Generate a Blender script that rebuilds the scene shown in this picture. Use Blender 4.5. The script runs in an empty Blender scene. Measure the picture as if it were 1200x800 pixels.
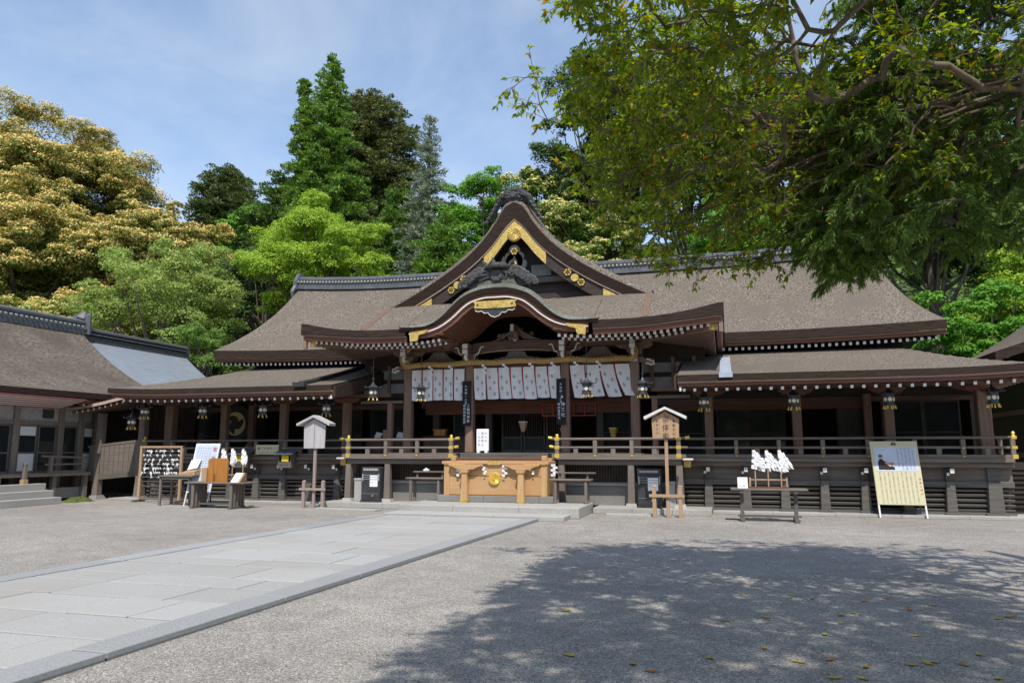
import bpy, bmesh, math, random
import numpy as np
from mathutils import Vector, Matrix
R = math.radians
SC = bpy.context.scene
COL = SC.collection

# ------------------------------------------------------------------ camera
cam_data = bpy.data.cameras.new('camera')
cam = bpy.data.objects.new('camera', cam_data)
COL.objects.link(cam)
cam.location = (0, 0, 1.6)
PITCH = math.atan(127.5 / 870.0)
cam.rotation_euler = (math.pi / 2 + PITCH, 0, R(16))
cam_data.sensor_width = 36.0
cam_data.lens = 36.0 * 870.0 / 1200.0
cam_data.clip_start = 0.05
cam_data.clip_end = 2000
SC.camera = cam

# ------------------------------------------------------------------ sun, sky, exposure
SUN = Vector((0.32, -1.0, 1.62)).normalized()
sun_data = bpy.data.lights.new('sun', 'SUN')
sun = bpy.data.objects.new('sun', sun_data)
COL.objects.link(sun)
sun.location = SUN * 60
sun.rotation_euler = SUN.to_track_quat('Z', 'Y').to_euler()
sun_data.energy = 3.2
sun_data.angle = R(0.55)
sun_data.color = (1.0, 0.955, 0.88)
w = bpy.data.worlds.new('World')
SC.world = w
w.use_nodes = True
nt = w.node_tree
nt.nodes.clear()
wo = nt.nodes.new('ShaderNodeOutputWorld')
bg = nt.nodes.new('ShaderNodeBackground')
sky = nt.nodes.new('ShaderNodeTexSky')
sky.sky_type = 'NISHITA'
sky.sun_disc = False
sky.sun_elevation = math.asin(SUN.z)
sky.sun_rotation = math.atan2(SUN.x, SUN.y)
sky.air_density = 1.0
sky.dust_density = 0.5
sky.ozone_density = 0.9
bg.inputs['Strength'].default_value = 0.15
# thin veils of cloud over the clear sky
tc = nt.nodes.new('ShaderNodeTexCoord')
mp = nt.nodes.new('ShaderNodeMapping')
mp.inputs['Scale'].default_value = (1.5, 1.5, 2.6)
mp.inputs['Rotation'].default_value = (0.25, 0.35, 0.3)
n1 = nt.nodes.new('ShaderNodeTexNoise')
n1.inputs['Scale'].default_value = 2.1
n1.inputs['Detail'].default_value = 9.0
n1.inputs['Roughness'].default_value = 0.58
n1.inputs['Distortion'].default_value = 0.5
rp = nt.nodes.new('ShaderNodeValToRGB')
rp.color_ramp.elements[0].position = 0.36
rp.color_ramp.elements[0].color = (0.03, 0.03, 0.03, 1)
rp.color_ramp.elements[1].position = 0.72
rp.color_ramp.elements[1].color = (0.42, 0.42, 0.42, 1)
mx = nt.nodes.new('ShaderNodeMix')
mx.data_type = 'RGBA'
mx.inputs['B'].default_value = (4.0, 4.4, 4.75, 1)
L_ = nt.links.new
L_(tc.outputs['Generated'], mp.inputs['Vector'])
L_(mp.outputs['Vector'], n1.inputs['Vector'])
L_(n1.outputs['Fac'], rp.inputs['Fac'])
L_(rp.outputs['Color'], mx.inputs['Factor'])
L_(sky.outputs['Color'], mx.inputs['A'])
L_(mx.outputs['Result'], bg.inputs['Color'])
L_(bg.outputs['Background'], wo.inputs['Surface'])
SC.view_settings.view_transform = 'Standard'
SC.view_settings.look = 'None'
SC.view_settings.gamma = 1.0
SC.view_settings.use_curve_mapping = False
SC.view_settings.exposure = 0.55
try:
    SC.cycles.max_bounces = 8
    SC.cycles.transparent_max_bounces = 6
    SC.cycles.diffuse_bounces = 4
except Exception:
    pass

# ------------------------------------------------------------------ materials
def new_mat(name):
    m = bpy.data.materials.new(name)
    m.use_nodes = True
    b = m.node_tree.nodes['Principled BSDF']
    return m, m.node_tree, b

def setspec(b, v):
    b.inputs['Specular IOR Level'].default_value = v

def plain(name, col, rough=0.7, metal=0.0, spec=0.3):
    m, t, b = new_mat(name)
    b.inputs['Base Color'].default_value = (*col, 1)
    b.inputs['Roughness'].default_value = rough
    b.inputs['Metallic'].default_value = metal
    setspec(b, spec)
    return m

def noisy(name, c0, c1, scale=(8, 8, 8), detail=6, rough=0.75, bump=0.0, bscale=None, spec=0.25, metal=0.0,
          lo=0.3, hi=0.7, c2=None, big=0.0, bdist=0.01, island=0.0):
    """two colours mixed by a noise stretched by scale (object coordinates); optional larger patches and bump"""
    m, t, b = new_mat(name)
    N = t.nodes.new
    tc = N('ShaderNodeTexCoord')
    mp = N('ShaderNodeMapping')
    mp.inputs['Scale'].default_value = scale
    t.links.new(tc.outputs['Object'], mp.inputs['Vector'])
    n = N('ShaderNodeTexNoise')
    n.inputs['Scale'].default_value = 1.0
    n.inputs['Detail'].default_value = detail
    n.inputs['Roughness'].default_value = 0.65
    t.links.new(mp.outputs['Vector'], n.inputs['Vector'])
    r = N('ShaderNodeValToRGB')
    r.color_ramp.elements[0].position = lo
    r.color_ramp.elements[0].color = (*c0, 1)
    r.color_ramp.elements[1].position = hi
    r.color_ramp.elements[1].color = (*c1, 1)
    t.links.new(n.outputs['Fac'], r.inputs['Fac'])
    col = r.outputs['Color']
    if c2 is not None:
        n2 = N('ShaderNodeTexNoise')
        n2.inputs['Scale'].default_value = big
        n2.inputs['Detail'].default_value = 5
        t.links.new(tc.outputs['Object'], n2.inputs['Vector'])
        r2 = N('ShaderNodeValToRGB')
        r2.color_ramp.elements[0].position = 0.42
        r2.color_ramp.elements[1].position = 0.68
        t.links.new(n2.outputs['Fac'], r2.inputs['Fac'])
        x = N('ShaderNodeMix')
        x.data_type = 'RGBA'
        t.links.new(r2.outputs['Color'], x.inputs['Factor'])
        t.links.new(col, x.inputs['A'])
        x.inputs['B'].default_value = (*c2, 1)
        col = x.outputs['Result']
    if island > 0:
        g = N('ShaderNodeNewGeometry')
        ma = N('ShaderNodeMapRange')
        ma.inputs['To Min'].default_value = 1 - island
        ma.inputs['To Max'].default_value = 1 + island
        t.links.new(g.outputs['Random Per Island'], ma.inputs['Value'])
        h = N('ShaderNodeHueSaturation')
        t.links.new(ma.outputs['Result'], h.inputs['Value'])
        t.links.new(col, h.inputs['Color'])
        col = h.outputs['Color']
        fr = N('ShaderNodeMath'); fr.operation = 'FRACT'
        mu = N('ShaderNodeMath'); mu.operation = 'MULTIPLY'; mu.inputs[1].default_value = 7.31
        t.links.new(g.outputs['Random Per Island'], mu.inputs[0]); t.links.new(mu.outputs[0], fr.inputs[0])
        xx = N('ShaderNodeMix'); xx.data_type = 'RGBA'; xx.blend_type = 'MULTIPLY'
        t.links.new(fr.outputs[0], xx.inputs['Factor']); t.links.new(col, xx.inputs['A'])
        xx.inputs['B'].default_value = (1.0, 0.983, 0.955, 1)
        col = xx.outputs['Result']
    t.links.new(col, b.inputs['Base Color'])
    b.inputs['Roughness'].default_value = rough
    b.inputs['Metallic'].default_value = metal
    setspec(b, spec)
    if bump > 0:
        bp = N('ShaderNodeBump')
        bp.inputs['Strength'].default_value = bump
        bp.inputs['Distance'].default_value = bdist
        if bscale:
            n3 = N('ShaderNodeTexNoise')
            n3.inputs['Scale'].default_value = bscale
            n3.inputs['Detail'].default_value = 4
            t.links.new(tc.outputs['Object'], n3.inputs['Vector'])
            t.links.new(n3.outputs['Fac'], bp.inputs['Height'])
        else:
            t.links.new(n.outputs['Fac'], bp.inputs['Height'])
        t.links.new(bp.outputs['Normal'], b.inputs['Normal'])
    return m

def leaf_mat(name, c0, c1, trans=0.3, rough=0.55, spec=0.25, yellow=None):
    """leaf colour varies leaf by leaf; part of the light passes through"""
    c0 = tuple(min(.8, v * 1.4) for v in c0); c1 = tuple(min(.8, v * 1.4) for v in c1)
    m, t, b = new_mat(name)
    N = t.nodes.new
    g = N('ShaderNodeNewGeometry')
    r = N('ShaderNodeValToRGB')
    r.color_ramp.elements[0].position = 0.0
    r.color_ramp.elements[0].color = (*c0, 1)
    r.color_ramp.elements[1].position = 0.93 if yellow else 1.0
    r.color_ramp.elements[1].color = (*c1, 1)
    if yellow:
        e = r.color_ramp.elements.new(0.965)
        e.color = (*yellow, 1)
    t.links.new(g.outputs['Random Per Island'], r.inputs['Fac'])
    t.links.new(r.outputs['Color'], b.inputs['Base Color'])
    b.inputs['Roughness'].default_value = rough
    setspec(b, spec)
    tr = N('ShaderNodeBsdfTranslucent')
    h = N('ShaderNodeHueSaturation')
    h.inputs['Saturation'].default_value = 1.15
    h.inputs['Value'].default_value = 1.5
    t.links.new(r.outputs['Color'], h.inputs['Color'])
    t.links.new(h.outputs['Color'], tr.inputs['Color'])
    mxs = N('ShaderNodeMixShader')
    mxs.inputs['Fac'].default_value = trans
    out = t.nodes['Material Output']
    t.links.new(b.outputs['BSDF'], mxs.inputs[1])
    t.links.new(tr.outputs['BSDF'], mxs.inputs[2])
    t.links.new(mxs.outputs['Shader'], out.inputs['Surface'])
    return m

M = {}
M['wood'] = noisy('wood', (0.165, 0.092, 0.064), (0.32, 0.195, 0.14), (16, 16, 1.2), rough=0.62, bump=0.15, c2=(0.22, 0.16, 0.13), big=1.3)
M['wood_x'] = noisy('wood_lengthwise', (0.095, 0.056, 0.042), (0.19, 0.115, 0.085), (1.0, 18, 18), rough=0.62, bump=0.15, c2=(0.10, 0.07, 0.056), big=1.3)
M['wood_red'] = noisy('reddish_board', (0.115, 0.048, 0.031), (0.20, 0.09, 0.056), (1.2, 20, 20), rough=0.6, bump=0.1)
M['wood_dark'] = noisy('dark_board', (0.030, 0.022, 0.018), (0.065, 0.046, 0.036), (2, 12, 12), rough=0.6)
M['wood_grey'] = noisy('weathered_wood', (0.12, 0.10, 0.085), (0.24, 0.20, 0.172), (1.2, 22, 22), rough=0.8, bump=0.2, c2=(0.16, 0.125, 0.10), big=0.9)
M['wood_grey_v'] = noisy('weathered_post', (0.13, 0.108, 0.092), (0.25, 0.21, 0.18), (22, 22, 1.2), rough=0.8, bump=0.2, c2=(0.17, 0.14, 0.115), big=0.9)
M['wood_slat'] = noisy('slat_wood', (0.085, 0.078, 0.070), (0.155, 0.142, 0.126), (1.2, 22, 22), rough=0.8, bump=0.2)
M['wood_edge'] = noisy('pale_eave_board', (0.36, 0.24, 0.18), (0.52, 0.38, 0.30), (1.2, 22, 22), rough=0.7)
M['cypress'] = noisy('fresh_cypress', (0.43, 0.255, 0.12), (0.58, 0.37, 0.195), (1.3, 16, 24), rough=0.5, bump=0.05, c2=(0.45, 0.255, 0.11), big=0.8)
M['cypress_v'] = noisy('fresh_cypress_post', (0.43, 0.25, 0.11), (0.58, 0.37, 0.18), (24, 24, 1.4), rough=0.5, bump=0.05)
M['orange_wood'] = noisy('amber_board', (0.33, 0.125, 0.028), (0.45, 0.205, 0.055), (20, 20, 1.5), rough=0.45)
M['tan_wood'] = noisy('tan_board', (0.34, 0.215, 0.125), (0.50, 0.335, 0.205), (24, 24, 1.5), rough=0.7)
M['rose_wood'] = noisy('rosy_weathered_post', (0.26, 0.195, 0.175), (0.38, 0.30, 0.27), (24, 24, 1.5), rough=0.8, bump=0.15)
M['silver_wood'] = noisy('silvered_board', (0.36, 0.335, 0.335), (0.55, 0.52, 0.52), (30, 30, 1.5), rough=0.8, bump=0.15)
M['thatch'] = noisy('bark_thatch', (0.064, 0.053, 0.042), (0.27, 0.226, 0.184), (21, 21, 16), detail=4, rough=0.95, bump=0.9, bscale=20, c2=(0.142, 0.119, 0.096), lo=.38, hi=.64, big=0.9, spec=0.05, bdist=0.03)
M['thatch_old'] = noisy('old_bark_thatch', (0.052, 0.043, 0.035), (0.23, 0.195, 0.16), (15, 7, 13), detail=5, rough=0.95, bump=0.9, bscale=14, c2=(0.10, 0.083, 0.068), big=0.6, spec=0.05, bdist=0.03)
M['thatch_grey'] = noisy('grey_bark_thatch', (0.095, 0.095, 0.082), (0.25, 0.245, 0.22), (14, 9, 9), detail=4, rough=0.95, bump=0.8, bscale=18, c2=(0.10, 0.10, 0.075), big=1.2, spec=0.05, bdist=0.02)
M['thatch_patch'] = noisy('renewed_bark', (0.105, 0.066, 0.048), (0.225, 0.15, 0.115), (16, 6, 9), detail=4, rough=0.95, bump=0.6, bscale=18, spec=0.05)
M['thatch_edge'] = noisy('cut_bark_edge', (0.020, 0.015, 0.013), (0.064, 0.043, 0.033), (3, 3, 60), detail=3, rough=0.9, bump=0.5, spec=0.05)
M['white'] = plain('white_paint', (0.80, 0.79, 0.76), 0.6)
M['offwhite'] = noisy('worn_white_paint', (0.60, 0.54, 0.50), (0.78, 0.75, 0.72), (9, 9, 9), rough=0.7)
M['paper'] = plain('white_paper', (0.82, 0.82, 0.83), 0.8)
M['cream_paper'] = plain('cream_paper', (0.62, 0.57, 0.37), 0.7)
M['print_blue'] = noisy('pale_blue_print', (0.50, 0.56, 0.68), (0.62, 0.68, 0.78), (3, 3, 3), rough=0.6)
M['ink'] = plain('ink', (0.03, 0.028, 0.03), 0.7)
M['faint_ink'] = plain('faint_ink', (0.20, 0.20, 0.24), 0.7)
M['red_ink'] = plain('red_ink', (0.42, 0.04, 0.07), 0.7)
M['white_ink'] = plain('white_lettering', (0.80, 0.86, 0.88), 0.7)
M['cloth'] = noisy('white_cloth', (0.74, 0.735, 0.74), (0.83, 0.825, 0.82), (3, 3, 3), rough=0.9)
M['cloth_mark'] = plain('grey_dye', (0.36, 0.36, 0.38), 0.9)
M['cloth_red'] = plain('red_cord_cloth', (0.36, 0.035, 0.04), 0.85)
M['gold'] = noisy('gilt_metal', (0.36, 0.24, 0.05), (0.74, 0.53, 0.16), (18, 18, 18), rough=0.5, metal=0.3, bump=0.9, bscale=26, spec=0.5)
M['brass'] = plain('bright_brass', (0.78, 0.54, 0.11), 0.36, 0.45, 0.5)
M['iron'] = noisy('blackened_metal', (0.022, 0.023, 0.025), (0.055, 0.056, 0.058), (9, 9, 9), rough=0.5, spec=0.4)
M['bronze'] = noisy('bronze', (0.05, 0.055, 0.065), (0.12, 0.125, 0.135), (20, 20, 20), rough=0.45, metal=0.5, spec=0.5)
M['lamp_paper'] = plain('lamp_paper', (0.82, 0.76, 0.58), 0.5)
M['verdigris'] = noisy('grey_patina_copper', (0.19, 0.215, 0.25), (0.28, 0.315, 0.35), (1.5, 1.5, 14), rough=0.55, metal=0.1, c2=(0.235, 0.255, 0.29), big=0.5)
M['sheet_blue'] = noisy('pale_zinc', (0.33, 0.37, 0.45), (0.48, 0.52, 0.60), (6, 6, 6), rough=0.5, metal=0.2)
M['tile'] = noisy('roof_tile', (0.06, 0.063, 0.07), (0.15, 0.155, 0.17), (6, 6, 6), rough=0.5, spec=0.4, c2=(0.09, 0.093, 0.10), big=2)
M['tile_dark'] = noisy('dark_roof_tile', (0.028, 0.028, 0.028), (0.12, 0.118, 0.112), (12, 12, 12), rough=0.8, bump=0.7, spec=0.2)
M['plaster'] = plain('plaster', (0.62, 0.62, 0.60), 0.9)
M['plaster_grey'] = noisy('shade_grey_plaster', (0.25, 0.245, 0.24), (0.36, 0.355, 0.35), (4, 4, 4), rough=0.9)  # grey plaster, lowered so its colour carries the shade under the awning
M['stone'] = noisy('granite', (0.30, 0.29, 0.27), (0.46, 0.445, 0.415), (30, 30, 30), rough=0.8, c2=(0.33, 0.31, 0.28), big=0.8, bump=0.15)
M['stone_dark'] = noisy('dark_granite', (0.18, 0.175, 0.165), (0.28, 0.27, 0.255), (25, 25, 25), rough=0.8, c2=(0.20, 0.19, 0.17), big=0.9)
M['slab'] = noisy('paving_granite', (0.26, 0.258, 0.25), (0.46, 0.455, 0.44), (70, 70, 70), detail=4, rough=0.75, c2=(0.34, 0.325, 0.30), big=0.55, bump=0.15, island=0.075)
M['slab_edge'] = noisy('border_granite', (0.215, 0.22, 0.225), (0.36, 0.365, 0.365), (50, 50, 50), detail=3, rough=0.75, c2=(0.30, 0.305, 0.305), big=0.7, island=0.09)
M['joint'] = plain('joint_sand', (0.07, 0.065, 0.056), 0.95)
M['glass_dark'] = plain('dark_glass', (0.018, 0.022, 0.022), 0.07, 0, 0.45)
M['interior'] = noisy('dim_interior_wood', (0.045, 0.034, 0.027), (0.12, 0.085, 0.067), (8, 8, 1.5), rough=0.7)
M['green_panel'] = noisy('dull_green_door', (0.055, 0.060, 0.048), (0.085, 0.09, 0.072), (12, 12, 1.2), rough=0.6)
M['red_paint'] = plain('red_lacquer', (0.40, 0.06, 0.04), 0.5)
M['rope'] = noisy('straw_rope', (0.33, 0.20, 0.07), (0.58, 0.40, 0.17), (30, 30, 30), rough=0.85, bump=0.4)
M['bark'] = noisy('tree_bark', (0.075, 0.058, 0.045), (0.17, 0.14, 0.11), (9, 9, 2.5), rough=0.9, bump=0.6)
M['bark_pale'] = noisy('pale_bark', (0.10, 0.078, 0.058), (0.21, 0.17, 0.13), (9, 9, 3), rough=0.9, bump=0.5)
M['flesh'] = plain('printed_flesh', (0.55, 0.35, 0.26), 0.7)
M['moss'] = noisy('moss', (0.05, 0.075, 0.018), (0.11, 0.135, 0.04), (12, 12, 12), rough=0.95, bump=0.6)
M['stripe_red'] = plain('awning_dark_red', (0.34, 0.12, 0.12), 0.5)
M['stripe_pale'] = plain('awning_pale', (0.80, 0.74, 0.72), 0.5)
M['black'] = plain('black_board', (0.012, 0.012, 0.014), 0.6)
M['pale_gilt'] = plain('pale_gilt', (0.72, 0.60, 0.30), 0.5)
M['yellow'] = plain('yellow_slip', (0.75, 0.55, 0.03), 0.6)

# ------------------------------------------------------------------ mesh helper
class MB:
    def __init__(s):
        s.v = []; s.f = []; s.m = []
    def add(s, verts, faces, mi=0):
        o = len(s.v)
        s.v.extend([tuple(p) for p in verts])
        for f in faces:
            s.f.append(tuple(i + o for i in f))
            s.m.append(mi)
        return s
    def box(s, x0, x1, y0, y1, z0, z1, mi=0, front=None):
        v = [(x0, y0, z0), (x1, y0, z0), (x1, y1, z0), (x0, y1, z0), (x0, y0, z1), (x1, y0, z1), (x1, y1, z1), (x0, y1, z1)]
        o = len(s.v)
        s.v.extend(v)
        for k, f in enumerate([(0, 3, 2, 1), (4, 5, 6, 7), (0, 1, 5, 4), (1, 2, 6, 5), (2, 3, 7, 6), (3, 0, 4, 7)]):
            s.f.append(tuple(i + o for i in f))
            s.m.append(front if (front is not None and k == 2) else mi)
        return s
    def bar(s, p, q, wd, h, mi=0, up=(0, 0, 1), tip=None, w2=None, h2=None):
        p = Vector(p); q = Vector(q); d = (q - p).normalized(); u = Vector(up)
        sd = d.cross(u)
        if sd.length < 1e-4:
            u = Vector((0, 1, 0)); sd = d.cross(u)
        sd.normalize(); u = sd.cross(d)
        w2 = wd if w2 is None else w2; h2 = h if h2 is None else h2
        vs = [p + sd * a * wd / 2 + u * b * h / 2 for a, b in ((-1, -1), (1, -1), (1, 1), (-1, 1))] + \
             [q + sd * a * w2 / 2 + u * b * h2 / 2 for a, b in ((-1, -1), (1, -1), (1, 1), (-1, 1))]
        o = len(s.v)
        s.v.extend([tuple(x) for x in vs])
        for k, f in enumerate([(0, 1, 2, 3), (7, 6, 5, 4), (0, 4, 5, 1), (1, 5, 6, 2), (2, 6, 7, 3), (3, 7, 4, 0)]):
            s.f.append(tuple(i + o for i in f))
            s.m.append(tip if (tip is not None and k == 0) else mi)
        return s
    def loft(s, rings, closed=True, caps=True, mi=0, capmi=None):
        n = len(rings[0]); o = len(s.v)
        for r in rings:
            s.v.extend([tuple(p) for p in r])
        for i in range(len(rings) - 1):
            for j in range(n if closed else n - 1):
                a = o + i * n + j; b = o + i * n + (j + 1) % n
                s.f.append((a, b, b + n, a + n)); s.m.append(mi)
        if caps and closed:
            c = mi if capmi is None else capmi
            s.f.append(tuple(o + j for j in range(n - 1, -1, -1))); s.m.append(c)
            s.f.append(tuple(o + (len(rings) - 1) * n + j for j in range(n))); s.m.append(c)
        return s
    def tube(s, pts, r, n=8, mi=0, caps=True):
        pts = [Vector(p) for p in pts]
        rs = r if isinstance(r, (list, tuple)) else [r] * len(pts)
        rings = []; prev = None
        for i, p in enumerate(pts):
            d = (pts[min(i + 1, len(pts) - 1)] - pts[max(i - 1, 0)]).normalized()
            if prev is None:
                a = d.cross(Vector((0, 0, 1)))
                if a.length < 1e-3:
                    a = d.cross(Vector((1, 0, 0)))
            else:
                a = prev - d * prev.dot(d)
            a.normalize(); prev = a
            b = d.cross(a)
            rings.append([p + (a * math.cos(t) + b * math.sin(t)) * rs[i] for t in [2 * math.pi * k / n for k in range(n)]])
        return s.loft(rings, True, caps, mi)
    def lathe(s, c, prof, n=12, mi=0, caps=True):
        rings = [[(c[0] + r * math.cos(2 * math.pi * k / n), c[1] + r * math.sin(2 * math.pi * k / n), c[2] + z) for k in range(n)] for r, z in prof]
        return s.loft(rings, True, caps, mi)
    def prism(s, poly, axis, c0, c1, mi=0, capmi=None):
        def mk(a, b, c):
            return {'x': (c, a, b), 'y': (a, c, b), 'z': (a, b, c)}[axis]
        return s.loft([[mk(a, b, c0) for a, b in poly], [mk(a, b, c1) for a, b in poly]], True, True, mi, capmi)
    def grid(s, fn, us, vs, mi=0):
        o = len(s.v); n = len(vs)
        for u in us:
            for v in vs:
                s.v.append(tuple(fn(u, v)))
        for i in range(len(us) - 1):
            for j in range(n - 1):
                a = o + i * n + j
                s.f.append((a, a + n, a + n + 1, a + 1)); s.m.append(mi)
        return s
    def shell(s, fn, us, vs, thick, mi=0, edge=1, under=1, inset=0.06):
        """a curved slab: top surface fn(u,v), its cut edge, and its underside"""
        T = [[Vector(fn(u, v)) for v in vs] for u in us]
        nu, nv = len(us), len(vs)
        c = (T[0][0] + T[-1][0] + T[0][-1] + T[-1][-1]) / 4
        th = thick if callable(thick) else (lambda p: thick)
        B = [[p - Vector((0, 0, th(p))) for p in row] for row in T]
        o = len(s.v)
        for row in T:
            s.v.extend([tuple(p) for p in row])
        o2 = len(s.v)
        for row in B:
            s.v.extend([tuple(p) for p in row])
        for i in range(nu - 1):
            for j in range(nv - 1):
                a = o + i * nv + j
                s.f.append((a, a + nv, a + nv + 1, a + 1)); s.m.append(mi)
                a = o2 + i * nv + j
                s.f.append((a + 1, a + nv + 1, a + nv, a)); s.m.append(under)
        loop = [(i, 0) for i in range(nu)] + [(nu - 1, j) for j in range(1, nv)] + [(i, nv - 1) for i in range(nu - 2, -1, -1)] + [(0, j) for j in range(nv - 2, 0, -1)]
        for k in range(len(loop)):
            a = loop[k]; b = loop[(k + 1) % len(loop)]
            ia = a[0] * nv + a[1]; ib = b[0] * nv + b[1]
            s.f.append((o + ib, o + ia, o2 + ia, o2 + ib)); s.m.append(edge)
        return s
    def build(s, name, mats, parent=None, smooth=None, bevel=0.0, local=False):
        if not isinstance(mats, (list, tuple)):
            mats = [mats]
        off = Vector((0, 0, 0))
        if parent is not None and not local:
            q = parent
            while q is not None:
                off += q.location; q = q.parent
        me = bpy.data.meshes.new(name)
        me.from_pydata([(v[0] - off.x, v[1] - off.y, v[2] - off.z) for v in s.v], [], s.f)
        for m in mats:
            me.materials.append(M[m] if isinstance(m, str) else m)
        me.polygons.foreach_set('material_index', s.m)
        bm = bmesh.new(); bm.from_mesh(me)
        bmesh.ops.recalc_face_normals(bm, faces=bm.faces)
        bm.to_mesh(me); bm.free()
        if smooth is not None:
            me.polygons.foreach_set('use_smooth', [True] * len(me.polygons))
            me.set_sharp_from_angle(angle=R(smooth))
        me.update()
        ob = bpy.data.objects.new(name, me)
        COL.objects.link(ob)
        if parent is not None:
            ob.parent = parent
        if bevel > 0:
            bv = ob.modifiers.new('edge', 'BEVEL')
            bv.width = bevel; bv.segments = 1; bv.limit_method = 'ANGLE'; bv.angle_limit = R(40)
        return ob

def tag(o, label=None, cat=None, group=None, kind=None):
    if label: o['label'] = label
    if cat: o['category'] = cat
    if group: o['group'] = group
    if kind: o['kind'] = kind
    return o

def thing(name, label, cat, loc, group=None, rz=0.0):
    e = bpy.data.objects.new(name, None)
    COL.objects.link(e)
    e.empty_display_size = 0.2
    e.location = loc; e.rotation_euler = (0, 0, rz)
    return tag(e, label, cat, group)

def kids(o):
    return [c for c in bpy.data.objects if c.parent == o]

def copy_tree(o, parent=None, loc=None, rz=None, label=None):
    c = o.copy(); COL.objects.link(c); c.parent = parent
    if loc is not None: c.location = loc
    if rz is not None: c.rotation_euler = (0, 0, rz)
    if label: c['label'] = label
    for ch in kids(o):
        copy_tree(ch, c)
    return c

_glyph = {}
def glyph(ch):
    if ch not in _glyph:
        cu = bpy.data.curves.new('lettering', 'FONT'); cu.body = ch; cu.size = 1.0
        cu.align_x = 'CENTER'; cu.resolution_u = 2
        ob = bpy.data.objects.new('lettering', cu); COL.objects.link(ob)
        bpy.context.view_layer.update()
        me = ob.to_mesh()
        vs = [tuple(v.co) for v in me.vertices]; fs = [tuple(p.vertices) for p in me.polygons]
        ob.to_mesh_clear()
        bpy.data.objects.remove(ob); bpy.data.curves.remove(cu)
        if vs:
            ym = (min(v[1] for v in vs) + max(v[1] for v in vs)) / 2
            xm = (min(v[0] for v in vs) + max(v[0] for v in vs)) / 2
            vs = [(v[0] - xm, v[1] - ym) for v in vs]
        _glyph[ch] = (vs, fs)
    return _glyph[ch]

def letters(mb, text, org, right, up, size, step=None, vertical=True, mi=0, squash=1.0):
    """flat characters on the plane through org; vertical columns run down"""
    org = Vector(org); right = Vector(right).normalized(); up = Vector(up).normalized()
    step = step or size * 1.12
    for k, ch in enumerate(text):
        if ch in ' 　':
            continue
        vs, fs = glyph(ch)
        c = org - up * step * k if vertical else org + right * step * k
        mb.add([c + right * v[0] * size + up * v[1] * size * squash for v in vs], fs, mi)
    return mb

def lerp(a, b, t): return a + (b - a) * t
def lin(a, b, n): return [a + (b - a) * i / (n - 1) for i in range(n)]
def interp(tab, x):
    if x <= tab[0][0]: return tab[0][1]
    for (a, b), (c, d) in zip(tab, tab[1:]):
        if x <= c: return b + (d - b) * (x - a) / (c - a)
    return tab[-1][1]
def spline(tab, x):
    """smooth curve through the table (Catmull-Rom in x)"""
    n = len(tab)
    if x <= tab[0][0]: return tab[0][1]
    if x >= tab[-1][0]: return tab[-1][1]
    i = max(k for k in range(n - 1) if tab[k][0] <= x)
    def sl(k):
        a = tab[max(k - 1, 0)]; b = tab[min(k + 1, n - 1)]
        return (b[1] - a[1]) / (b[0] - a[0])
    x0, y0 = tab[i]; x1, y1 = tab[i + 1]; h = x1 - x0; t = (x - x0) / h
    return (2*t**3-3*t*t+1)*y0 + (t**3-2*t*t+t)*h*sl(i) + (-2*t**3+3*t*t)*y1 + (t**3-t*t)*h*sl(i+1)
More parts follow.
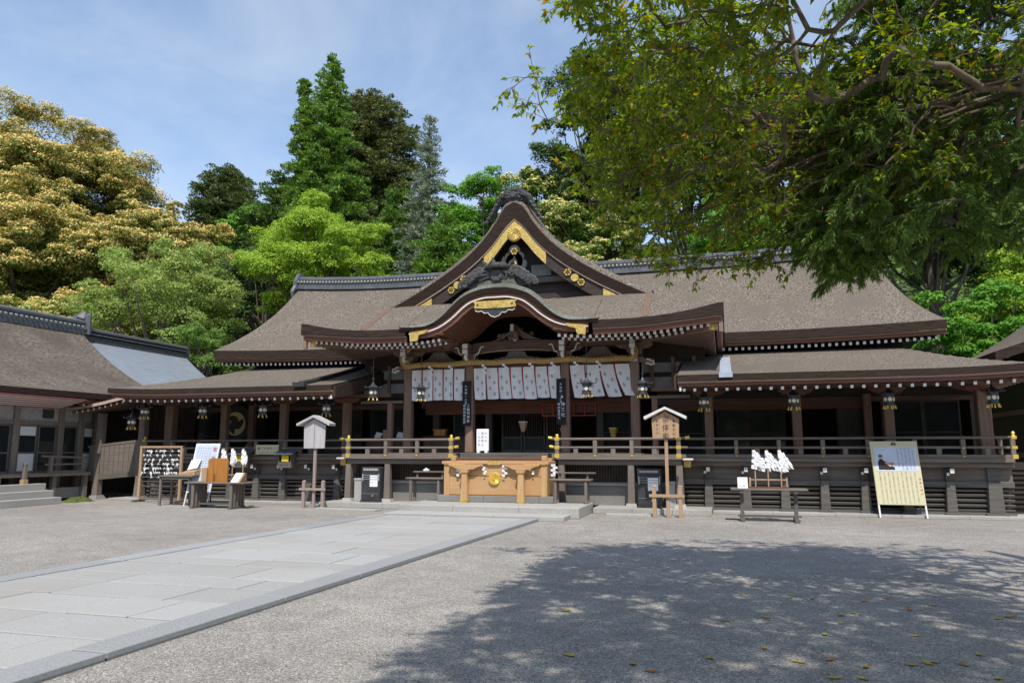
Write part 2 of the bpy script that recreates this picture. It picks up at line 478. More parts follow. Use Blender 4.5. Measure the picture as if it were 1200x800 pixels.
# ------------------------------------------------------------------ ground, paths, hill
rng = random.Random(7)
def gravel_mat():
    m, t, b = new_mat('gravel')
    N = t.nodes.new; Lk = t.links.new
    tc = N('ShaderNodeTexCoord')
    v = N('ShaderNodeTexVoronoi'); v.inputs['Scale'].default_value = 92
    v2 = N('ShaderNodeTexVoronoi'); v2.inputs['Scale'].default_value = 150
    n = N('ShaderNodeTexNoise'); n.inputs['Scale'].default_value = 0.35; n.inputs['Detail'].default_value = 6
    n2 = N('ShaderNodeTexNoise'); n2.inputs['Scale'].default_value = 2.4; n2.inputs['Detail'].default_value = 5
    for q in (v, v2, n, n2):
        Lk(tc.outputs['Object'], q.inputs['Vector'])
    sep = N('ShaderNodeSeparateColor'); Lk(v.outputs['Color'], sep.inputs['Color'])
    r = N('ShaderNodeValToRGB')
    e = r.color_ramp.elements
    e[0].position = 0.0; e[0].color = (0.105, 0.096, 0.085, 1)
    e[1].position = 1.0; e[1].color = (0.58, 0.535, 0.48, 1)
    for p, c in ((0.18, (0.215, 0.198, 0.177, 1)), (0.62, (0.305, 0.281, 0.252, 1)), (0.9, (0.375, 0.347, 0.312, 1))):
        k = e.new(p); k.color = c
    Lk(sep.outputs['Red'], r.inputs['Fac'])
    sep2 = N('ShaderNodeSeparateColor'); Lk(v2.outputs['Color'], sep2.inputs['Color'])
    mr = N('ShaderNodeMapRange'); mr.inputs['To Min'].default_value = 0.82; mr.inputs['To Max'].default_value = 1.18
    Lk(sep2.outputs['Green'], mr.inputs['Value'])
    mr2 = N('ShaderNodeMapRange'); mr2.inputs['From Min'].default_value = 0.3; mr2.inputs['From Max'].default_value = 0.7
    mr2.inputs['To Min'].default_value = 0.86; mr2.inputs['To Max'].default_value = 1.14
    Lk(n.outputs['Fac'], mr2.inputs['Value'])
    mr3 = N('ShaderNodeMapRange'); mr3.inputs['From Min'].default_value = 0.3; mr3.inputs['From Max'].default_value = 0.7
    mr3.inputs['To Min'].default_value = 0.88; mr3.inputs['To Max'].default_value = 1.12
    Lk(n2.outputs['Fac'], mr3.inputs['Value'])
    mu = N('ShaderNodeMath'); mu.operation = 'MULTIPLY'
    mu2 = N('ShaderNodeMath'); mu2.operation = 'MULTIPLY'
    Lk(mr.outputs['Result'], mu.inputs[0]); Lk(mr2.outputs['Result'], mu.inputs[1])
    Lk(mu.outputs[0], mu2.inputs[0]); Lk(mr3.outputs['Result'], mu2.inputs[1])
    h = N('ShaderNodeHueSaturation'); Lk(r.outputs['Color'], h.inputs['Color']); Lk(mu2.outputs[0], h.inputs['Value'])
    Lk(h.outputs['Color'], b.inputs['Base Color'])
    b.inputs['Roughness'].default_value = 0.9; setspec(b, 0.15)
    bp = N('ShaderNodeBump'); bp.inputs['Strength'].default_value = 0.85; bp.inputs['Distance'].default_value = 0.006
    inv = N('ShaderNodeMath'); inv.operation = 'SUBTRACT'; inv.inputs[0].default_value = 1.0
    Lk(v.outputs['Distance'], inv.inputs[1]); Lk(inv.outputs[0], bp.inputs['Height'])
    Lk(bp.outputs['Normal'], b.inputs['Normal'])
    return m
M['gravel'] = gravel_mat()
M['forest_floor'] = noisy('forest_floor', (0.028, 0.045, 0.012), (0.07, 0.095, 0.03), (1.5, 1.5, 1.5), rough=0.95, bump=0.8)

g = MB(); g.grid(lambda u, v: (u, v, 0.0), [-400, -60, -30, -10, 0, 10, 30, 60, 400], [-200, -20, 0, 5, 10, 15, 20, 30, 60, 400])
tag(g.build('ground', 'gravel'), kind='structure')

def hill_z(x, y):
    t = max(0.0, y - 31.5)
    z = 0.32 * t + 0.006 * t * t
    z = min(z, 20 + 0.05 * t)
    side = 0.18 * max(0.0, -x - 30)
    return min(z + side * min(1, t / 15), 30) + 0.5 * math.sin(x * 0.21) * min(1, t / 8) - 0.02
h = MB(); h.grid(lambda u, v: (u, v, hill_z(u, v)), lin(-150, 120, 46), lin(31, 160, 40))
tag(h.build('hill', 'forest_floor', smooth=60), kind='structure')

# the stone approach: border strips and slabs laid in running rows, on a bed of joint sand
PA = Vector((-8.98, 0.6)); PB = Vector((-8.33, 16.86))          # its far side from the camera
PC = Vector((-4.80, 0.6)); PD = Vector((-4.20, 16.86))          # its near side
def ppt(s, t, z):                                                # s across 0..1, t along 0..1
    a = PA.lerp(PB, t); b = PC.lerp(PD, t); p = a.lerp(b, s)
    return (p.x, p.y, z)
bed = MB(); bed.add([ppt(0, 0, 0.018), ppt(1, 0, 0.018), ppt(1, 1, 0.018), ppt(0, 1, 0.018)], [(0, 1, 2, 3)])
tag(bed.build('path_bed', 'joint'), kind='structure')
def slab_prism(mb, s0, s1, t0, t1, z0, z1, ds=0.0024, dt=0.0007, mi=0):
    c = [(s0 + ds, t0 + dt), (s1 - ds, t0 + dt), (s1 - ds, t1 - dt), (s0 + ds, t1 - dt)]
    b = [(s0 + ds * 2.4, t0 + dt * 2.4), (s1 - ds * 2.4, t0 + dt * 2.4), (s1 - ds * 2.4, t1 - dt * 2.4), (s0 + ds * 2.4, t1 - dt * 2.4)]
    lo = [ppt(s, t, z0) for s, t in c]; mid = [ppt(s, t, z1 - 0.006) for s, t in c]; hi = [ppt(s, t, z1) for s, t in b]
    mb.loft([lo, mid, hi], True, True, mi)
pv = MB(); BW = 0.085
rows = []
t = 0.0
while t < 0.999:
    d = rng.choice([0.036, 0.042, 0.047, 0.052])
    t2 = min(1.0, t + d)
    if 1 - t2 < 0.02: t2 = 1.0
    s = BW
    while s < 1 - BW - 1e-4:
        wd = rng.choice([0.17, 0.22, 0.27, 0.31, 0.36])
        s2 = s + wd
        if 1 - BW - s2 < 0.1: s2 = 1 - BW
        slab_prism(pv, s, s2, t, t2, 0.0, 0.055 + rng.uniform(-0.0025, 0.0025))
        s = s2
    t = t2
tag(pv.build('path', 'slab'), kind='structure')
eg = MB()
for s0, s1 in ((0, BW), (1 - BW, 1)):
    t = 0.0
    while t < 0.999:
        t2 = min(1.0, t + rng.uniform(0.09, 0.17))
        if 1 - t2 < 0.04: t2 = 1.0
        slab_prism(eg, s0, s1, t, t2, 0.0, 0.064, ds=0.0008)
        t = t2
tag(eg.build('path_kerb', 'slab_edge'), kind='structure')

st = MB()
for x0, x1 in ((-8.1, -6.75), (-6.746, -5.3), (-5.296, -3.62)):
    st.box(x0, x1, 16.9, 17.75, 0, 0.10)
tag(st.build('stone_apron', 'slab', bevel=0.008), kind='structure')
st = MB()
for x0, x1 in ((-8.05, -6.6), (-6.596, -4.9), (-4.896, -3.42)):
    st.box(x0, x1, 17.65, 19.6, 0.0, 0.25)
tag(st.build('stone_step', 'stone', bevel=0.012), kind='structure')
for nm, x0, x1 in (('stone_kerb', -3.38, -0.42), ('stone_kerb', -11.3, -8.09)):
    kb = MB(); x = x0
    while x < x1 - 0.01:
        x2 = min(x1, x + 1.0)
        if x1 - x2 < 0.4: x2 = x1
        kb.box(x + 0.002, x2 - 0.002, 19.32, 20.9, 0, 0.145); x = x2
    tag(kb.build(nm, 'stone', bevel=0.01), kind='structure')
for x0, x1 in ((-0.41, 7.0), (-19.4, -11.31)):
    kb = MB(); x = x0
    while x < x1 - 0.01:
        x2 = min(x1, x + 1.45)
        if x1 - x2 < 0.6: x2 = x1
        kb.box(x + 0.002, x2 - 0.002, 20.02, 20.9, 0, 0.075); x = x2
    tag(kb.build('foundation_kerb', 'stone', bevel=0.008), kind='structure')
# loose flat stones lying by the kerb
for pts, lab in ((((-2.95, 18.75), (-1.75, 18.82), (-1.85, 19.12), (-3.0, 19.05)), 'flat pale flagstone lying in the gravel before the kerb near the brown notice post'),
                 (((-10.95, 18.45), (-9.0, 18.25), (-8.95, 18.6), (-10.9, 18.75)), 'long flat stone slab in the gravel beside the grey notice post')):
    fs = MB(); fs.prism(pts, 'z', -0.01, 0.045)
    tag(fs.build('flagstone', 'stone', bevel=0.01), lab, 'flagstone')
# ------------------------------------------------------------------ the worship hall
XC = -5.92
hall = thing('worship_hall', 'wide dark timber worship hall with bark-thatched roofs and a curved gabled porch', 'shrine hall', (XC, 20.45, 0))
H = hall
def X(o): return XC + o

def boards(path, outs, t0, specs, name, parent):
    """boards under a thatch edge: path of top-edge points, outward vector of each, specs (material, setback, thickness, depth)"""
    for i, (mat, back, hgt, dep) in enumerate(specs):
        z = t0 + sum(q[2] for q in specs[:i])
        mb = MB(); rings = []
        for p, o in zip(path, outs):
            p = Vector(p); o = Vector((o[0], o[1], 0))
            rings.append([p - o * back - Vector((0, 0, z)), p - o * (back + dep) - Vector((0, 0, z)),
                          p - o * (back + dep) - Vector((0, 0, z + hgt)), p - o * back - Vector((0, 0, z + hgt))])
        mb.loft(rings); mb.build(name[i] if isinstance(name, (list, tuple)) else name, mat, parent)

# ---- substructure and veranda of the two wings
for sg in (1, -1):
    inn, out = 4.78, 12.42
    a, b = sorted((X(sg * inn), X(sg * out)))
    sl = MB()
    for z in (0.17, 0.29, 0.41, 0.53, 0.65):
        sl.bar((a, 20.52, z), (b, 20.52, z), 0.035, 0.055, 0, up=(0, -0.45, 1))
    sl.box(a, b, 20.43, 20.6, 0.076, 0.135)
    sl.build('lattice_slats', 'wood_slat', H)
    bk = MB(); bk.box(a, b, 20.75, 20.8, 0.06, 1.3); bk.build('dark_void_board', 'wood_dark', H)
    bm_ = MB(); bm_.box(a, b, 20.42, 20.66, 0.72, 0.86); bm_.build('sill_beam', 'wood_slat', H, bevel=0.01)
    pn = MB(); pn.box(a, b, 20.52, 20.60, 0.86, 1.20); pn.build('wall_panel', 'wood_grey', H)
    eb = MB(); eb.box(a, b, 20.33, 20.62, 1.20, 1.31); eb.build('edge_beam', 'wood_grey', H, bevel=0.01)
    fl = MB(); fl.box(a, b, 20.24, 25.6, 1.312, 1.405); fl.build('veranda_floor', 'wood_grey', H, bevel=0.008)
    n = 8
    for k in range(n):
        o = lerp(5.42, 12.0, k / 7.0) - (0 if k < 7 else 0.0)
        x = X(sg * o); wd = 0.30 if k == 7 else 0.2
        p = MB(); p.bar((x, 20.47, 0.13), (x, 20.47, 0.86), wd + 0.03, 0.2, 0, up=(0, 1, 0), w2=wd - 0.02, h2=0.18)
        p.box(x - wd * 0.8, x + wd * 0.8, 20.34, 20.56, 0.076, 0.13)
        p.box(x - wd / 2 + .02, x + wd / 2 - .02, 20.44, 20.53, 0.86, 1.2)
        p.build('wall_post', 'wood_slat', H, bevel=0.008)
        if k < 7:
            j = MB(); j.box(x - 0.045, x + 0.045, 20.16, 20.5, 1.06, 1.17, 0, front=1)
            j.box(x - 0.075 * sg - 0.03, x - 0.075 * sg + 0.03, 20.22, 20.5, 1.01, 1.075, 0, front=1)
            j.build('joist_end', ['wood_slat', 'offwhite'], H)
    # railing
    r = MB(); y = 20.33
    e0, e1 = sorted((X(sg * 4.85), X(sg * 12.5)))
    r.tube([(e0, y, 1.905), (e1, y, 1.905)], 0.034, 10)
    r.box(e0, e1, y - 0.03, y + 0.03, 1.645, 1.70)
    r.box(e0, e1, y - 0.045, y + 0.045, 1.41, 1.50)
    rail = r.build('railing', 'wood_grey', H, smooth=40)
    for k in range(7):
        x = X(sg * lerp(6.15, 12.42, k / 6.0)); 
        p = MB(); p.box(x - 0.05, x + 0.05, y - 0.05, y + 0.05, 1.50, 1.87); p.build('railing_post', 'wood_grey_v', rail, bevel=0.008)
        if k < 6:
            d = MB(); d.lathe((0, 0, 0), [(0.0, 0), (0.026, 0.0), (0.02, 0.014), (0, 0.018)], 10)
            for q in (1.66, 1.455):
                s = MB(); s.tube([(x, y - 0.051, q), (x, y - 0.066, q)], [0.028, 0.018], 10); s.build('brass_stud', 'brass', rail)
            x2 = X(sg * lerp(6.15, 12.42, (k + .5) / 6.0))
            p = MB(); p.box(x2 - 0.055, x2 + 0.055, y - 0.028, y + 0.028, 1.50, 1.645); p.build('short_post', 'wood_grey_v', rail)
    for q, hh in ((1.905, .07), (1.67, .07), (1.455, .1)):
        x = X(sg * 12.45)
        s = MB(); s.box(x - .055, x + .055, y - .056, y + .056, q - hh / 2, q + hh / 2); s.build('brass_band', 'brass', rail)
    s = MB(); s.lathe((X(sg * 12.45), y, 1.94), [(0.0, 0), (0.05, 0.0), (0.03, 0.03), (0.045, 0.06), (0.03, .10), (0, .12)], 12); s.build('finial', 'brass', rail, smooth=40)
    # return of the railing along the end of the wing
    xe = X(sg * 12.45)
    r = MB(); r.tube([(xe, 20.28, 1.905), (xe, 25, 1.905)], 0.034, 8); r.box(xe - .03, xe + .03, 20.4, 25, 1.645, 1.70); r.box(xe - .045, xe + .045, 20.4, 25, 1.41, 1.5)
    rr = r.build('end_railing', 'wood_grey', H)
    for k in range(4):
        p = MB(); yy = 21.3 + k; p.box(xe - .05, xe + .05, yy - .05, yy + .05, 1.5, 1.87); p.build('railing_post', 'wood_grey_v', rr)

# ---- columns, lintels and the dim interior of the wings
for sg in (1, -1):
    for o in (5.48, 7.72, 9.93, 12.08):
        x = X(sg * o); wd = 0.115 if o < 12 else 0.15
        c = MB(); c.box(x - wd, x + wd, 20.9, 20.9 + 2 * wd, 1.405, 3.12); c.build('column', 'wood', H, bevel=0.02)
        b = MB(); b.prism([(x - .44, 3.22), (x - .44, 3.17), (x - .34, 3.10), (x - .16, 3.07), (x + .16, 3.07), (x + .34, 3.10), (x + .44, 3.17), (x + .44, 3.22)], 'y', 20.9, 21.1)
        b.build('bracket_arm', 'wood_red', H, bevel=0.01)
    if True:
        x = X(sg * 9.60); c = MB(); c.box(x - .1, x + .1, 21.9, 22.1, 1.405, 3.12); c.build('column', 'wood', H, bevel=0.015)
    a, b = sorted((X(sg * 4.0), X(sg * 12.3)))
    l = MB(); l.box(a, b, 20.94, 21.08, 3.225, 3.33); l.build('eave_purlin', 'wood_x', H)
    l = MB(); l.box(a, b, 22.2, 22.34, 2.93, 3.06); l.box(a, b, 22.2, 22.36, 1.405, 1.47); l.build('lintel', 'wood_x', H)
    l = MB(); l.box(a, b, 22.24, 22.30, 3.06, 3.5); l.build('transom_board', 'wood_dark', H)
    if sg > 0:
        l = MB(); l.box(X(4.3), X(9.5), 22.21, 22.25, 2.74, 2.93); l.build('reed_blind', 'wood_red', H)
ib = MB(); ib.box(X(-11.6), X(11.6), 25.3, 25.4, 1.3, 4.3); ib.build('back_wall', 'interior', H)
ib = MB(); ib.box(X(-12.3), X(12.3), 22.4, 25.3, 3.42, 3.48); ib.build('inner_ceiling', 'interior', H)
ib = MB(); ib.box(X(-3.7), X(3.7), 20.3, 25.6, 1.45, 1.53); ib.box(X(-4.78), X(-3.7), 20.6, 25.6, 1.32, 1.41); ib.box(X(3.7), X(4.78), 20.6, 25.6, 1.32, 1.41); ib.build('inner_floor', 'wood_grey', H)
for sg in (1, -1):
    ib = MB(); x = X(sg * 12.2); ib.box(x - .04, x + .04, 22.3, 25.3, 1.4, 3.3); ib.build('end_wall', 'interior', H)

def door(x0, x1, z0, z1, y, kind, rows=2):
    f = MB(); t = 0.05
    f.box(x0, x0 + t, y - .02, y + .02, z0, z1); f.box(x1 - t, x1, y - .02, y + .02, z0, z1)
    f.box(x0 + t, x1 - t, y - .02, y + .02, z0, z0 + t); f.box(x0 + t, x1 - t, y - .02, y + .02, z1 - t, z1)
    if kind == 'glass' and rows == 2:
        zm = lerp(z0, z1, 0.42); f.box(x0 + t, x1 - t, y - .018, y + .018, zm - .02, zm + .02)
    d = f.build('sliding_door', 'wood_dark', H)
    p = MB(); p.box(x0 + t, x1 - t, y - .006, y + .006, z0 + t, z1 - t)
    p.build('pane' if kind == 'glass' else 'door_panel', 'glass_dark' if kind == 'glass' else 'green_panel', d)
for a, b, k in ((5.65, 6.58, 'glass'), (6.60, 7.53, 'glass'), (8.85, 9.5, 'panel'), (9.98, 11.0, 'glass'), (11.02, 11.9, 'glass'),
                (-7.0, -6.3, 'panel'), (-7.55, -7.02, 'panel'), (-12.0, -11.2, 'glass'), (-6.28, -5.6, 'glass'), (4.0, 5.3, 'glass'), (-5.3, -4.55, 'glass'), (-4.5, -3.75, 'glass'), (-2.4, -1.75, 'glass'), (2.35, 3.2, 'glass')):
    door(X(a), X(b), 1.55 if abs(a) < 3.5 else 1.47, 2.93, 22.28, k)

# ---- the forward verandas of the porch, either side of the offering box
for sg in (1, -1):
    a, b = sorted((X(sg * 1.50), X(sg * 4.80)))
    f = MB(); f.box(a, b, 19.68, 20.42, 1.36, 1.405); f.build('porch_floor', 'wood_grey', H, bevel=0.006)
    f = MB(); f.box(a + .03, b - .03, 19.78, 19.92, 1.22, 1.358); f.box(a + .03, b - .03, 20.25, 20.4, 1.22, 1.358); f.build('floor_beam', 'wood_grey', H, bevel=0.008)
    for o in (1.62, 3.48, 4.72):
        x = X(sg * o)
        p = MB(); p.bar((x, 19.85, 0.24), (x, 19.85, 1.22), 0.19, 0.17, 0, up=(0, 1, 0), w2=.16, h2=.15); p.build('porch_post', 'wood_grey_v', H, bevel=0.008)
        q = MB(); q.bar((x, 19.85, 0.146), (x, 19.85, 0.24), 0.32, 0.3, 0, up=(0, 1, 0), w2=.24, h2=.22); q.build('post_stone', 'stone', H)
    w_ = MB(); w_.box(a, b, 20.28, 20.36, 0.146, 0.76); w_.build('stone_base', 'stone_dark', H)
    w_ = MB(); w_.box(a, b, 20.22, 20.40, 0.665, 0.73); w_.build('stone_coping', 'stone', H)
    gl = MB()
    k = 0
    x = a + .05
    while x < b - .03:
        gl.box(x, x + 0.018, 20.33, 20.35, 0.76, 1.22); x += 0.075
    gl.build('grille', 'wood_slat', H)
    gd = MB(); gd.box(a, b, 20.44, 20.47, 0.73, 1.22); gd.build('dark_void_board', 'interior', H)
    y = 19.76
    r = MB(); i0 = X(sg * 1.30); e1 = X(sg * 4.98)
    r.tube([(i0 - sg * .0, y, 1.935), (X(sg * 1.42), y, 1.905), (X(sg * 1.6), y, 1.90), (X(sg * 4.7), y, 1.90), (e1, y, 1.935)], 0.036, 10)
    r.tube([(X(sg * 1.33), y, 1.70), (X(sg * 1.5), y, 1.675), (X(sg * 4.95), y, 1.675)], 0.030, 8)
    r.bar((X(sg * 1.38), y, 1.455), (X(sg * 4.9), y, 1.455), 0.1, 0.09)
    rail = r.build('porch_railing', 'wood_grey', H, smooth=40)
    for o in (1.52, 2.55, 3.52, 4.72):
        x = X(sg * o); p = MB(); p.box(x - .052, x + .052, y - .052, y + .052, 1.5, 1.865); p.build('railing_post', 'wood_grey_v', rail, bevel=0.008)
        if o in (2.55, 3.52):
            for q in (1.455,):
                s = MB(); s.tube([(x, y - 0.052, q), (x, y - 0.07, q)], [0.032, 0.02], 10); s.build('brass_stud', 'brass', rail)
        else:
            for q, hh in ((1.905, .085), (1.675, .085), (1.455, .11)):
                s = MB(); s.box(x - .065, x + .065, y - .06, y + .06, q - hh / 2, q + hh / 2); s.build('brass_band', 'brass', rail, bevel=0.006)
            s = MB(); s.lathe((x, y, 1.945), [(0.0, 0), (0.045, 0.0), (0.03, 0.02), (0.05, 0.05), (0.03, .085), (0, .10)], 12); s.build('finial', 'brass', rail, smooth=40)
    for o in (2.03, 3.03, 4.1):
        x = X(sg * o); p = MB(); p.box(x - .06, x + .06, y - .03, y + .03, 1.5, 1.645); p.build('short_post', 'wood_grey_v', rail)
    for o, z, sgn in ((1.31, 1.937, 1), (1.34, 1.70, 1), (4.97, 1.935, -1)):
        x = X(sg * o); s = MB(); s.tube([(x - sg * sgn * .03, y, z + .006), (x + sg * sgn * .075, y, z - .012)], 0.042, 10); s.build('brass_cap', 'brass', rail, smooth=40)
    # end beam nose with a brass shoe, at the outer corner
    s = MB(); x = X(sg * 4.92); s.box(x - .09, x + .09, 19.83, 20.0, 1.17, 1.35); s.build('brass_shoe', 'gold', H, bevel=0.01)
    s = MB(); x = X(sg * 4.82); s.box(min(x, x + sg * .25), max(x, x + sg * .25), 19.7, 20.2, 1.355, 1.40); s.build('beam_cap', 'offwhite', H)

# threshold between the two verandas, and the plinth behind the offering box
t_ = MB(); t_.box(X(-1.49), X(1.49), 20.06, 20.32, 1.34, 1.53); t_.build('threshold', 'wood_slat', H, bevel=0.01)
t_ = MB(); t_.box(X(-1.5), X(1.5), 20.0, 20.3, 0.25, 1.34); t_.build('front_board', 'wood_dark', H)

# ---- porch columns and their bracket work
for o in (-3.48, -1.47, 1.47, 3.48):
    x = X(o)
    c = MB(); c.box(x - .125, x + .125, 21.08, 21.33, 1.53, 4.30); c.build('porch_column', 'wood', H, bevel=0.022)
for o in (-2.95, -1.2, 1.2, 2.3, 3.3):
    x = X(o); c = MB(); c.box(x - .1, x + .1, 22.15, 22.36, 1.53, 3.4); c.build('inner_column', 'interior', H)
for a, b in ((-1.08, -.40), (-.36, .36), (.40, 1.08)):
    f = MB()
    f.box(X(a), X(a) + .05, 23.2, 23.24, 1.53, 2.93); f.box(X(b) - .05, X(b), 23.2, 23.24, 1.53, 2.93); f.box(X(a) + .05, X(b) - .05, 23.2, 23.24, 2.87, 2.93); f.box(X(a) + .05, X(b) - .05, 23.2, 23.24, 1.53, 1.62); f.box(X(a) + .05, X(b) - .05, 23.2, 23.24, 1.98, 2.04)
    d = f.build('lattice_door', 'wood_grey_v', H)
    f = MB(); n_ = 8
    for k in range(1, n_):
        x = lerp(X(a) + .05, X(b) - .05, k / n_); f.box(x - .009, x + .009, 23.205, 23.235, 2.04, 2.87)
    f.build('lattice', 'wood_grey_v', d)
    f = MB(); f.box(X(a) + .05, X(b) - .05, 23.215, 23.225, 1.62, 1.98); f.build('door_panel', 'green_panel', d)
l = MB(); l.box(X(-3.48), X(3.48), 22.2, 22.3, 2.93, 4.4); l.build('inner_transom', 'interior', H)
l = MB(); l.box(X(-3.3), X(3.3), 22.14, 22.18, 2.72, 3.12); l.build('reed_blind', 'wood_red', H)

for sg in (1, -1):
    for a, b in ((1.595, 3.355),):
        l = MB(); p, q = sorted((X(sg * a), X(sg * b))); l.box(p, q, 21.12, 21.28, 4.03, 4.27); l.build('tie_beam', 'wood_x', H, bevel=0.01)
        l = MB(); l.box(p, q, 21.1, 21.3, 4.60, 4.86); l.build('tie_beam', 'wood_x', H, bevel=0.01)
        for k in (-.28, 0, .28):
            s = MB(); xm = (p + q) / 2 + k; s.box(xm - .09, xm + .09, 21.07, 21.102, 4.70, 4.77); s.build('gilt_plate', 'gold', H)
    # frog-leg strut of the side bay
    xm = X(sg * 2.48)
    fr = MB(); fr.prism([(xm - .55, 4.28), (xm - .5, 4.34), (xm - .36, 4.38), (xm - .27, 4.50), (xm - .16, 4.585), (xm + .16, 4.585), (xm + .27, 4.50), (xm + .36, 4.38), (xm + .5, 4.34), (xm + .55, 4.28)], 'y', 21.15, 21.25)
    fr.build('frog_leg_strut', 'wood_grey_v', H, bevel=0.01)
l = MB(); l.box(X(-1.345), X(1.345), 21.12, 21.28, 4.03, 4.27); l.build('tie_beam', 'wood_x', H, bevel=0.01)
# arched rainbow beam of the middle bay with a pale chamfer
def arch_poly(h0, h1, rise, n=17, wd=1.36):
    top = [(X(lerp(-wd, wd, i / (n - 1))), h1 + rise * (1 - (2 * i / (n - 1) - 1) ** 2)) for i in range(n)]
    bot = [(X(lerp(-wd, wd, i / (n - 1))), h0 + rise * (1 - abs(2 * i / (n - 1) - 1) ** 3)) for i in range(n)]
    return bot + top[::-1]
l = MB(); l.prism(arch_poly(4.50, 4.80, 0.05), 'y', 21.08, 21.3); l.build('rainbow_beam', 'wood_x', H)
l = MB(); l.prism(arch_poly(4.485, 4.515, 0.05, wd=1.05), 'y', 21.06, 21.1); l.build('beam_chamfer', 'wood_edge', H)
# carved frog-leg strut under it, and the scrollwork strut above it
def scroll_poly(pts, cx):
    P = [(cx + a, b) for a, b in pts]
    return P + [(cx - a, b) for a, b in reversed(pts) if abs(a) > 1e-6]
fr = MB(); fr.prism(scroll_poly([(-.72, 4.28), (-.66, 4.33), (-.55, 4.315), (-.46, 4.36), (-.36, 4.35), (-.29, 4.41), (-.25, 4.50), (-.13, 4.52)], X(.02)), 'y', 21.06, 21.18)
fr.build('frog_leg_strut', 'wood_grey_v', H, bevel=0.008)
sc_ = MB(); rr = random.Random(3)
for sg in (1, -1):
    for k in range(17):
        o = rr.uniform(.06, .62); z = 4.86 + rr.uniform(0, 1) * (0.42 - 0.5 * o)
        n = 11; r0 = rr.uniform(.05, .085); ph = rr.uniform(0, 6.28)
        sc_.tube([(X(sg * o) + r0 * (1 - i / n * .75) * math.cos(ph + i * .62), 21.12 + rr.uniform(-.02, .02), z + r0 * (1 - i / n * .75) * math.sin(ph + i * .62)) for i in range(n)], 0.019, 6)
    sc_.tube([(X(0), 21.12, 5.28), (X(sg * .25), 21.12, 5.06), (X(sg * .5), 21.12, 4.92), (X(sg * .75), 21.12, 4.84)], [.05, .04, .035, .02], 6)
sc_.build('scroll_carving', 'wood_grey_v', H, smooth=60)
s = MB(); s.prism([(X(-.06), 4.86), (X(.06), 4.86), (X(.085), 5.2), (X(-.085), 5.2)], 'y', 21.0, 21.2); s.build('king_strut', 'wood', H)

def nosing(x, y, z, ln, hgt, wd, name, mats, dirx=0):
    """carved beam end with a curled snout; painted pale along its face"""
    prof = [(0, 0), (.25, .02), (.45, -.12), (.62, -.10), (.8, -.26), (1.0, -.18), (.96, .12), (.84, .02), (.72, .22), (.5, .26), (.3, .48), (0, .55)]
    mb = MB()
    if dirx == 0:
        mb.loft([[(x - wd / 2, y - a * ln, z + b * hgt) for a, b in prof], [(x + wd / 2, y - a * ln, z + b * hgt) for a, b in prof]])
    else:
        mb.loft([[(x + dirx * a * ln, y - wd / 2, z + b * hgt) for a, b in prof], [(x + dirx * a * ln, y + wd / 2, z + b * hgt) for a, b in prof]])
    ob = mb.build(name, mats, H, bevel=0.008)
    ed = MB()
    q = prof[2:10]
    if dirx == 0:
        ed.tube([(x, y - a * ln - .004, z + b * hgt) for a, b in q], wd * .42, 6)
    else:
        ed.tube([(x + dirx * a * ln * 1.01, y - wd * .32, z + b * hgt) for a, b in q], wd * .26, 6)
    ed.build('painted_rim', 'white', ob)

for o in (-3.48, -1.47, 1.47, 3.48):
    x = X(o)
    nosing(x, 21.08, 4.36, .34, .26, .12, 'carved_nosing', 'wood')
    b = MB()
    b.prism([(x - .20, 4.38), (x - .13, 4.30), (x + .13, 4.30), (x + .20, 4.38), (x + .2, 4.46), (x - .2, 4.46)], 'y', 21.0, 21.4)
    b.build('bearing_block', 'wood', H)
    ar = MB()
    ar.prism([(x - .52, 4.63), (x - .52, 4.57), (x - .40, 4.49), (x - .2, 4.47), (x + .2, 4.47), (x + .4, 4.49), (x + .52, 4.57), (x + .52, 4.63)], 'y', 21.13, 21.27)
    ar.build('bracket_arm', 'wood', H)
    ya = MB(); ya.loft([[(x - .06, yy, zz) for yy, zz in ((21.3, 4.63), (20.72, 4.63), (20.72, 4.57), (20.85, 4.48), (21.3, 4.46))], [(x + .06, yy, zz) for yy, zz in ((21.3, 4.63), (20.72, 4.63), (20.72, 4.57), (20.85, 4.48), (21.3, 4.46))]])
    ya.build('bracket_arm', 'wood', H)
    for dx, yy in ((-.44, 21.2), (.44, 21.2), (0, 20.8), (0, 21.2)):
        k = MB(); k.bar((x + dx, yy, 4.63), (x + dx, yy, 4.76), .12, .12, 0, up=(0, 1, 0), w2=.18, h2=.18); k.build('bearing_block', 'wood', H)
    for zz in (4.50, 4.66):
        k = MB(); k.box(x - .075, x + .075, 20.655, 20.715, zz - .06, zz + .07); k.build('painted_end', 'white', H)
    sg = 1 if o > 0 else -1
    if abs(o) > 3:
        nosing(x + sg * .125, 21.2, 4.08, .42, .3, .12, 'carved_nosing', 'wood', dirx=sg)
        for zz in (4.16, 4.30, 4.44):
            k = MB(); k.box(x + sg * .02 - .07, x + sg * .02 + .07, 20.98, 21.075, zz - .055, zz + .055); k.build('painted_end', 'white', H)
    else:
        for d in (1, -1):
            n_ = MB()
            pts = [(x + d * (.13 + .30 * t), 21.09 - .02 * math.sin(t * 6), 4.33 + .42 * t ** .8 + .05 * math.sin(t * 11)) for t in lin(0, 1, 12)]
            n_.tube(pts, [.05 - .025 * t for t in lin(0, 1, 12)], 6); n_.build('cloud_bracket', 'wood', H, smooth=60)
            n_ = MB(); n_.tube([(p[0] + d * .035, p[1] - .035, p[2] - .015) for p in pts], .022, 5); n_.build('painted_rim', 'white', H)
k = MB(); k.box(X(-.05), X(.05), 20.62, 20.99, 5.06, 5.26, 0, front=1); k.build('painted_strut_end', ['wood', 'offwhite'], H)
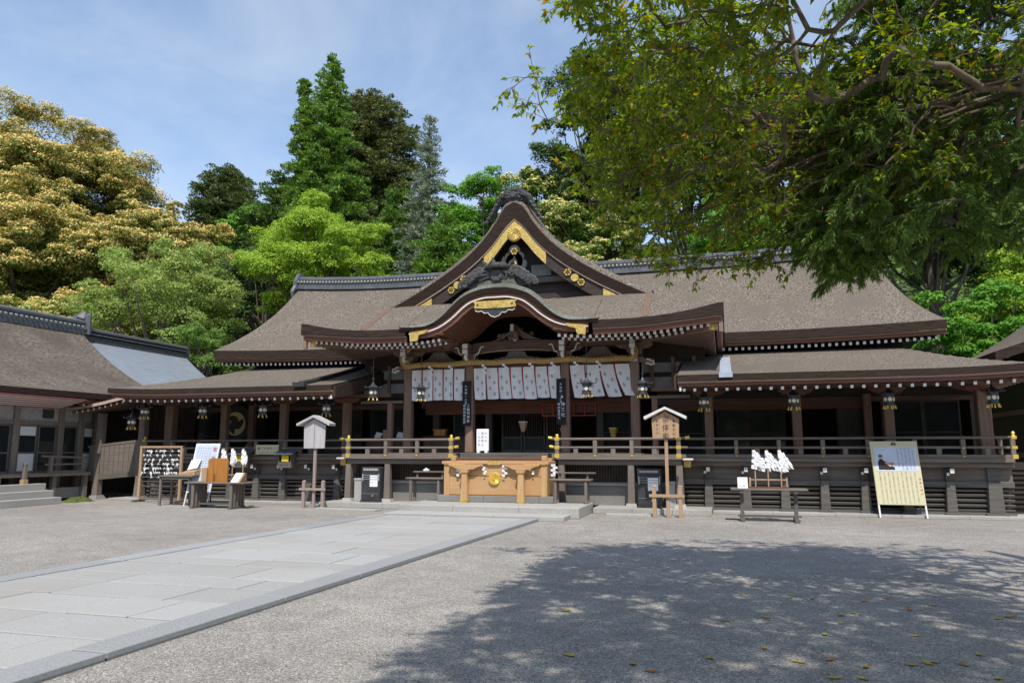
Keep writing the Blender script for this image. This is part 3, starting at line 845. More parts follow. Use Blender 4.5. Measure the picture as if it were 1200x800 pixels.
k = MB(); k.prism([(X(-.12), 4.90), (X(-.02), 4.80), (X(.08), 4.90), (X(0), 4.875), (X(.0), 4.96), (X(-.04), 4.96), (X(-.04), 4.875)], 'y', 21.03, 21.075); k.build('painted_pendant', 'offwhite', H)

# plaster and struts between porch and wings, under the lower roofs
for sg in (1, -1):
    a, b = sorted((X(sg * 3.62), X(sg * 5.4)))
    l = MB(); l.box(a, b, 22.0, 22.06, 3.30, 4.9); l.build('infill_board', 'wood_dark', H)
    for z0, z1 in ((3.42, 3.72), (3.86, 4.14)):
        p = MB(); p.box(a, b - .1 if sg > 0 else b, 21.96, 21.999, z0, z1); p.build('plaster_panel', 'plaster_grey', H)
    for o in (3.9, 4.5, 5.1):
        x = X(sg * o); p = MB(); p.box(x - .05, x + .05, 21.90, 21.958, 3.3, 4.3); p.build('strut', 'wood', H)
    l = MB(); l.box(min(X(sg * 3.6), X(sg * 5.0)), max(X(sg * 3.6), X(sg * 5.0)), 20.98, 21.08, 3.03, 3.11); l.build('tie_rail', 'wood_grey', H)
    l = MB(); l.box(min(X(sg * 3.95), X(sg * 4.1)), max(X(sg * 3.95), X(sg * 4.1)), 21.0, 21.16, 1.41, 3.03); l.build('side_post', 'wood', H)

# ---- lower roofs over the wings
def low_front(y):
    t = (y - 18.8) / 4.8
    return 3.45 + 1.15 * t * (0.82 + 0.18 * t)
def low_z(o, y):
    d = 12.62 - o
    z = min(low_front(y), 3.45 + 1.2 * min(1.0, d / 1.95) * (0.85 + .15 * min(1.0, d / 1.95)))
    k = max(0.0, (o - 10.2) / 2.42)
    return z + 0.08 * k * k * max(0, 1 - (y - 18.8) / 3)
offs = lin(4.80, 10.2, 12) + lin(10.4, 12.62, 16)
ys = lin(18.8, 23.9, 22)
for sg in (1, -1):
    s = MB(); s.shell(lambda o, y: (X(sg * o), y, low_z(o, y)), offs, ys, 0.15, 0, 1, 2)
    rf = s.build('lower_roof', ['thatch', 'thatch_edge', 'wood_dark'], H, smooth=40)
    path = [(X(sg * o), 18.8, low_z(o, 18.8)) for o in offs] + [(X(sg * 12.62), y, low_z(12.62, y)) for y in ys[1:]]
    outs = [(0, -1)] * (len(offs) - 1) + [(sg, -1)] + [(sg, 0)] * (len(ys) - 1)
    boards(path, outs, 0.152, [('wood_edge', .05, .045, .1), ('wood_red', .09, .085, .1)], ['pale_eave_board', 'eave_board'], rf)
    ra = MB(); o = 4.95
    while o < 12.4:
        z = low_z(min(o, 12.3), 18.8)
        ra.bar((X(sg * o), 18.98, z - .36), (X(sg * o), 21.9, z - .36 + .62), .065, .075, 0, tip=1); o += 0.257
    ra.build('rafters', ['wood', 'white'], rf)
    ra = MB(); y = 19.3
    while y < 23.5:
        ra.bar((X(sg * 12.44), y, low_z(12.6, y) - .36), (X(sg * 11.0), y, low_z(12.6, y) + .0), .065, .075, 0, tip=1); y += 0.257
    ra.build('end_rafters', ['wood', 'white'], rf)
    # verge board with a curved lower edge where the roof stops beside the porch
    vb = MB(); x = X(sg * 4.74)
    top = [(y, low_z(4.8, y) - .05) for y in lin(18.86, 22.6, 9)]; bot = [(y, low_z(4.8, y) - .36 - .12 * (i / 8) ** .5) for i, y in enumerate(lin(18.86, 22.6, 9))]
    vb.prism(top + bot[::-1], 'x', x - .03, x + .03); vb.build('verge_board', 'wood_dark', rf)
    fb = MB(); fb.box(X(sg * 4.86) - .025, X(sg * 4.86) + .025, 18.9, 18.94, 3.06, 3.30); fb.build('painted_end', 'offwhite', rf)
    if sg > 0:
        fl = MB()
        fl.grid(lambda u, v: (X(u), v, low_z(u, v) + .02), [5.86, 6.06], lin(18.84, 22.4, 10))
        fl.grid(lambda u, v: (X(u), v, low_z(u, v) + .035), [5.82, 5.86], lin(18.84, 22.4, 10)); fl.grid(lambda u, v: (X(u), v, low_z(u, v) + .035), [6.06, 6.10], lin(18.84, 22.4, 10))
        fl.box(X(5.80), X(6.12), 18.72, 18.86, 3.36, 3.49)
        fl.build('metal_gutter_sheet', 'sheet_blue', rf)
    else:
        fl = MB()
        fl.tube([(X(-5.76 - .12 * i / 8), y, low_z(5.8, y) + .06) for i, y in enumerate(lin(18.7, 22.9, 9))], .07, 8); fl.box(X(-5.98), X(-5.60), 18.66, 18.82, 3.40, 3.53)
        fl.build('metal_gutter', 'iron', rf)

# ---- main roof
def main_x(u, t): return X(u * (10.75 + 1.15 * (1 - t) ** 1.6))
def main_z(u, t):
    c = 0.62 * t + 0.38 * t * t
    lift = 0.12 * max(0, (abs(u) - .55) / .45) ** 2 * (1 - t)
    return 5.07 + 3.05 * c + lift + 0.22 * max(0, (abs(u) - .5) / .5) ** 2 * t
us = lin(-1, 1, 49); ts = lin(0, 1, 15)
for back in (0, 1):
    s = MB()
    f = (lambda u, t: (main_x(u, t), 22.75 + 3.75 * t, main_z(u, t))) if not back else (lambda u, t: (main_x(u, t), 30.25 - 3.75 * t, main_z(u, t)))
    s.shell(f, us, ts, 0.26, 0, 1, 2)
    rf = s.build('main_roof', ['thatch', 'thatch_edge', 'wood_dark'], H, smooth=40)
    if back: continue
    path = [(main_x(u, 0), 22.75, main_z(u, 0)) for u in us]
    boards(path, [(0, -1)] * len(us), 0.262, [('wood_edge', .06, .03, .1), ('wood_red', .10, .10, .12)], ['pale_eave_board', 'eave_board'], rf)
    for sg in (1, -1):
        ra = MB(); o = 5.75
        while o < 11.7:
            z = main_z(o / 11.9, 0)
            ra.bar((X(sg * o), 22.98, z - .47), (X(sg * o), 24.0, z - .2), .075, .085, 0, tip=1)
            o += 0.185
        ra.build('rafters', ['wood_dark', 'white'], rf)
    ri = MB()
    def rz(u): return main_z(u, 1)
    prof = [(-.30, -.1), (-.30, .10), (-.22, .12), (-.22, .26), (-.25, .28), (-.25, .36), (-.15, .43), (0, .46), (.15, .43), (.25, .36), (.25, .28), (.22, .26), (.22, .12), (.30, .10), (.30, -.1)]
    ri.loft([[(main_x(u, 1), 26.5 + a, rz(u) + b - .1) for a, b in prof] for u in us], True, True)
    rg = ri.build('roof_ridge', 'tile', rf, smooth=40)
    dk = MB()
    for k in range(150):
        u = -1 + 2 * (k + .5) / 150
        dk.tube([(main_x(u, 1), 26.20, rz(u) + .09), (main_x(u, 1), 26.13, rz(u) + .09)], .038, 7)
    dk.build('tile_course', 'stone', rg)
    bb = MB(); bb.loft([[(main_x(u, 1), 26.5 + a, rz(u) + b) for a, b in ((-.245, .155), (-.235, .155), (-.235, .05), (-.245, .05))] for u in us]); bb.build('ridge_dark_course', 'tile_dark', rg)  # thin dark tile strip behind the round tile ends
    for sg in (1, -1):
        x = X(sg * 10.8); z = rz(1)
        e = MB(); e.prism([(26.1, z - .25), (26.9, z - .25), (26.95, z + .1), (26.8, z + .3), (26.7, z + .46), (26.5, z + .5), (26.3, z + .46), (26.2, z + .3), (26.05, z + .1)], 'x', x - .07, x + .09)
        e.tube([(x, 26.15, z - .1), (x + sg * .05, 26.0, z - .35), (x + sg * .05, 26.05, z - .6)], [.1, .09, .06], 8)
        e.build('ridge_end_tile', 'tile', rf, bevel=0.02)
w_ = MB(); w_.box(X(-11), X(11), 24.0, 24.1, 4.2, 5.6); w_.build('clerestory_wall', 'wood_dark', H)
for sg in (1, -1):
    gw = MB(); x = X(sg * 10.3); gw.prism([(23.6, 4.4), (29.4, 4.4), (29.4, 5.2), (26.5, 7.9), (23.6, 5.2)], 'x', x - .05, x + .05); gw.build('gable_wall', 'wood_dark', H)

# ---- porch roof
S_TAB = [(0, 9.15), (.3, 8.98), (.58, 8.52), (1.03, 7.95), (1.63, 7.42), (2.4, 6.90), (3.2, 6.45), (3.95, 6.07), (5.0, 5.50), (5.98, 4.98)]
K_TAB = [(0, 6.15), (.35, 6.13), (.7, 6.04), (.95, 5.93), (1.2, 5.74), (1.45, 5.50), (1.75, 5.28), (2.05, 5.16), (2.4, 5.09), (2.82, 5.05)]
W_TAB = [(0, 5.70), (.35, 5.69), (.7, 5.62), (.95, 5.53), (1.2, 5.38), (1.45, 5.20), (1.7, 5.05), (2.0, 4.95), (2.5, 4.88)]
def s_side(o): return spline(S_TAB, abs(o))
def g_front(y): return min(6.03, 4.98 + 1.05 * (y - 19.0) / 1.9)
def lift(o, y): return 0.33 * max(0, (abs(o) - 3.5) / 2.48) ** 2 * max(0, 1 - (y - 19) / 4.5)
def skirt(o, y):
    a = s_side(o); b = g_front(y); k = 0.12
    h = max(k - abs(a - b), 0) / k
    return min(a, b) - h * h * k * .25 + lift(o, y)
def kara(o): return spline(K_TAB, abs(o))
so = lin(2.66, 3.9, 6) + lin(4.05, 5.98, 14)
sy = lin(19.0, 21.2, 14) + lin(21.6, 26.2, 8)
porch = None
for sg in (1, -1):
    s = MB(); s.shell(lambda o, y: (X(sg * o), y, skirt(o, y)), so, sy, lambda p: .20 + .14 * max(0, (abs(p.x - XC) - 4.4) / 1.6) ** 2, 0, 1, 2)
    rf = s.build('porch_roof', ['thatch', 'thatch_edge', 'wood_dark'], H, smooth=40)
    pt = MB(); pt.grid(lambda o, y: (X(sg * o), y, skirt(o, y) + .012), [3.90, 4.0, 4.10], lin(19.0, 20.86, 10))
    pt.build('renewed_bark_strip', 'thatch_patch', rf)
    tk = lambda o: .20 + .14 * max(0, (o - 4.4) / 1.6) ** 2
    path = [(X(sg * o), 19.0, skirt(o, 19.0) - tk(o)) for o in so] + [(X(sg * 5.98), y, skirt(5.98, y) - tk(5.98)) for y in sy[1:]]
    outs = [(0, -1)] * (len(so) - 1) + [(sg, -1)] + [(sg, 0)] * (len(sy) - 1)
    boards(path, outs, 0.002, [('wood_edge', .05, .028, .1), ('wood_red', .09, .13, .12)], ['pale_eave_board', 'eave_board'], rf)
    # two tiers of rafters with white ends, front then side
    for nm, yy, dz, o1, lnz in (('flying_rafters', 19.22, .40, 5.75, 1.1), ('base_rafters', 19.75, .405, 5.0, 1.6)):
        ra = MB(); o = 1.72
        while o < o1:
            base = skirt(max(o, 2.7), 19.0) if o >= 2.7 else 4.98
            if o < 2.4: base += .10 * (2.4 - o)
            z = base - dz - (0.12 * max(0, (o - 4.4) / 1.6) ** 2)
            ra.bar((X(sg * o), yy, z), (X(sg * o), yy + lnz, z + lnz * .12), .075, .085, 0, tip=1); o += .168
        ra.build(nm, ['wood', 'white'], rf)
    ra = MB(); y = 19.5
    while y < 23.6:
        z = skirt(5.98, y) - .55; ra.bar((X(sg * 5.72), y, z), (X(sg * 3.9), y, z + .28), .075, .085, 0, tip=1); y += .168
    ra.build('side_rafters', ['wood', 'white'], rf)
    # boarded soffit and hip rafter
    so_ = MB()
    zc = skirt(5.98, 19.0) - .48
    so_.add([(X(sg * 2.4), 19.3, 4.66), (X(sg * 5.7), 19.3, zc), (X(sg * 3.3), 21.3, 4.98), (X(sg * 2.4), 21.3, 4.98)], [(0, 1, 2, 3)])
    so_.add([(X(sg * 5.7), 19.3, zc), (X(sg * 5.7), 24, 4.55), (X(sg * 3.3), 24, 4.98), (X(sg * 3.3), 21.3, 4.98)], [(0, 1, 2, 3)])
    so_.build('soffit', 'wood_red', rf)
    hr = MB(); hr.bar((X(sg * 5.74), 19.24, zc - .08), (X(sg * 3.5), 21.3, 4.72), .14, .18); hh = hr.build('hip_rafter', 'wood', rf)
    hr = MB(); hr.bar((X(sg * 5.76), 19.22, zc - .08), (X(sg * 5.66), 19.31, zc - .075), .17, .21); hr.build('gilt_cap', 'gold', hh)
    hr = MB(); hr.box(X(sg * 5.9) - .05, X(sg * 5.9) + .05, 19.1, 19.2, zc - .25, zc + .30); hr.build('corner_board', 'wood', rf)
    # gold shoe at the foot of the curved bargeboard
    gp = MB(); gp.prism([(X(sg * 2.5), 4.85), (X(sg * 1.95), 4.92), (X(sg * 2.02), 4.83), (X(sg * 2.22), 4.78), (X(sg * 2.26), 4.62), (X(sg * 2.48), 4.60)], 'y', 18.94, 18.985); gp.build('gilt_shoe', 'gold', rf)
    gp = MB(); gp.prism([(X(sg * 1.78), 4.80), (X(sg * 1.58), 4.80), (X(sg * 1.60), 4.98)], 'y', 19.12, 19.2); gp.build('gilt_corner', 'gold', rf)
# hidden middle of the skirt behind the curved gable
s = MB()
def y_start(o):
    z = kara(o) - .12
    return max(19.05, 19.0 + 1.9 * (z - 4.98) / 1.05) if z < 5.95 else 20.75
s.grid(lambda o, t: (X(o), lerp(y_start(o), 21.3, t), g_front(lerp(y_start(o), 21.3, t))), lin(-2.7, 2.7, 37), lin(0, 1, 7))
s.build('porch_roof_middle', 'thatch', H, smooth=40)

# ---- curved (undulating) gable over the entrance
def arch_ring(tab, dz, n=45, wd=2.82):
    return [(o, spline(tab, abs(o)) + dz) for o in lin(-wd, wd, n)]
def perp(curve, d):
    out = []
    for i, (a, b) in enumerate(curve):
        p = curve[max(i - 1, 0)]; q = curve[min(i + 1, len(curve) - 1)]
        tx, tz = q[0] - p[0], q[1] - p[1]; L = math.hypot(tx, tz)
        out.append((a + d * tz / L, b - d * tx / L))
    return out
top = arch_ring(K_TAB, 0)
thk = [lerp(.15, .31, max(0, 1 - abs(o) / 2.3) ** .6) for o, z in top]
pb = [perp(top, t)[i] for i, t in enumerate(thk)]
s = MB(); s.loft([[(X(a), y, b) for a, b in top + pb[::-1]] for y in (18.93, 21.3)], True, True, 0, 1)
for i in range(len(s.f)):
    pass
nf = len(top)
kr = None
mb = MB()
mb.loft([[(X(a), y, b - dz * (1 if abs(a) < 2.0 else max(.25, 1 - (abs(a) - 2.0)))) for a, b in top] for y, dz in ((18.93, .15), (18.965, .085), (19.04, .03), (19.16, .0), (19.7, 0), (20.3, 0), (21.3, 0))], False, False, 0)
mb.loft([[(X(a), y, b) for a, b in pb] for y in (18.98, 21.3)], False, False, 2)
mb.loft([[(X(a), 18.93, b - .15 * (1 if abs(a) < 2.0 else max(.25, 1 - (abs(a) - 2.0)))) for a, b in top], [(X(a), 18.98, b) for a, b in pb]], False, False, 1)
for i in (0, -1):
    a, b = top[i], pb[i]
    mb.add([(X(a[0]), 18.93, a[1]), (X(a[0]), 21.3, a[1]), (X(b[0]), 21.3, b[1]), (X(b[0]), 18.98, b[1])], [(0, 1, 2, 3)], 1)
kr = mb.build('curved_gable_roof', ['thatch_grey', 'thatch_edge', 'wood_dark'], H, smooth=50)
inner = [p for p in pb if abs(p[0]) < 2.55]
def strip(curve, d0, d1, y0, y1, name, mat, parent, smooth=None):
    a = perp(curve, d0); b = perp(curve, d1)
    m = MB(); m.loft([[(X(p[0]), y0, p[1]), (X(p[0]), y1, p[1]), (X(q[0]), y1, q[1]), (X(q[0]), y0, q[1])] for p, q in zip(a, b)])
    return m.build(name, mat, parent, smooth=smooth)
strip(inner, .003, .085, 19.02, 19.2, 'under_thatch_board', 'wood_red', kr)
strip(inner, .085, .118, 18.99, 19.12, 'pale_edge_line', 'offwhite', kr)
strip(inner, .119, .25, 19.06, 19.16, 'curved_bargeboard', 'wood_red', kr)
vin = [p for p in pb if abs(p[0]) < 2.0]
strip(vin, .16, .19, 19.16, 21.25, 'vault_boards', 'wood_dark', kr)
for k in range(13):
    y = 19.24 + k * .155
    strip(vin, .192, .275, y, y + .055, 'vault_rib', 'wood_red', kr)
# gilt plate with carved pendant at the crown
gp = MB(); z0 = 5.44
gp.prism([(X(-.62), z0 + .19), (X(.62), z0 + .19), (X(.57), z0 + .11), (X(.60), z0 + .0), (X(.3), z0 - .02), (X(-.3), z0 - .02), (X(-.60), z0 + .0), (X(-.57), z0 + .11)], 'y', 18.93, 18.985)
pl = gp.build('gilt_plate', 'gold', kr, bevel=0.01)
d = MB(); d.tube([(X(0), 18.94, z0 + .09), (X(0), 18.915, z0 + .09)], [.105, .09], 20); d.build('crest_disc', 'gold', pl)
for sg in (1, -1):
    d = MB(); d.tube([(X(sg * .49), 18.94, z0 + .09), (X(sg * .49), 18.92, z0 + .09)], .03, 8); d.build('dark_boss', 'iron', pl)
pd = MB(); pd.prism([(X(-.58), z0 - .02), (X(-.5), z0 - .09), (X(-.38), z0 - .075), (X(-.3), z0 - .14), (X(-.2), z0 - .13), (X(-.12), z0 - .22), (X(0), z0 - .26), (X(.12), z0 - .22), (X(.2), z0 - .13), (X(.3), z0 - .14), (X(.38), z0 - .075), (X(.5), z0 - .09), (X(.58), z0 - .02)], 'y', 18.96, 19.02)
pdo = pd.build('carved_pendant', 'iron', kr)
ln = MB(); ln.tube([(X(a), 18.955, z0 + b) for a, b in ((-.57, -.05), (-.5, -.095), (-.38, -.08), (-.3, -.145), (-.2, -.135), (-.12, -.225), (0, -.265), (.12, -.225), (.2, -.135), (.3, -.145), (.38, -.08), (.5, -.095), (.57, -.05))], .012, 5); ln.build('painted_rim', 'offwhite', pdo)

def ridge_ornament(name, cx, cy, z, wd, hgt, parent, mat, seed):
    """a demon-tile crest: a swelling centre with a stepped crown, fins and curling waves to both sides"""
    rr = random.Random(seed); m = MB()
    m.prism([(cx - wd * .30, z - .05), (cx + wd * .30, z - .05), (cx + wd * .27, z + hgt * .34), (cx + wd * .19, z + hgt * .52), (cx - wd * .19, z + hgt * .52), (cx - wd * .27, z + hgt * .34)], 'y', cy - .14, cy + .2)
    m.lathe((cx, cy, z + hgt * .50), [(wd * .22, 0), (wd * .23, hgt * .06), (wd * .16, hgt * .10), (wd * .15, hgt * .2), (.02, hgt * .22)], 14)
    m.tube([(cx, cy - .14, z + hgt * .25), (cx, cy - .23, z + hgt * .25)], [wd * .13, wd * .09], 16)
    for k, dx in enumerate((-.19, -.07, .07, .19)):
        hh = hgt * (.34 if abs(dx) < .1 else .24)
        m.tube([(cx + wd * dx, cy, z + hgt * .6), (cx + wd * dx * 1.15, cy, z + hgt * .6 + hh * .6), (cx + wd * dx * 1.4, cy - .03, z + hgt * .6 + hh)], [.075, .06, .022], 7)
    m.prism([(cx - wd * .50, z - .10), (cx + wd * .50, z - .10), (cx + wd * .47, z + hgt * .08), (cx + wd * .36, z + hgt * .20), (cx + wd * .27, z + hgt * .40), (cx - wd * .27, z + hgt * .40), (cx - wd * .36, z + hgt * .20), (cx - wd * .47, z + hgt * .08)], 'y', cy - .06, cy + .16)
    for sg in (1, -1):
        for k in range(9):
            t = (k + .5) / 9
            px = cx + sg * wd * (.26 + .30 * t); pz = z + hgt * (.42 - .46 * t ** 1.2)
            r0 = wd * rr.uniform(.055, .085)
            n = 10
            m.tube([(px + sg * r0 * (1 - i / n * .8) * math.cos(i * .7 - .6), cy - .10 - .01 * i, pz + r0 * (1 - i / n * .8) * math.sin(i * .7 - .6)) for i in range(n)], [.05 * wd * (1 - .5 * i / n) for i in range(n)], 6)
        m.tube([(cx + sg * wd * .20, cy + .04, z + hgt * .34), (cx + sg * wd * .32, cy + .04, z + hgt * .18), (cx + sg * wd * .42, cy + .04, z + hgt * .02), (cx + sg * wd * .5, cy + .04, z - hgt * .1)], [.06 * wd, .055 * wd, .04 * wd, .015], 8)
        for k in range(22):
            q = rr.uniform(.18, .5); m.tube([(cx + sg * wd * q, cy - .06, z + hgt * (.62 - 1.0 * q) * rr.uniform(.5, 1.1)), (cx + sg * wd * (q + .04), cy - .17, z + hgt * (.66 - 1.0 * q) * rr.uniform(.5, 1.1)), (cx + sg * wd * (q + .07), cy - .12, z + hgt * (.72 - 1.0 * q))], [.06, .05, .015], 6)
    for k in range(14):
        m.tube([(cx + rr.uniform(-.3, .3) * wd, cy - .13, z + rr.uniform(.0, .5) * hgt)] * 1 + [(cx + rr.uniform(-.3, .3) * wd, cy - .19, z + rr.uniform(.0, .5) * hgt)], [.05, .03], 6)
    return m.build(name, mat, parent, smooth=50, bevel=0)
ridge_ornament('ridge_crest', X(0), 19.28, 6.17, 1.75, .80, kr, 'tile_dark', 5)
base = MB(); base.prism([(X(-.62), 6.02), (X(.62), 6.02), (X(.48), 6.24), (X(-.48), 6.24)], 'y', 19.12, 19.5); base.build('crest_base', 'thatch_grey', kr)

# ---- high front gable
up_ = [(o, s_side(o)) for o in lin(-4.05, 4.05, 61)]
lo_ = [(a, max(b, 5.6)) for a, b in perp(up_, .36)]
mid = 30
mb = MB()
mb.loft([[(X(a * (1 + .02 * dz)), y, b + .13 - dz) for a, b in up_] for y, dz in ((20.82, .24), (20.85, .15), (20.92, .08), (21.05, .02), (21.25, 0), (22, 0), (24, 0), (26.9, 0))], False, False, 0)
n = len(up_)
lo_s = []
for (a, b), (c, dd) in zip(up_, perp(up_, .36)):
    if abs(c) > abs(a): c = a
    if a * c < 0: c = 0
    lo_s.append((c, dd))
# clean apex of the inner curve
lo_s = [(c, min(dd, 8.56 - .9 * abs(c))) if abs(c) < .35 else (c, dd) for c, dd in lo_s]
mb.loft([[(X(a * (1 + .02 * .24)), 20.82, b - .11) for a, b in up_], [(X(c), 20.88, dd) for c, dd in lo_s]], False, False, 1)
mb.loft([[(X(c), y, dd) for c, dd in lo_s] for y in (20.88, 26.9)], False, False, 2)
gr = mb.build('front_gable_roof', ['thatch', 'thatch_edge', 'wood_dark'], H, smooth=50)
bar = [(c, dd) for c, dd in lo_s]
def gstrip(d0, d1, y0, y1, name, mat, rng_=(0, 4.0)):
    for sg in (1, -1):
        pts = [p for p in bar if rng_[0] <= p[0] * sg <= rng_[1] + 1e-6]
        if sg < 0: pts = pts[::-1]
        m = MB(); m.loft([[(X(a), y0, b - d0), (X(a), y1, b - d0), (X(a), y1, b - d1), (X(a), y0, b - d1)] for a, b in pts]); m.build(name, mat, gr)
def vth(a): return 1.0
gstrip(.004, .05, 20.90, 21.0, 'pale_edge_line', 'wood_edge')
gstrip(.052, .46, 20.96, 21.06, 'bargeboard', 'wood_dark')
gstrip(.085, .44, 20.915, 20.958, 'gilt_plate', 'gold', (0, 1.02))
gstrip(.10, .42, 20.92, 20.958, 'gilt_plate', 'gold', (2.55, 3.35))
for sg in (1, -1):
    for k, (a, dz) in enumerate(((1.62, .20), (1.83, .235), (2.02, .26))):
        z = interp([(p[0], p[1]) for p in bar if p[0] >= 0], a) - dz + .0
        f = MB()
        for q in range(6 if k != 1 else 1):
            an = q * math.pi / 3
            f.tube([(X(sg * a) + (.06 * math.cos(an) if k != 1 else 0), 20.945, z + (.06 * math.sin(an) if k != 1 else 0)), (X(sg * a) + (.06 * math.cos(an) if k != 1 else 0), 20.915, z + (.06 * math.sin(an) if k != 1 else 0))], .05 if k != 1 else .115, 14)
        f.build('gilt_flower', 'gold', gr)
# crest at the apex, pendant below it
d = MB(); d.tube([(X(0), 20.915, 8.05), (X(0), 20.88, 8.05)], [.23, .20], 24)
for q in range(16):
    an = q * math.pi / 8; d.tube([(X(0) + .05 * math.cos(an), 20.872, 8.05 + .05 * math.sin(an)), (X(0) + .19 * math.cos(an), 20.872, 8.05 + .19 * math.sin(an))], [.012, .03], 6)
d.build('crest_disc', 'gold', gr)
pd = MB()
for a, z, r in ((0, 7.22, .27), (-.22, 7.12, .17), (.22, 7.12, .17), (0, 6.95, .16), (-.16, 7.36, .14), (.16, 7.36, .14), (0, 7.55, .17)):
    pd.tube([(X(a), 21.0, z), (X(a), 20.9, z)], r, 14)
pd.build('carved_pendant', 'iron', gr)
for z in (7.52, 7.14):
    f = MB()
    for q in range(6):
        an = q * math.pi / 3; f.tube([(X(0) + .06 * math.cos(an), 20.895, z + .06 * math.sin(an)), (X(0) + .06 * math.cos(an), 20.86, z + .06 * math.sin(an))], .05 if z > 7.3 else .032, 12)
    f.build('gilt_flower', 'gold', gr)
gw = MB(); gw.prism([(X(-4.0), 5.95), (X(4.0), 5.95), (X(2.4), 6.75), (X(1.2), 7.5), (X(0), 8.5), (X(-1.2), 7.5), (X(-2.4), 6.75)], 'y', 21.5, 21.6); gw.build('gable_wall', 'wood_dark', gr)
b_ = MB(); b_.box(X(-1.9), X(1.9), 21.3, 21.5, 6.62, 6.78); b_.build('gable_beam', 'wood_slat', gr)
b_ = MB(); b_.box(X(-3.1), X(3.1), 21.28, 21.5, 6.02, 6.26); b_.build('gable_beam', 'wood_dark', gr)
b_ = MB(); b_.box(X(.38), X(1.0), 21.46, 21.498, 6.85, 7.2); b_.build('plaster_panel', 'plaster_grey', gr)
b_ = MB(); b_.box(X(-1.0), X(-.38), 21.46, 21.498, 6.85, 7.2); b_.build('plaster_panel', 'plaster_grey', gr)
rd = MB(); rd.loft([[(X(a), y, 9.1 + b) for a, b in ((-.14, -.12), (-.13, .02), (-.10, .10), (0, .14), (.10, .10), (.13, .02), (.14, -.12))] for y in (21.0, 26.9)]); rd.build('porch_ridge', 'tile', gr, smooth=40)
ridge_ornament('ridge_crest', X(0), 20.98, 9.14, .92, .50, gr, 'tile_dark', 9)
for sg in (1, -1):
    f = MB(); f.tube([(X(sg * .38), 20.95, 9.2), (X(sg * .58), 20.95, 8.92), (X(sg * .72), 20.95, 8.68), (X(sg * .9), 20.95, 8.42)], [.08, .08, .06, .02], 8)
    for k in range(6):
        f.tube([(X(sg * (.42 + .08 * k)), 20.85, 9.16 - .13 * k), (X(sg * (.50 + .08 * k)), 20.83, 9.08 - .13 * k), (X(sg * (.56 + .08 * k)), 20.88, 9.12 - .13 * k)], [.06, .055, .02], 6)
    f.build('crest_fin', 'tile_dark', gr, smooth=50)
# ------------------------------------------------------------------ the side hall facing the forecourt from the west
sh = thing('side_hall', 'low side hall with thatched roof, white lower panels and a striped awning', 'shrine hall', (-21.0, 17.0, 0))
def sh_prof(t):                                     # eave (0) to ridge (1): x, z
    return (-20.0 - 5.0 * t, 3.45 + 2.95 * (0.42 * t + 0.58 * t * t))
for nm, y0, y1, mat, dz in (('thatched_roof', 6.0, 23.6, 'thatch_old', 0.0), ('metal_roof', 23.61, 29.6, 'verdigris', -0.16)):
    for sd in (1, -1):
        s = MB()
        f = (lambda y, t: (sh_prof(t)[0] if sd > 0 else -50.0 - sh_prof(t)[0], y, sh_prof(t)[1] + dz + (.05 * ((y - 15) / 8) ** 2 if nm[0] == 't' else 0)))
        s.shell(f, lin(y0, y1, 22), lin(0, 1, 13), 0.19 if nm[0] == 't' else 0.12, 0, 1, 2)
        ro = s.build(nm, [mat, 'thatch_edge' if nm[0] == 't' else 'wood_dark', 'wood_dark'], sh, smooth=40)
    r = MB()
    zr = 6.38 + dz
    prof = [(-.34, -.25), (-.34, .0), (-.24, .03), (-.24, .18), (-.28, .2), (-.28, .29), (-.14, .38), (.14, .38), (.28, .29), (.28, .2), (.24, .18), (.24, .03), (.34, 0), (.34, -.25)]
    r.loft([[(-25 + a, y, zr + b + (.05 * ((y - 15) / 8) ** 2 if nm[0] == 't' else -.05)) for a, b in prof] for y in lin(y0 - .1, y1 + .15, 20)])
    rg = r.build('roof_ridge', 'tile' if nm[0] == 't' else 'tile_dark', sh, smooth=40)
    if nm[0] == 't':
        dk = MB()
        for k in range(84):
            y = lerp(y0, y1, (k + .5) / 84); dk.tube([(-24.66, y, zr + .07 + .05 * ((y - 15) / 8) ** 2), (-24.60, y, zr + .07 + .05 * ((y - 15) / 8) ** 2)], .045, 7)
        dk.build('tile_course', 'stone', rg)
        e = MB(); e.box(-25.45, -24.55, 23.7, 23.85, 6.2, 7.05); e.tube([(-25, 23.78, 6.9), (-24.9, 23.8, 7.2)], [.3, .05], 8); e.build('ridge_end_tile', 'tile', sh, bevel=.03)
    else:
        for z in (.08, .22):
            l = MB(); l.box(-24.70, -24.62, y0, y1, zr + z - .06, zr + z); l.build('ridge_course', 'tile', rg)
b_ = MB(); b_.box(-20.22, -20.12, 19.5, 23.4, 3.12, 3.25); b_.build('eave_board', 'wood_red', sh)
ra = MB(); y = 19.6
while y < 23.4:
    ra.bar((-20.25, y, 3.08), (-21.4, y, 3.36), .06, .07, 0, tip=1); y += .4
ra.build('rafters', ['wood', 'white'], sh)
for y in (11.2, 12.9, 14.6, 16.3, 17.83, 19.45, 20.25, 20.9):
    c = MB(); c.box(-21.1, -20.9, y - .1, y + .1, 0.3, 3.2); c.build('column', 'wood_grey_v', sh, bevel=.015)
for z0, z1, nm in ((2.40, 2.52, 'lintel'), (0.80, 0.92, 'floor_beam'), (3.0, 3.12, 'top_beam')):
    l = MB(); l.box(-21.07, -20.93, 8, 20.7, z0, z1); l.build(nm, 'wood_grey', sh)
l = MB(); l.box(-21.04, -20.98, 8, 20.7, 2.52, 3.0); l.build('plaster_panel', 'plaster_grey', sh)
l = MB(); l.box(-27, -21.12, 8, 20.7, 0.1, 3.3); l.build('dark_interior', 'interior', sh)
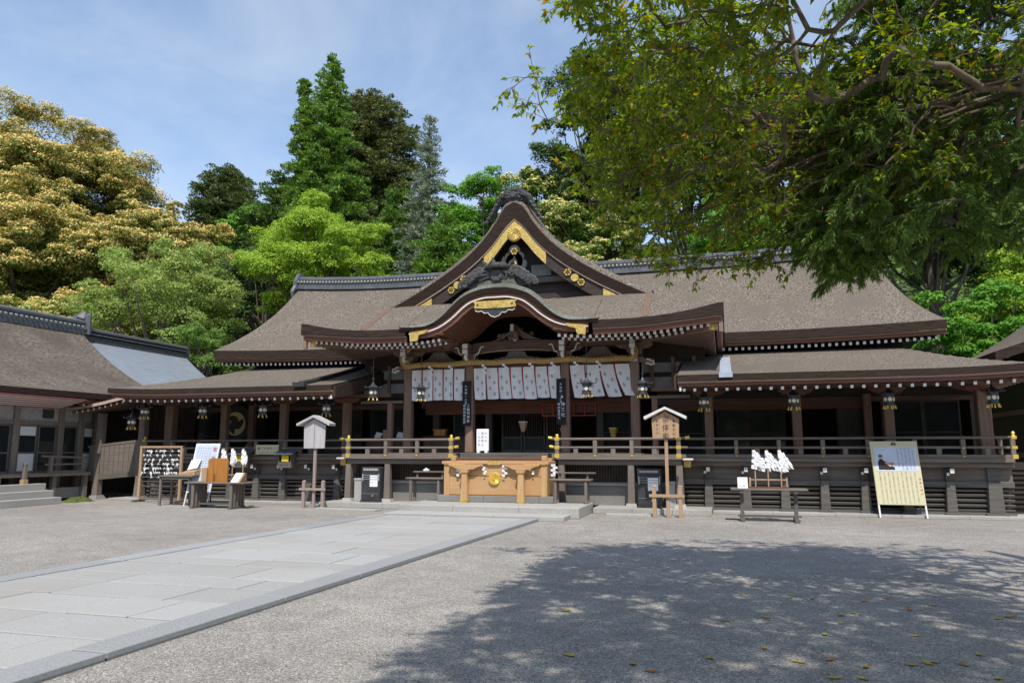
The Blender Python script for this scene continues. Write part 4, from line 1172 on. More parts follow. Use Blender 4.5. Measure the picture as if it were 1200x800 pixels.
for a, b, k in ((16.42, 17.0, 'w'), (17.02, 17.7, 'g'), (17.96, 18.62, 'w'), (18.66, 19.32, 'g'), (19.57, 20.14, 'g'), (20.37, 20.8, 'w'), (14.7, 15.4, 'g'), (15.4, 16.2, 'w'), (13, 14.5, 'g')):
    f = MB()
    f.box(-21.02, -20.97, a, a + .05, .92, 2.4); f.box(-21.02, -20.97, b - .05, b, .92, 2.4); f.box(-21.02, -20.97, a + .05, b - .05, .92, .97); f.box(-21.02, -20.97, a + .05, b - .05, 2.34, 2.4)
    f.box(-21.02, -20.97, a + .05, b - .05, 1.5, 1.55)
    d = f.build('sliding_door', 'wood_slat', sh)
    p = MB(); p.box(-21.0, -20.985, a + .05, b - .05, .97, 1.5); p.build('lower_panel', 'plaster' if k == 'w' else 'glass_dark', d)
    p = MB(); p.box(-21.0, -20.985, a + .05, b - .05, 1.55, 2.34 if k != 'w' else 2.05); p.build('pane', 'glass_dark', d)
    if k == 'w':
        p = MB(); p.box(-21.0, -20.985, a + .05, b - .05, 2.06, 2.34); p.build('plaster_panel', 'plaster', d)
ff = MB(); ff.box(-21.1, -20.35, 8, 20.2, .80, .90); ff.build('veranda_floor', 'wood_grey', sh)
ff = MB(); ff.box(-21.1, -20.6, 8, 20.2, .08, .42); ff.build('stone_base', 'stone_dark', sh)
for y in (9, 11, 13, 15, 17, 18.9, 20.1):
    p = MB(); p.box(-20.55, -20.42, y - .07, y + .07, 0.0, .8); p.build('floor_post', 'wood_grey_v', sh)
# short veranda railing past the steps
r = MB(); r.tube([(-20.42, 18.35, 1.42), (-20.42, 20.1, 1.36)], .035, 8); r.box(-20.45, -20.39, 18.5, 20.05, 1.14, 1.19); r.box(-20.46, -20.38, 18.6, 20.05, .90, .96)
rl = r.build('railing', 'wood_grey', sh)
for y in (18.7, 19.9):
    p = MB(); p.box(-20.47, -20.37, y - .05, y + .05, .96, 1.4); p.build('railing_post', 'wood_grey_v', rl)
# striped awning over the entrance
aw = MB(); n = 11
for k in range(n):
    a = lerp(-20.98, -19.88, k / n); b = lerp(-20.98, -19.88, (k + 1) / n)
    za = lerp(2.98, 3.23, k / n); zb = lerp(2.98, 3.23, (k + 1) / n)
    aw.prism([(a, za), (b, zb), (b, zb - .03), (a, za - .03)], 'y', 9.0, 19.35, k % 2)
awo = aw.build('awning', ['stripe_red', 'stripe_pale'], sh)
e = MB(); e.tube([(-21.0, 9.0, 2.965), (-21.0, 19.38, 2.965)], .03, 6); e.build('awning_gutter', 'iron', awo)
# small dark lettering plate under the eave
l = MB(); l.box(-20.975, -20.95, 18.75, 19.15, 2.62, 2.9); l.build('name_plate', 'iron', sh)

# stone steps in front, with short newel posts
ss = thing('stone_steps', 'three pale stone steps rising to the side hall veranda', 'steps', (-20.0, 16.0, 0))
for k, (x1, z) in enumerate(((-19.5, .2), (-19.82, .4), (-20.14, .6))):
    s = MB(); s.box(-20.5, x1, 10, 18.35, z - .2, z); s.build('step', 'stone', ss, bevel=.012)
for y in (16.55, 17.7):
    n_ = thing('newel_post', 'short wooden newel post on a pale stone foot, ' + ('nearer the side hall corner' if y > 17 else 'at the middle of the stone steps'), 'post', (-20.28, y, .6), 'newel posts on the stone steps')
    s = MB(); s.bar((-20.28, y, .6), (-20.28, y, .74), .15, .15, 0, up=(0, 1, 0)); s.build('post_foot', 'tan_wood', n_)
    s = MB(); s.bar((-20.28, y, .74), (-20.28, y, 1.18), .095, .095, 0, up=(0, 1, 0)); s.lathe((-20.28, y, 1.18), [(.06, 0), (.06, .03), (0, .05)], 10); s.build('post_shaft', 'wood_grey_v', n_)
ms = MB()
rr = random.Random(4)
ms.grid(lambda u, v: (-19.75 + .6 * u + .05 * math.sin(9 * v), 19.2 + .8 * v, .17 * max(0, 1 - (u / .5) ** 2) * max(0, 1 - (v / .62) ** 2) ** .5 + .012 * math.sin(17 * u + 11 * v) - .012), lin(-.5, .5, 15), lin(-.62, .62, 15))
tag(ms.build('moss_mound', 'moss', smooth=60), 'low mossy mound in the corner beside the stone steps', 'moss')

# ------------------------------------------------------------------ connecting passage between the halls
cp = thing('connecting_passage', 'sloping covered passage with boarded parapet linking the two halls', 'passage', (-19.7, 20.6, 0))
def slope(x): return (x + 18.8) * 0.11            # falls towards the side hall
l = MB(); l.prism([(-20.75, .70), (-18.45, .92), (-18.45, 1.92), (-20.75, 1.70)], 'y', 20.46, 20.52)
bd = l.build('parapet_boards', 'wood_grey', cp)
x = -20.7
bt = MB()
while x < -18.5:
    bt.bar((x, 20.455, .92 + slope(x + .3) * .9), (x, 20.455, 1.90 + slope(x + .3) * .9), .012, .014, 0, up=(0, 1, 0)); x += .2
bt.build('cover_strips', 'wood_slat', bd)
l = MB(); l.bar((-20.8, 20.49, 1.72), (-18.4, 20.49, 1.95), .09, .07); l.build('parapet_cap', 'wood_grey', cp)
l = MB(); l.bar((-20.8, 20.49, .66), (-18.4, 20.49, .88), .14, .16); l.build('floor_beam', 'wood_slat', cp)
l = MB(); l.prism([(-21, .60), (-18.4, .82), (-18.4, .88), (-21, .66)], 'y', 20.6, 22.6); l.build('passage_floor', 'wood_grey', cp)
for x, z in ((-20.35, 2.85), (-18.62, 3.1)):
    p = MB(); p.box(x - .11, x + .11, 20.4, 20.62, 0.1 if x < -20 else .1, z); p.build('post', 'wood_grey_v', cp, bevel=.01)
    q = MB(); q.bar((x, 20.51, 0), (x, 20.51, .12), .42, .42, 0, up=(0, 1, 0), w2=.3, h2=.3); q.build('post_stone', 'stone_dark', cp)
p = MB(); p.bar((-18.62, 20.51, .1), (-18.62, 20.51, .75), .26, .26, 0, up=(0, 1, 0), w2=.2, h2=.2); p.build('post_foot', 'wood_grey_v', cp)
s = MB(); s.shell(lambda x, y: (x, y, 3.36 + (x + 18.6) * .17 + .03 * (x + 19.8) ** 2 + .12 * min(1, (y - 19.75) / 1.5)), lin(-21.2, -18.2, 10), lin(19.75, 22.8, 6), .10, 0, 1, 2)
pr = s.build('passage_roof', ['thatch', 'wood_edge', 'wood_dark'], cp, smooth=40)
ra = MB(); x = -21
while x < -18.4:
    z = 3.20 + (x + 18.6) * .17 + .03 * (x + 19.8) ** 2
    ra.bar((x, 19.85, z), (x, 22.4, z + .25), .06, .07, 0, tip=1); x += .23
ra.build('rafters', ['wood', 'white'], pr)
l = MB(); l.box(-24.5, -18.3, 22.6, 22.66, .05, 3.3); l.build('back_wall', 'interior', cp)

# ------------------------------------------------------------------ the hall behind the eastern end
eh = thing('east_hall', 'small thatched hall half hidden behind the far end of the worship hall', 'shrine hall', (10.5, 26, 0))
for sd in (1, -1):
    s = MB(); s.shell(lambda y, t: ((7.0 + 4.6 * t) if sd > 0 else (16.2 - 4.6 * t), y, 4.22 + 2.7 * (.5 * t + .5 * t * t)), lin(22.5, 31, 8), lin(0, 1, 9), .26, 0, 1, 2)
    s.build('thatched_roof', ['thatch', 'thatch_edge', 'wood_dark'], eh, smooth=40)
r = MB(); r.box(11.3, 11.9, 22.3, 31.2, 6.8, 7.3); r.build('roof_ridge', 'tile', eh, bevel=.05)
l = MB(); l.box(8.05, 15, 23.4, 30.5, .5, 4.3); l.build('timber_wall', 'wood_dark', eh)
for z in (1.4, 2.6, 3.6):
    l = MB(); l.box(7.98, 8.048, 23.35, 30.5, z, z + .14); l.build('wall_rail', 'wood', eh)
    l = MB(); l.box(8.0, 15, 23.33, 23.398, z, z + .14); l.build('wall_rail', 'wood', eh)
for x in (8.1, 9.3, 10.6):
    l = MB(); l.box(x - .09, x + .09, 23.26, 23.40, .1, 4.2); l.build('column', 'wood', eh)
for x in (8.25, 9.45):
    l = MB(); l.box(x, x + .95, 23.36, 23.395, 1.58, 2.56); l.build('plaster_panel', 'plaster_grey', eh)
sl = MB()
for k in range(9):
    sl.box(6.7, 9.5, 22.2, 22.24, .15 + k * .12, .21 + k * .12)
sl.box(6.7, 9.5, 22.26, 22.3, 0, 1.3)
sl.build('lattice_slats', 'wood_dark', eh)
# ------------------------------------------------------------------ offering box
ob = thing('offering_box', 'wide honey-coloured offering box with a round gold crest and paper streamers', 'offering box', (XC, 19.3, 0.25))
B0, B1, F0 = X(-1.42), X(1.42), 18.98
p = MB(); p.box(B0 + .06, B1 - .06, F0, F0 + .05, .42, 1.24); p.build('front_panel', 'cypress', ob)
p = MB(); p.box(B0 + .10, B1 - .10, F0 - .012, F0 - .001, .44, .455); p.box(B0 + .1, B1 - .1, F0 - .012, F0 - .001, .93, .942); p.build('panel_joint', 'orange_wood', ob)
for x in (B0, B1 - .16):
    p = MB(); p.box(x, x + .16, F0 - .02, F0 + .14, .42, 1.24); p.build('corner_post', 'cypress_v', ob, bevel=.006)
for x in (B0 + .02, B1 - .07):
    p = MB(); p.box(x, x + .05, F0 + .14, F0 + .9, .42, 1.24); p.build('side_panel', 'cypress', ob)
p = MB(); p.box(B0, B1, F0 + .9, F0 + .95, .42, 1.40); p.build('back_panel', 'cypress', ob)
p = MB(); p.box(B0 - .05, B1 + .05, F0 - .06, F0 + .1, 1.24, 1.32); p.box(B0 - .05, B0 + .1, F0 + .1, F0 + 1.0, 1.24, 1.32); p.box(B1 - .1, B1 + .05, F0 + .1, F0 + 1.0, 1.24, 1.32); p.build('top_rail', 'cypress', ob, bevel=.008)
gr_ = MB()
for k in range(18):
    x = lerp(B0 + .14, B1 - .14, k / 17); gr_.box(x - .012, x + .012, F0 + .12, F0 + .88, 1.20, 1.24)
gr_.build('top_slats', 'cypress', ob)
for x in (B0 + .15, B1 - .15):
    p = MB(); p.box(x - .07, x + .07, F0 + .3, F0 + .45, 1.32, 1.46); p.build('end_block', 'cypress_v', ob, bevel=.01)
p = MB(); p.box(B0 + .2, B1 - .2, F0 + .34, F0 + .4, 1.33, 1.40); p.build('rear_rail', 'wood_red', ob)
for x in (B0 + .02, B1 - .62):
    p = MB(); p.box(x, x + .60, F0 - .063, F0 - .058, 1.235, 1.25); p.build('brass_edge', 'gold', ob)
p = MB(); p.box(X(-.17), X(.17), F0 - .064, F0 - .058, 1.225, 1.325); p.build('brass_edge', 'gold', ob)
for sg in (1, -1):
    x = X(sg * .77)
    lg = MB(); lg.bar((x, F0 - .17, .25), (x, F0 - .17, 1.02), .19, .18, 0, up=(0, 1, 0), w2=.15, h2=.14); l_ = lg.build('leg', 'cypress_v', ob, bevel=.012)
    q = MB(); q.bar((x, F0 - .17, .252), (x, F0 - .17, .33), .198, .188, 0, up=(0, 1, 0)); q.build('brass_shoe', 'gold', l_)
    q = MB(); q.bar((x, F0 - .17, 1.02), (x, F0 - .17, 1.10), .2, .19, 0, up=(0, 1, 0), w2=.25, h2=.2); q.build('cap_block', 'cypress_v', l_)
    q = MB(); q.prism([(x - .48, 1.235), (x - .47, 1.20), (x - .34, 1.165), (x - .22, 1.10), (x + .22, 1.10), (x + .34, 1.165), (x + .47, 1.20), (x + .48, 1.235)], 'y', F0 - .16, F0 - .03); q.build('bracket', 'cypress', l_, bevel=.006)
cr = MB(); cz = .86
cr.tube([(X(0), F0 - .002, cz), (X(0), F0 - .035, cz)], [.17, .15], 32)
for q in range(16):
    an = q * math.pi / 8
    cr.tube([(X(0) + .04 * math.cos(an), F0 - .04, cz + .04 * math.sin(an)), (X(0) + .148 * math.cos(an), F0 - .036, cz + .148 * math.sin(an))], [.008, .03], 7)
cr.tube([(X(0), F0 - .035, cz), (X(0), F0 - .06, cz)], [.04, .03], 14)
cr.build('gold_crest', 'brass', ob, smooth=40)
pl_ = thing('stone_plinth', 'low grey stone plinth carrying the offering box', 'plinth', (XC, 19.3, .25))
for x0, x1 in ((X(-1.6), X(-.3)), (X(-.297), X(1.2)), (X(1.203), X(1.58))):
    p = MB(); p.box(x0, x1, 18.95, 20.0, .252, .42); p.build('plinth_block', 'stone_dark', pl_, bevel=.012)

def zigzag(mb, x, y, z, w, h, steps, tilt=0.0, mi=0):
    """folded paper streamer: squares stepping left and right as they fall"""
    st = h / steps
    for k in range(steps):
        dx = (w * .42 if k % 2 else -w * .42) + tilt * k
        sh_ = .3 * w
        a = (x + dx - w * .55, z - st * k); b = (x + dx + w * .55, z - st * k - st * .15)
        c = (x + dx + w * .55 + sh_ * (-1 if k % 2 == 0 else 1) * .2, z - st * (k + 1.12)); d = (x + dx - w * .55, z - st * (k + .95))
        yy = y + (.008 if k % 2 else -.008)
        o = len(mb.v)
        mb.loft([[(a[0], yy, a[1]), (b[0], yy + .006, b[1]), (c[0], yy + .01, c[1]), (d[0], yy, d[1])], [(a[0], yy - .002, a[1]), (b[0], yy + .004, b[1]), (c[0], yy + .008, c[1]), (d[0], yy - .002, d[1])]])
    return mb
for k, (o, dy, tl, lab) in enumerate(((-.97, -.08, 0, 'straight white streamer on the offering box, nearest its western end'), (-.30, -.09, .018, 'twisted white paper streamer just beside the gold crest, on its western side'), (.30, -.08, 0, 'straight white paper streamer on the offering box between gold crest and eastern leg'), (.93, -.09, .04, 'white paper streamer blown slantwise past the eastern leg of the offering box'))):
    z = zigzag(MB(), X(o), F0 + dy, 1.225, .07 if tl == 0 else .05, .30 if tl == 0 else .24, 5, tl)
    tag(z.build('paper_streamer', 'paper'), lab, 'paper streamer', 'paper streamers on the offering box')
for dy in (0.0, .26):
    z = zigzag(MB(), B1 + .09, F0 + .3 + dy, 1.25, .06, .32, 5)
    tag(z.build('paper_streamer', 'paper'), 'paper streamer at the eastern end face of the offering box, ' + ('nearer its front' if dy == 0 else 'farther back'), 'paper streamer', 'paper streamers on the offering box')

# ------------------------------------------------------------------ straw rope with paper streamers
ropeP = []
for t in lin(0, 1, 121):
    o = lerp(-3.42, 3.42, t)
    z = 4.165 + .035 * (1 - (abs(o) / 3.4) ** 2) + .018 * math.sin(o * 4.2 + 1)
    ropeP.append(Vector((X(o), 20.93, z)))
lft = [Vector((X(-3.42) + a, 20.93 + c, 4.165 + b)) for a, b, c in ((.18, .62, .0), (.05, .52, -.02), (-.10, .40, -.03), (-.18, .25, -.03), (-.17, .12, -.02), (-.08, .02, 0))]
rgt = [Vector((X(3.42) + a, 20.93 + c, 4.165 + b)) for a, b, c in ((.08, .05, 0), (.13, .16, -.02), (.12, .30, -.03), (.05, .42, -.02))]
cen = lft + ropeP + rgt
dist = [0]
for a, b in zip(cen, cen[1:]): dist.append(dist[-1] + (b - a).length)
sr = thing('straw_rope', 'thick twisted straw rope looped across the porch above the white curtains', 'rope', (XC, 20.93, 4.2))
fine = []
tt = 0.0; k = 0
L = dist[-1]; n = 520
import bisect
for i in range(n):
    q = L * i / (n - 1); j = min(max(bisect.bisect(dist, q) - 1, 0), len(cen) - 2)
    f = (q - dist[j]) / max(1e-6, dist[j + 1] - dist[j]); fine.append((cen[j].lerp(cen[j + 1], f), (cen[j + 1] - cen[j]).normalized(), q))
for s_ in range(3):
    pts = []
    for c, d, q in fine:
        u = Vector((0, 1, 0)); v = d.cross(u).normalized(); an = q * 21 + s_ * 2 * math.pi / 3
        rad = .043 * (min(1, .6 + q * 1.2) * min(1, .6 + (L - q) * 1.2))
        pts.append(c + (u * math.cos(an) + v * math.sin(an)) * rad)
    m = MB(); m.tube(pts, [.048 * (min(1, .6 + i / n * 8) * min(1, .6 + (1 - i / n) * 8)) for i in range(n)], 7); m.build('rope_strand', 'rope', sr, smooth=80)
for k, o in enumerate((-2.62, -1.98, -.92, -.28, .52, 1.17, 1.85, 2.5)):
    z = zigzag(MB(), X(o), 20.84, 4.13, .075, .36, 5)
    tag(z.build('rope_streamer', 'paper'), 'white zigzag paper streamer hung from the straw rope over the curtains', 'paper streamer', 'paper streamers along the straw rope')

# ------------------------------------------------------------------ white curtains with red cords and diamond motifs
def curtain(o0, o1, npan, lab, blow):
    c = thing('curtain', lab, 'curtain', (X((o0 + o1) / 2), 21.0, 4.03), 'white curtains between the porch columns')
    wd = (o1 - o0) / npan
    for k in range(npan):
        a = o0 + wd * k; b = a + wd
        def fn(u, v, a=a, b=b, k=k):
            o = lerp(a, b, u)
            sway = blow * (v ** 1.6) * (.16 + .22 * (k / max(1, npan - 1)))
            hem = .035 * math.sin(u * math.pi) * v + .02 * math.sin(k * 2.1) * v
            return (X(o + sway - .03 * v * (u - .5) * blow), 21.09 + .03 * math.sin(u * 5.5 + k) * (.3 + v) + .06 * blow * v * v * (.5 - u) - .02 * v, 4.04 - .93 * v - hem * .5 + .05 * blow * v * (k % 2))
        m = MB(); m.grid(fn, lin(0.015, .985, 9), lin(0, 1, 9), 0)
        # diamonds woven in grey, laid a hair above the cloth
        for (cu, cv) in ((.30, .30), (.70, .47), (.30, .66), (.70, .83)):
            for (du, dv) in ((0, -.040), (0, .040), (-.062, 0), (.062, 0)):
                q = []
                for eu, ev in ((0, -.034), (.054, 0), (0, .034), (-.054, 0)):
                    P = Vector(fn(cu + du + eu, cv + dv + ev)); q.append((P.x, P.y - .006, P.z))
                m.add(q, [(0, 1, 2, 3)], 1)
        m.build('curtain_panel', ['cloth', 'cloth_mark'], c)
        if k > 0:
            r = MB(); q = []
            for v in lin(0, 1.03, 9):
                P = Vector(fn(0.0, v)); q.append(P)
            tp = (lambda v: .018) if blow < .2 else (lambda v: .024 * (1 - v * .8))
            r.loft([[(P.x - tp(i / 8), P.y - .012, P.z), (P.x + tp(i / 8), P.y - .012, P.z), (P.x + tp(i / 8), P.y - .008, P.z), (P.x - tp(i / 8), P.y - .008, P.z)] for i, P in enumerate(q)])
            r.build('red_cord', 'cloth_red', c)
    return c
curtain(-3.34, -1.62, 5, 'white curtain with straight red cords between the two westernmost porch columns', 0.05)
curtain(-1.33, 1.33, 7, 'wide white diamond-patterned curtain over the middle of the porch', 0.28)
curtain(1.62, 3.34, 4, 'white curtain blown aslant between the two easternmost porch columns', 0.75)

# ------------------------------------------------------------------ black name boards tied to the inner porch columns
for o, lab, t1, t2, t3 in ((-1.53, 'narrow black board with two full rows of white lettering on a porch column', '大和国一之宮', '三輪明神祭', '参拝奉賛会員'),
                           (1.36, 'narrow black board with three large white characters on a porch column', '大和国一之宮', '神三社', '奉納者芳名')):
    e = thing('name_board', lab, 'sign', (X(o), 21.0, 2.35))
    m = MB(); m.box(X(o) - .135, X(o) + .135, 21.03, 21.07, 2.33, 3.66); q = m.build('board', 'black', e)
    m = MB(); letters(m, t1, (X(o) + (-.02 if o < 0 else 0), 21.026, 3.50), (1, 0, 0), (0, 0, 1), .075, .10)
    letters(m, t2, (X(o) + .06, 21.026, 2.92), (1, 0, 0), (0, 0, 1), .10 if o < 0 else .125, .113 if o < 0 else .15)
    letters(m, t3, (X(o) - .06, 21.026, 2.92), (1, 0, 0), (0, 0, 1), .085, .097)
    m.build('lettering', 'white_ink', q)

# white standing notice on the threshold
e = thing('standing_notice', 'white notice board with dark lettering standing on the porch threshold', 'sign', (X(-.72), 20.15, 1.53))
m = MB(); m.box(X(-.91), X(-.54), 20.14, 20.17, 1.58, 2.20); q = m.build('board', 'paper', e, bevel=.02)
m = MB()
for k, (dx, tx) in enumerate(((.10, '奥本殿'), (.0, '撮影禁止'), (-.10, 'ご遠慮願'))):
    letters(m, tx, (X(-.725) + dx, 20.136, 2.08), (1, 0, 0), (0, 0, 1), .075 if k == 1 else .055, .105)
m.build('lettering', 'faint_ink', q)
m = MB(); m.box(X(-.88), X(-.80), 20.1, 20.24, 1.53, 1.59); m.box(X(-.65), X(-.57), 20.1, 20.24, 1.53, 1.59); m.build('stand', 'paper', e)

# ------------------------------------------------------------------ hanging lanterns
def lantern(x, y, z, top, lab, grp):
    z += .06
    e = thing('hanging_lantern', lab, 'lantern', (x, y, z), grp)
    m = MB()
    m.lathe((x, y, z), [(.14, .0), (.14, .025), (.12, .035)], 6); bd_ = m.build('base_rim', 'bronze', e)
    m = MB(); m.lathe((x, y, z + .25), [(.13, 0), (.135, .025)], 6); m.build('top_rim', 'bronze', e)
    b = MB(); b.lathe((x, y, z + .04), [(.112, 0), (.122, .22)], 6); b.build('body', 'bronze', e)
    for k in range(6):
        an = (k + .5) * math.pi / 3; c = Vector((math.cos(an), math.sin(an), 0)); t_ = Vector((-c.y, c.x, 0)); P = Vector((x, y, z + .15)) + c * .103
        w_ = MB(); w_.tube([tuple(P), tuple(P + c * .010)], [.05, .047], 12); w_.build('paper_window', 'lamp_paper', e)
    rf = MB(); rf.lathe((x, y, z + .275), [(.22, .012), (.15, .04), (.08, .09), (.04, .13), (.025, .18)], 6)
    for k in range(6):
        an = k * math.pi / 3; c = Vector((math.cos(an), math.sin(an), 0)); P = Vector((x, y, z + .287))
        rf.tube([tuple(P + c * .20), tuple(P + c * .255 + Vector((0, 0, .02))), tuple(P + c * .265 + Vector((0, 0, .05)))], [.016, .014, .012], 5)
    rf.build('roof', 'bronze', e, smooth=30)
    for k in range(6):
        an = k * math.pi / 3; c = Vector((math.cos(an), math.sin(an), 0)); P = Vector((x, y, z))
        f = MB(); f.tube([tuple(P + c * .13 + Vector((0, 0, -.045))), tuple(P + c * .145 + Vector((0, 0, -.075)))], [.016, .02], 6); f.tube([tuple(P + c * .12), tuple(P + c * .13 + Vector((0, 0, -.045)))], .013, 5); f.build('brass_foot', 'brass', e)
    r = MB(); r.tube([(x, y, z + .44), (x, y, top)], .011, 5); r.tube([(x, y, z + .52), (x + .03, y, z + .55), (x, y, z + .58), (x - .03, y, z + .55), (x, y, z + .52)], .008, 5); r.build('hanging_rod', 'iron', e)
    return e
wl = {5.40: 'beside the porch', 7.55: 'second from the porch', 9.70: 'third from the porch', 11.88: 'last before the far corner'}
for sg, side in ((1, 'eastern'), (-1, 'western')):
    for o, w_ in wl.items():
        lantern(X(sg * o), 19.6, 2.60, 3.35, f'bronze hexagonal lantern under the {side} wing eave, {w_}', 'lanterns under the wing eaves')
for o, w_, z in ((-3.90, 'outside the western porch column', 3.05), (-2.40, 'before the western curtain', 3.0), (2.38, 'before the eastern curtain', 3.02), (3.86, 'beside the eastern porch column', 2.98)):
    lantern(X(o), 19.6, z, 4.62, f'bronze lantern on a long rod from the porch eave, {w_}', 'lanterns under the porch eave')
lantern(-18.42, 19.75, 2.28, 3.2, 'small bronze lantern hanging under the passage roof near the parapet', 'lanterns under the wing eaves')

# ------------------------------------------------------------------ small benches beside the offering box
def bench(x0, x1, lab, grp):
    e = thing('offering_table', lab, 'table', ((x0 + x1) / 2, 19.2, .25), grp)
    m = MB(); m.box(x0, x1, 18.98, 19.36, .83, .87); m.build('table_top', 'wood_grey', e, bevel=.006)
    m = MB(); m.box(x0 + .1, x1 + .06, 19.28, 19.46, 1.0, 1.035); sf = m.build('upper_shelf', 'wood_grey', e, bevel=.005)
    for x in (x0 + .2, x1 - .15):
        q = MB(); q.box(x - .025, x + .025, 19.33, 19.38, .87, 1.0); q.build('shelf_bracket', 'wood_grey_v', sf)
    for x in (x0 + .14, x1 - .14):
        for y in (19.04, 19.32):
            q = MB(); q.box(x - .035, x + .035, y - .03, y + .03, .25, .83); q.build('leg', 'wood_grey_v', e, bevel=.005)
    q = MB(); q.box(x0 + .14, x1 - .14, 19.15, 19.2, .76, .82); q.build('apron', 'wood_grey', e)
    return e
bench(X(-2.55), X(-1.46), 'low grey table with raised rear shelf, on the western side of the offering box', 'tables beside the offering box')
bench(X(1.48), X(2.56), 'low grey table with raised rear shelf, on the eastern side of the offering box', 'tables beside the offering box')
e = MB(); e.lathe((X(-2.1), 19.37, 1.037), [(.09, 0), (.10, .03), (.04, .06), (.02, .08)], 10); tag(e.build('paper_bundle', 'paper', smooth=40), 'small white paper bundle on the shelf of the western table', 'paper bundle')

# ------------------------------------------------------------------ black fortune-slip cabinets under the porch verandas
def cabinet(x0, x1, lab, tx):
    e = thing('slip_cabinet', lab, 'cabinet', ((x0 + x1) / 2, 19.65, .146), 'black cabinets under the porch verandas')
    y = 19.58
    m = MB(); m.box(x0, x1, y, y + .42, .20, 1.13); m.build('body', 'iron', e, bevel=.012)
    m = MB(); m.box(x0 - .02, x1 + .02, y - .02, y + .44, .146, .20); m.build('plinth', 'iron', e)
    m = MB(); m.box(x0 + .06, x1 - .06, y - .012, y - .001, 1.03, 1.09); q = m.build('title_strip', 'stone', e)
    m = MB(); letters(m, tx, (x0 + .14, y - .015, 1.06), (1, 0, 0), (0, 0, 1), .045, .085, vertical=False); m.build('lettering', 'ink', q)
    for z in (.90, .84, .78):
        m = MB(); m.box(x0 + .05, x1 - .05, y - .015, y - .001, z, z + .012); m.build('metal_trim', 'stone', e)
    for xx in (x0 + .035, x1 - .045):
        m = MB(); m.box(xx, xx + .025, y - .022, y - .001, .74, .94); m.build('handle', 'sheet_blue', e)
    m = MB(); m.box(x0 + .27, x1 - .07, y - .012, y - .001, .58, .90); q = m.build('notice_sheet', 'paper', e)
    m = MB()
    for k in range(4):
        letters(m, 'おみくじ百円'[k:k + 3], (x1 - .12 - .055 * k, y - .015, .85), (1, 0, 0), (0, 0, 1), .038, .075)
    m.build('lettering', 'faint_ink', q)
    m = MB(); m.tube([((x0 + x1) / 2 + .08, y, .33), ((x0 + x1) / 2 + .08, y - .03, .33)], .035, 12); m.build('knob', 'stripe_red', e)
    m = MB(); m.box(x0 + .03, x1 - .03, y - .008, y - .001, .38, .392); m.build('metal_trim', 'faint_ink', e)
cabinet(X(-4.18), X(-3.60), 'black cabinet with a white notice under the western porch veranda', 'おみくじ')
cabinet(X(3.66), X(4.26), 'black cabinet with a white notice under the eastern porch veranda, behind the brown notice post', 'おみくじ')
for x, lab in ((X(-4.40), 'short squared stone post beside the western black cabinet'), (X(4.48), 'short squared stone post beside the eastern black cabinet')):
    m = MB(); m.bar((x, 19.9, .146), (x, 19.9, .74), .24, .2, 0, up=(0, 1, 0)); m.bar((x, 19.9, .74), (x, 19.9, .80), .27, .23, 0, up=(0, 1, 0)); tag(m.build('stone_post', 'stone', bevel=.01), lab, 'stone post')

# ------------------------------------------------------------------ roofed notice posts
def notice_post(x, y, lab, mp, mb_, mr, z0, z1, hw, roofw, gx, tx, ztop):
    e = thing('notice_post', lab, 'sign', (x, y, 0))
    m = MB(); m.bar((x, y, 0), (x, y, ztop - .1), .08, .075, 0, up=(0, 1, 0)); m.build('post', mp, e, bevel=.008)
    m = MB(); m.prism([(x - hw * .95, z0), (x + hw * .95, z0), (x + hw, z1), (x, z1 + .19), (x - hw, z1)], 'y', y - .085, y - .05); b = m.build('board', mb_, e)
    m = MB(); m.box(x - .006, x + .006, y - .089, y - .085, z0, z1 + .12); m.build('board_joint', 'wood_slat', b)
    for sg in (1, -1):
        m = MB(); m.prism([(x, ztop), (x, ztop - .06), (x + sg * roofw, ztop - .33 + .02), (x + sg * (roofw + .015), ztop - .27 + .03)], 'y', y - .2, y + .15); m.build('roof_board', mr, e)
    for gxx in gx:
        m = MB(); m.bar((gxx, y - .02, 0), (gxx, y - .02, .72), .09, .09, 0, up=(0, 1, 0)); m.lathe((gxx, y - .02, .72), [(.062, 0), (.05, .03), (0, .045)], 8); m.build('guard_post', mp, e, bevel=.006)
    m = MB(); m.box(gx[0] - .12, gx[1] + .1, y - .09, y - .066, .48, .55); m.build('guard_rail', mp, e)
    if tx:
        m = MB()
        letters(m, tx[0], (x + .0, y - .088, z1 + .0), (1, 0, 0), (0, 0, 1), .17, .215)
        letters(m, tx[1], (x + .20, y - .088, z1 - .05), (1, 0, 0), (0, 0, 1), .07, .105)
        letters(m, tx[2], (x - .20, y - .088, z1 - .05), (1, 0, 0), (0, 0, 1), .055, .095)
        m.build('lettering', 'wood_dark', b)
    return e
notice_post(-11.33, 19.1, 'silver-grey roofed notice board with no readable writing, on a post with low guard rail', 'rose_wood', 'silver_wood', 'silver_wood', 1.66, 2.30, .345, .52, (-11.64, -11.03), None, 2.60)
notice_post(-1.43, 18.7, 'warm brown roofed notice post with brush lettering, before the eastern black cabinet', 'tan_wood', 'tan_wood', 'offwhite', 1.90, 2.36, .33, .50, (-1.75, -1.13), ('御拝殿', '重要文化財', '参拝作法'), 2.66)

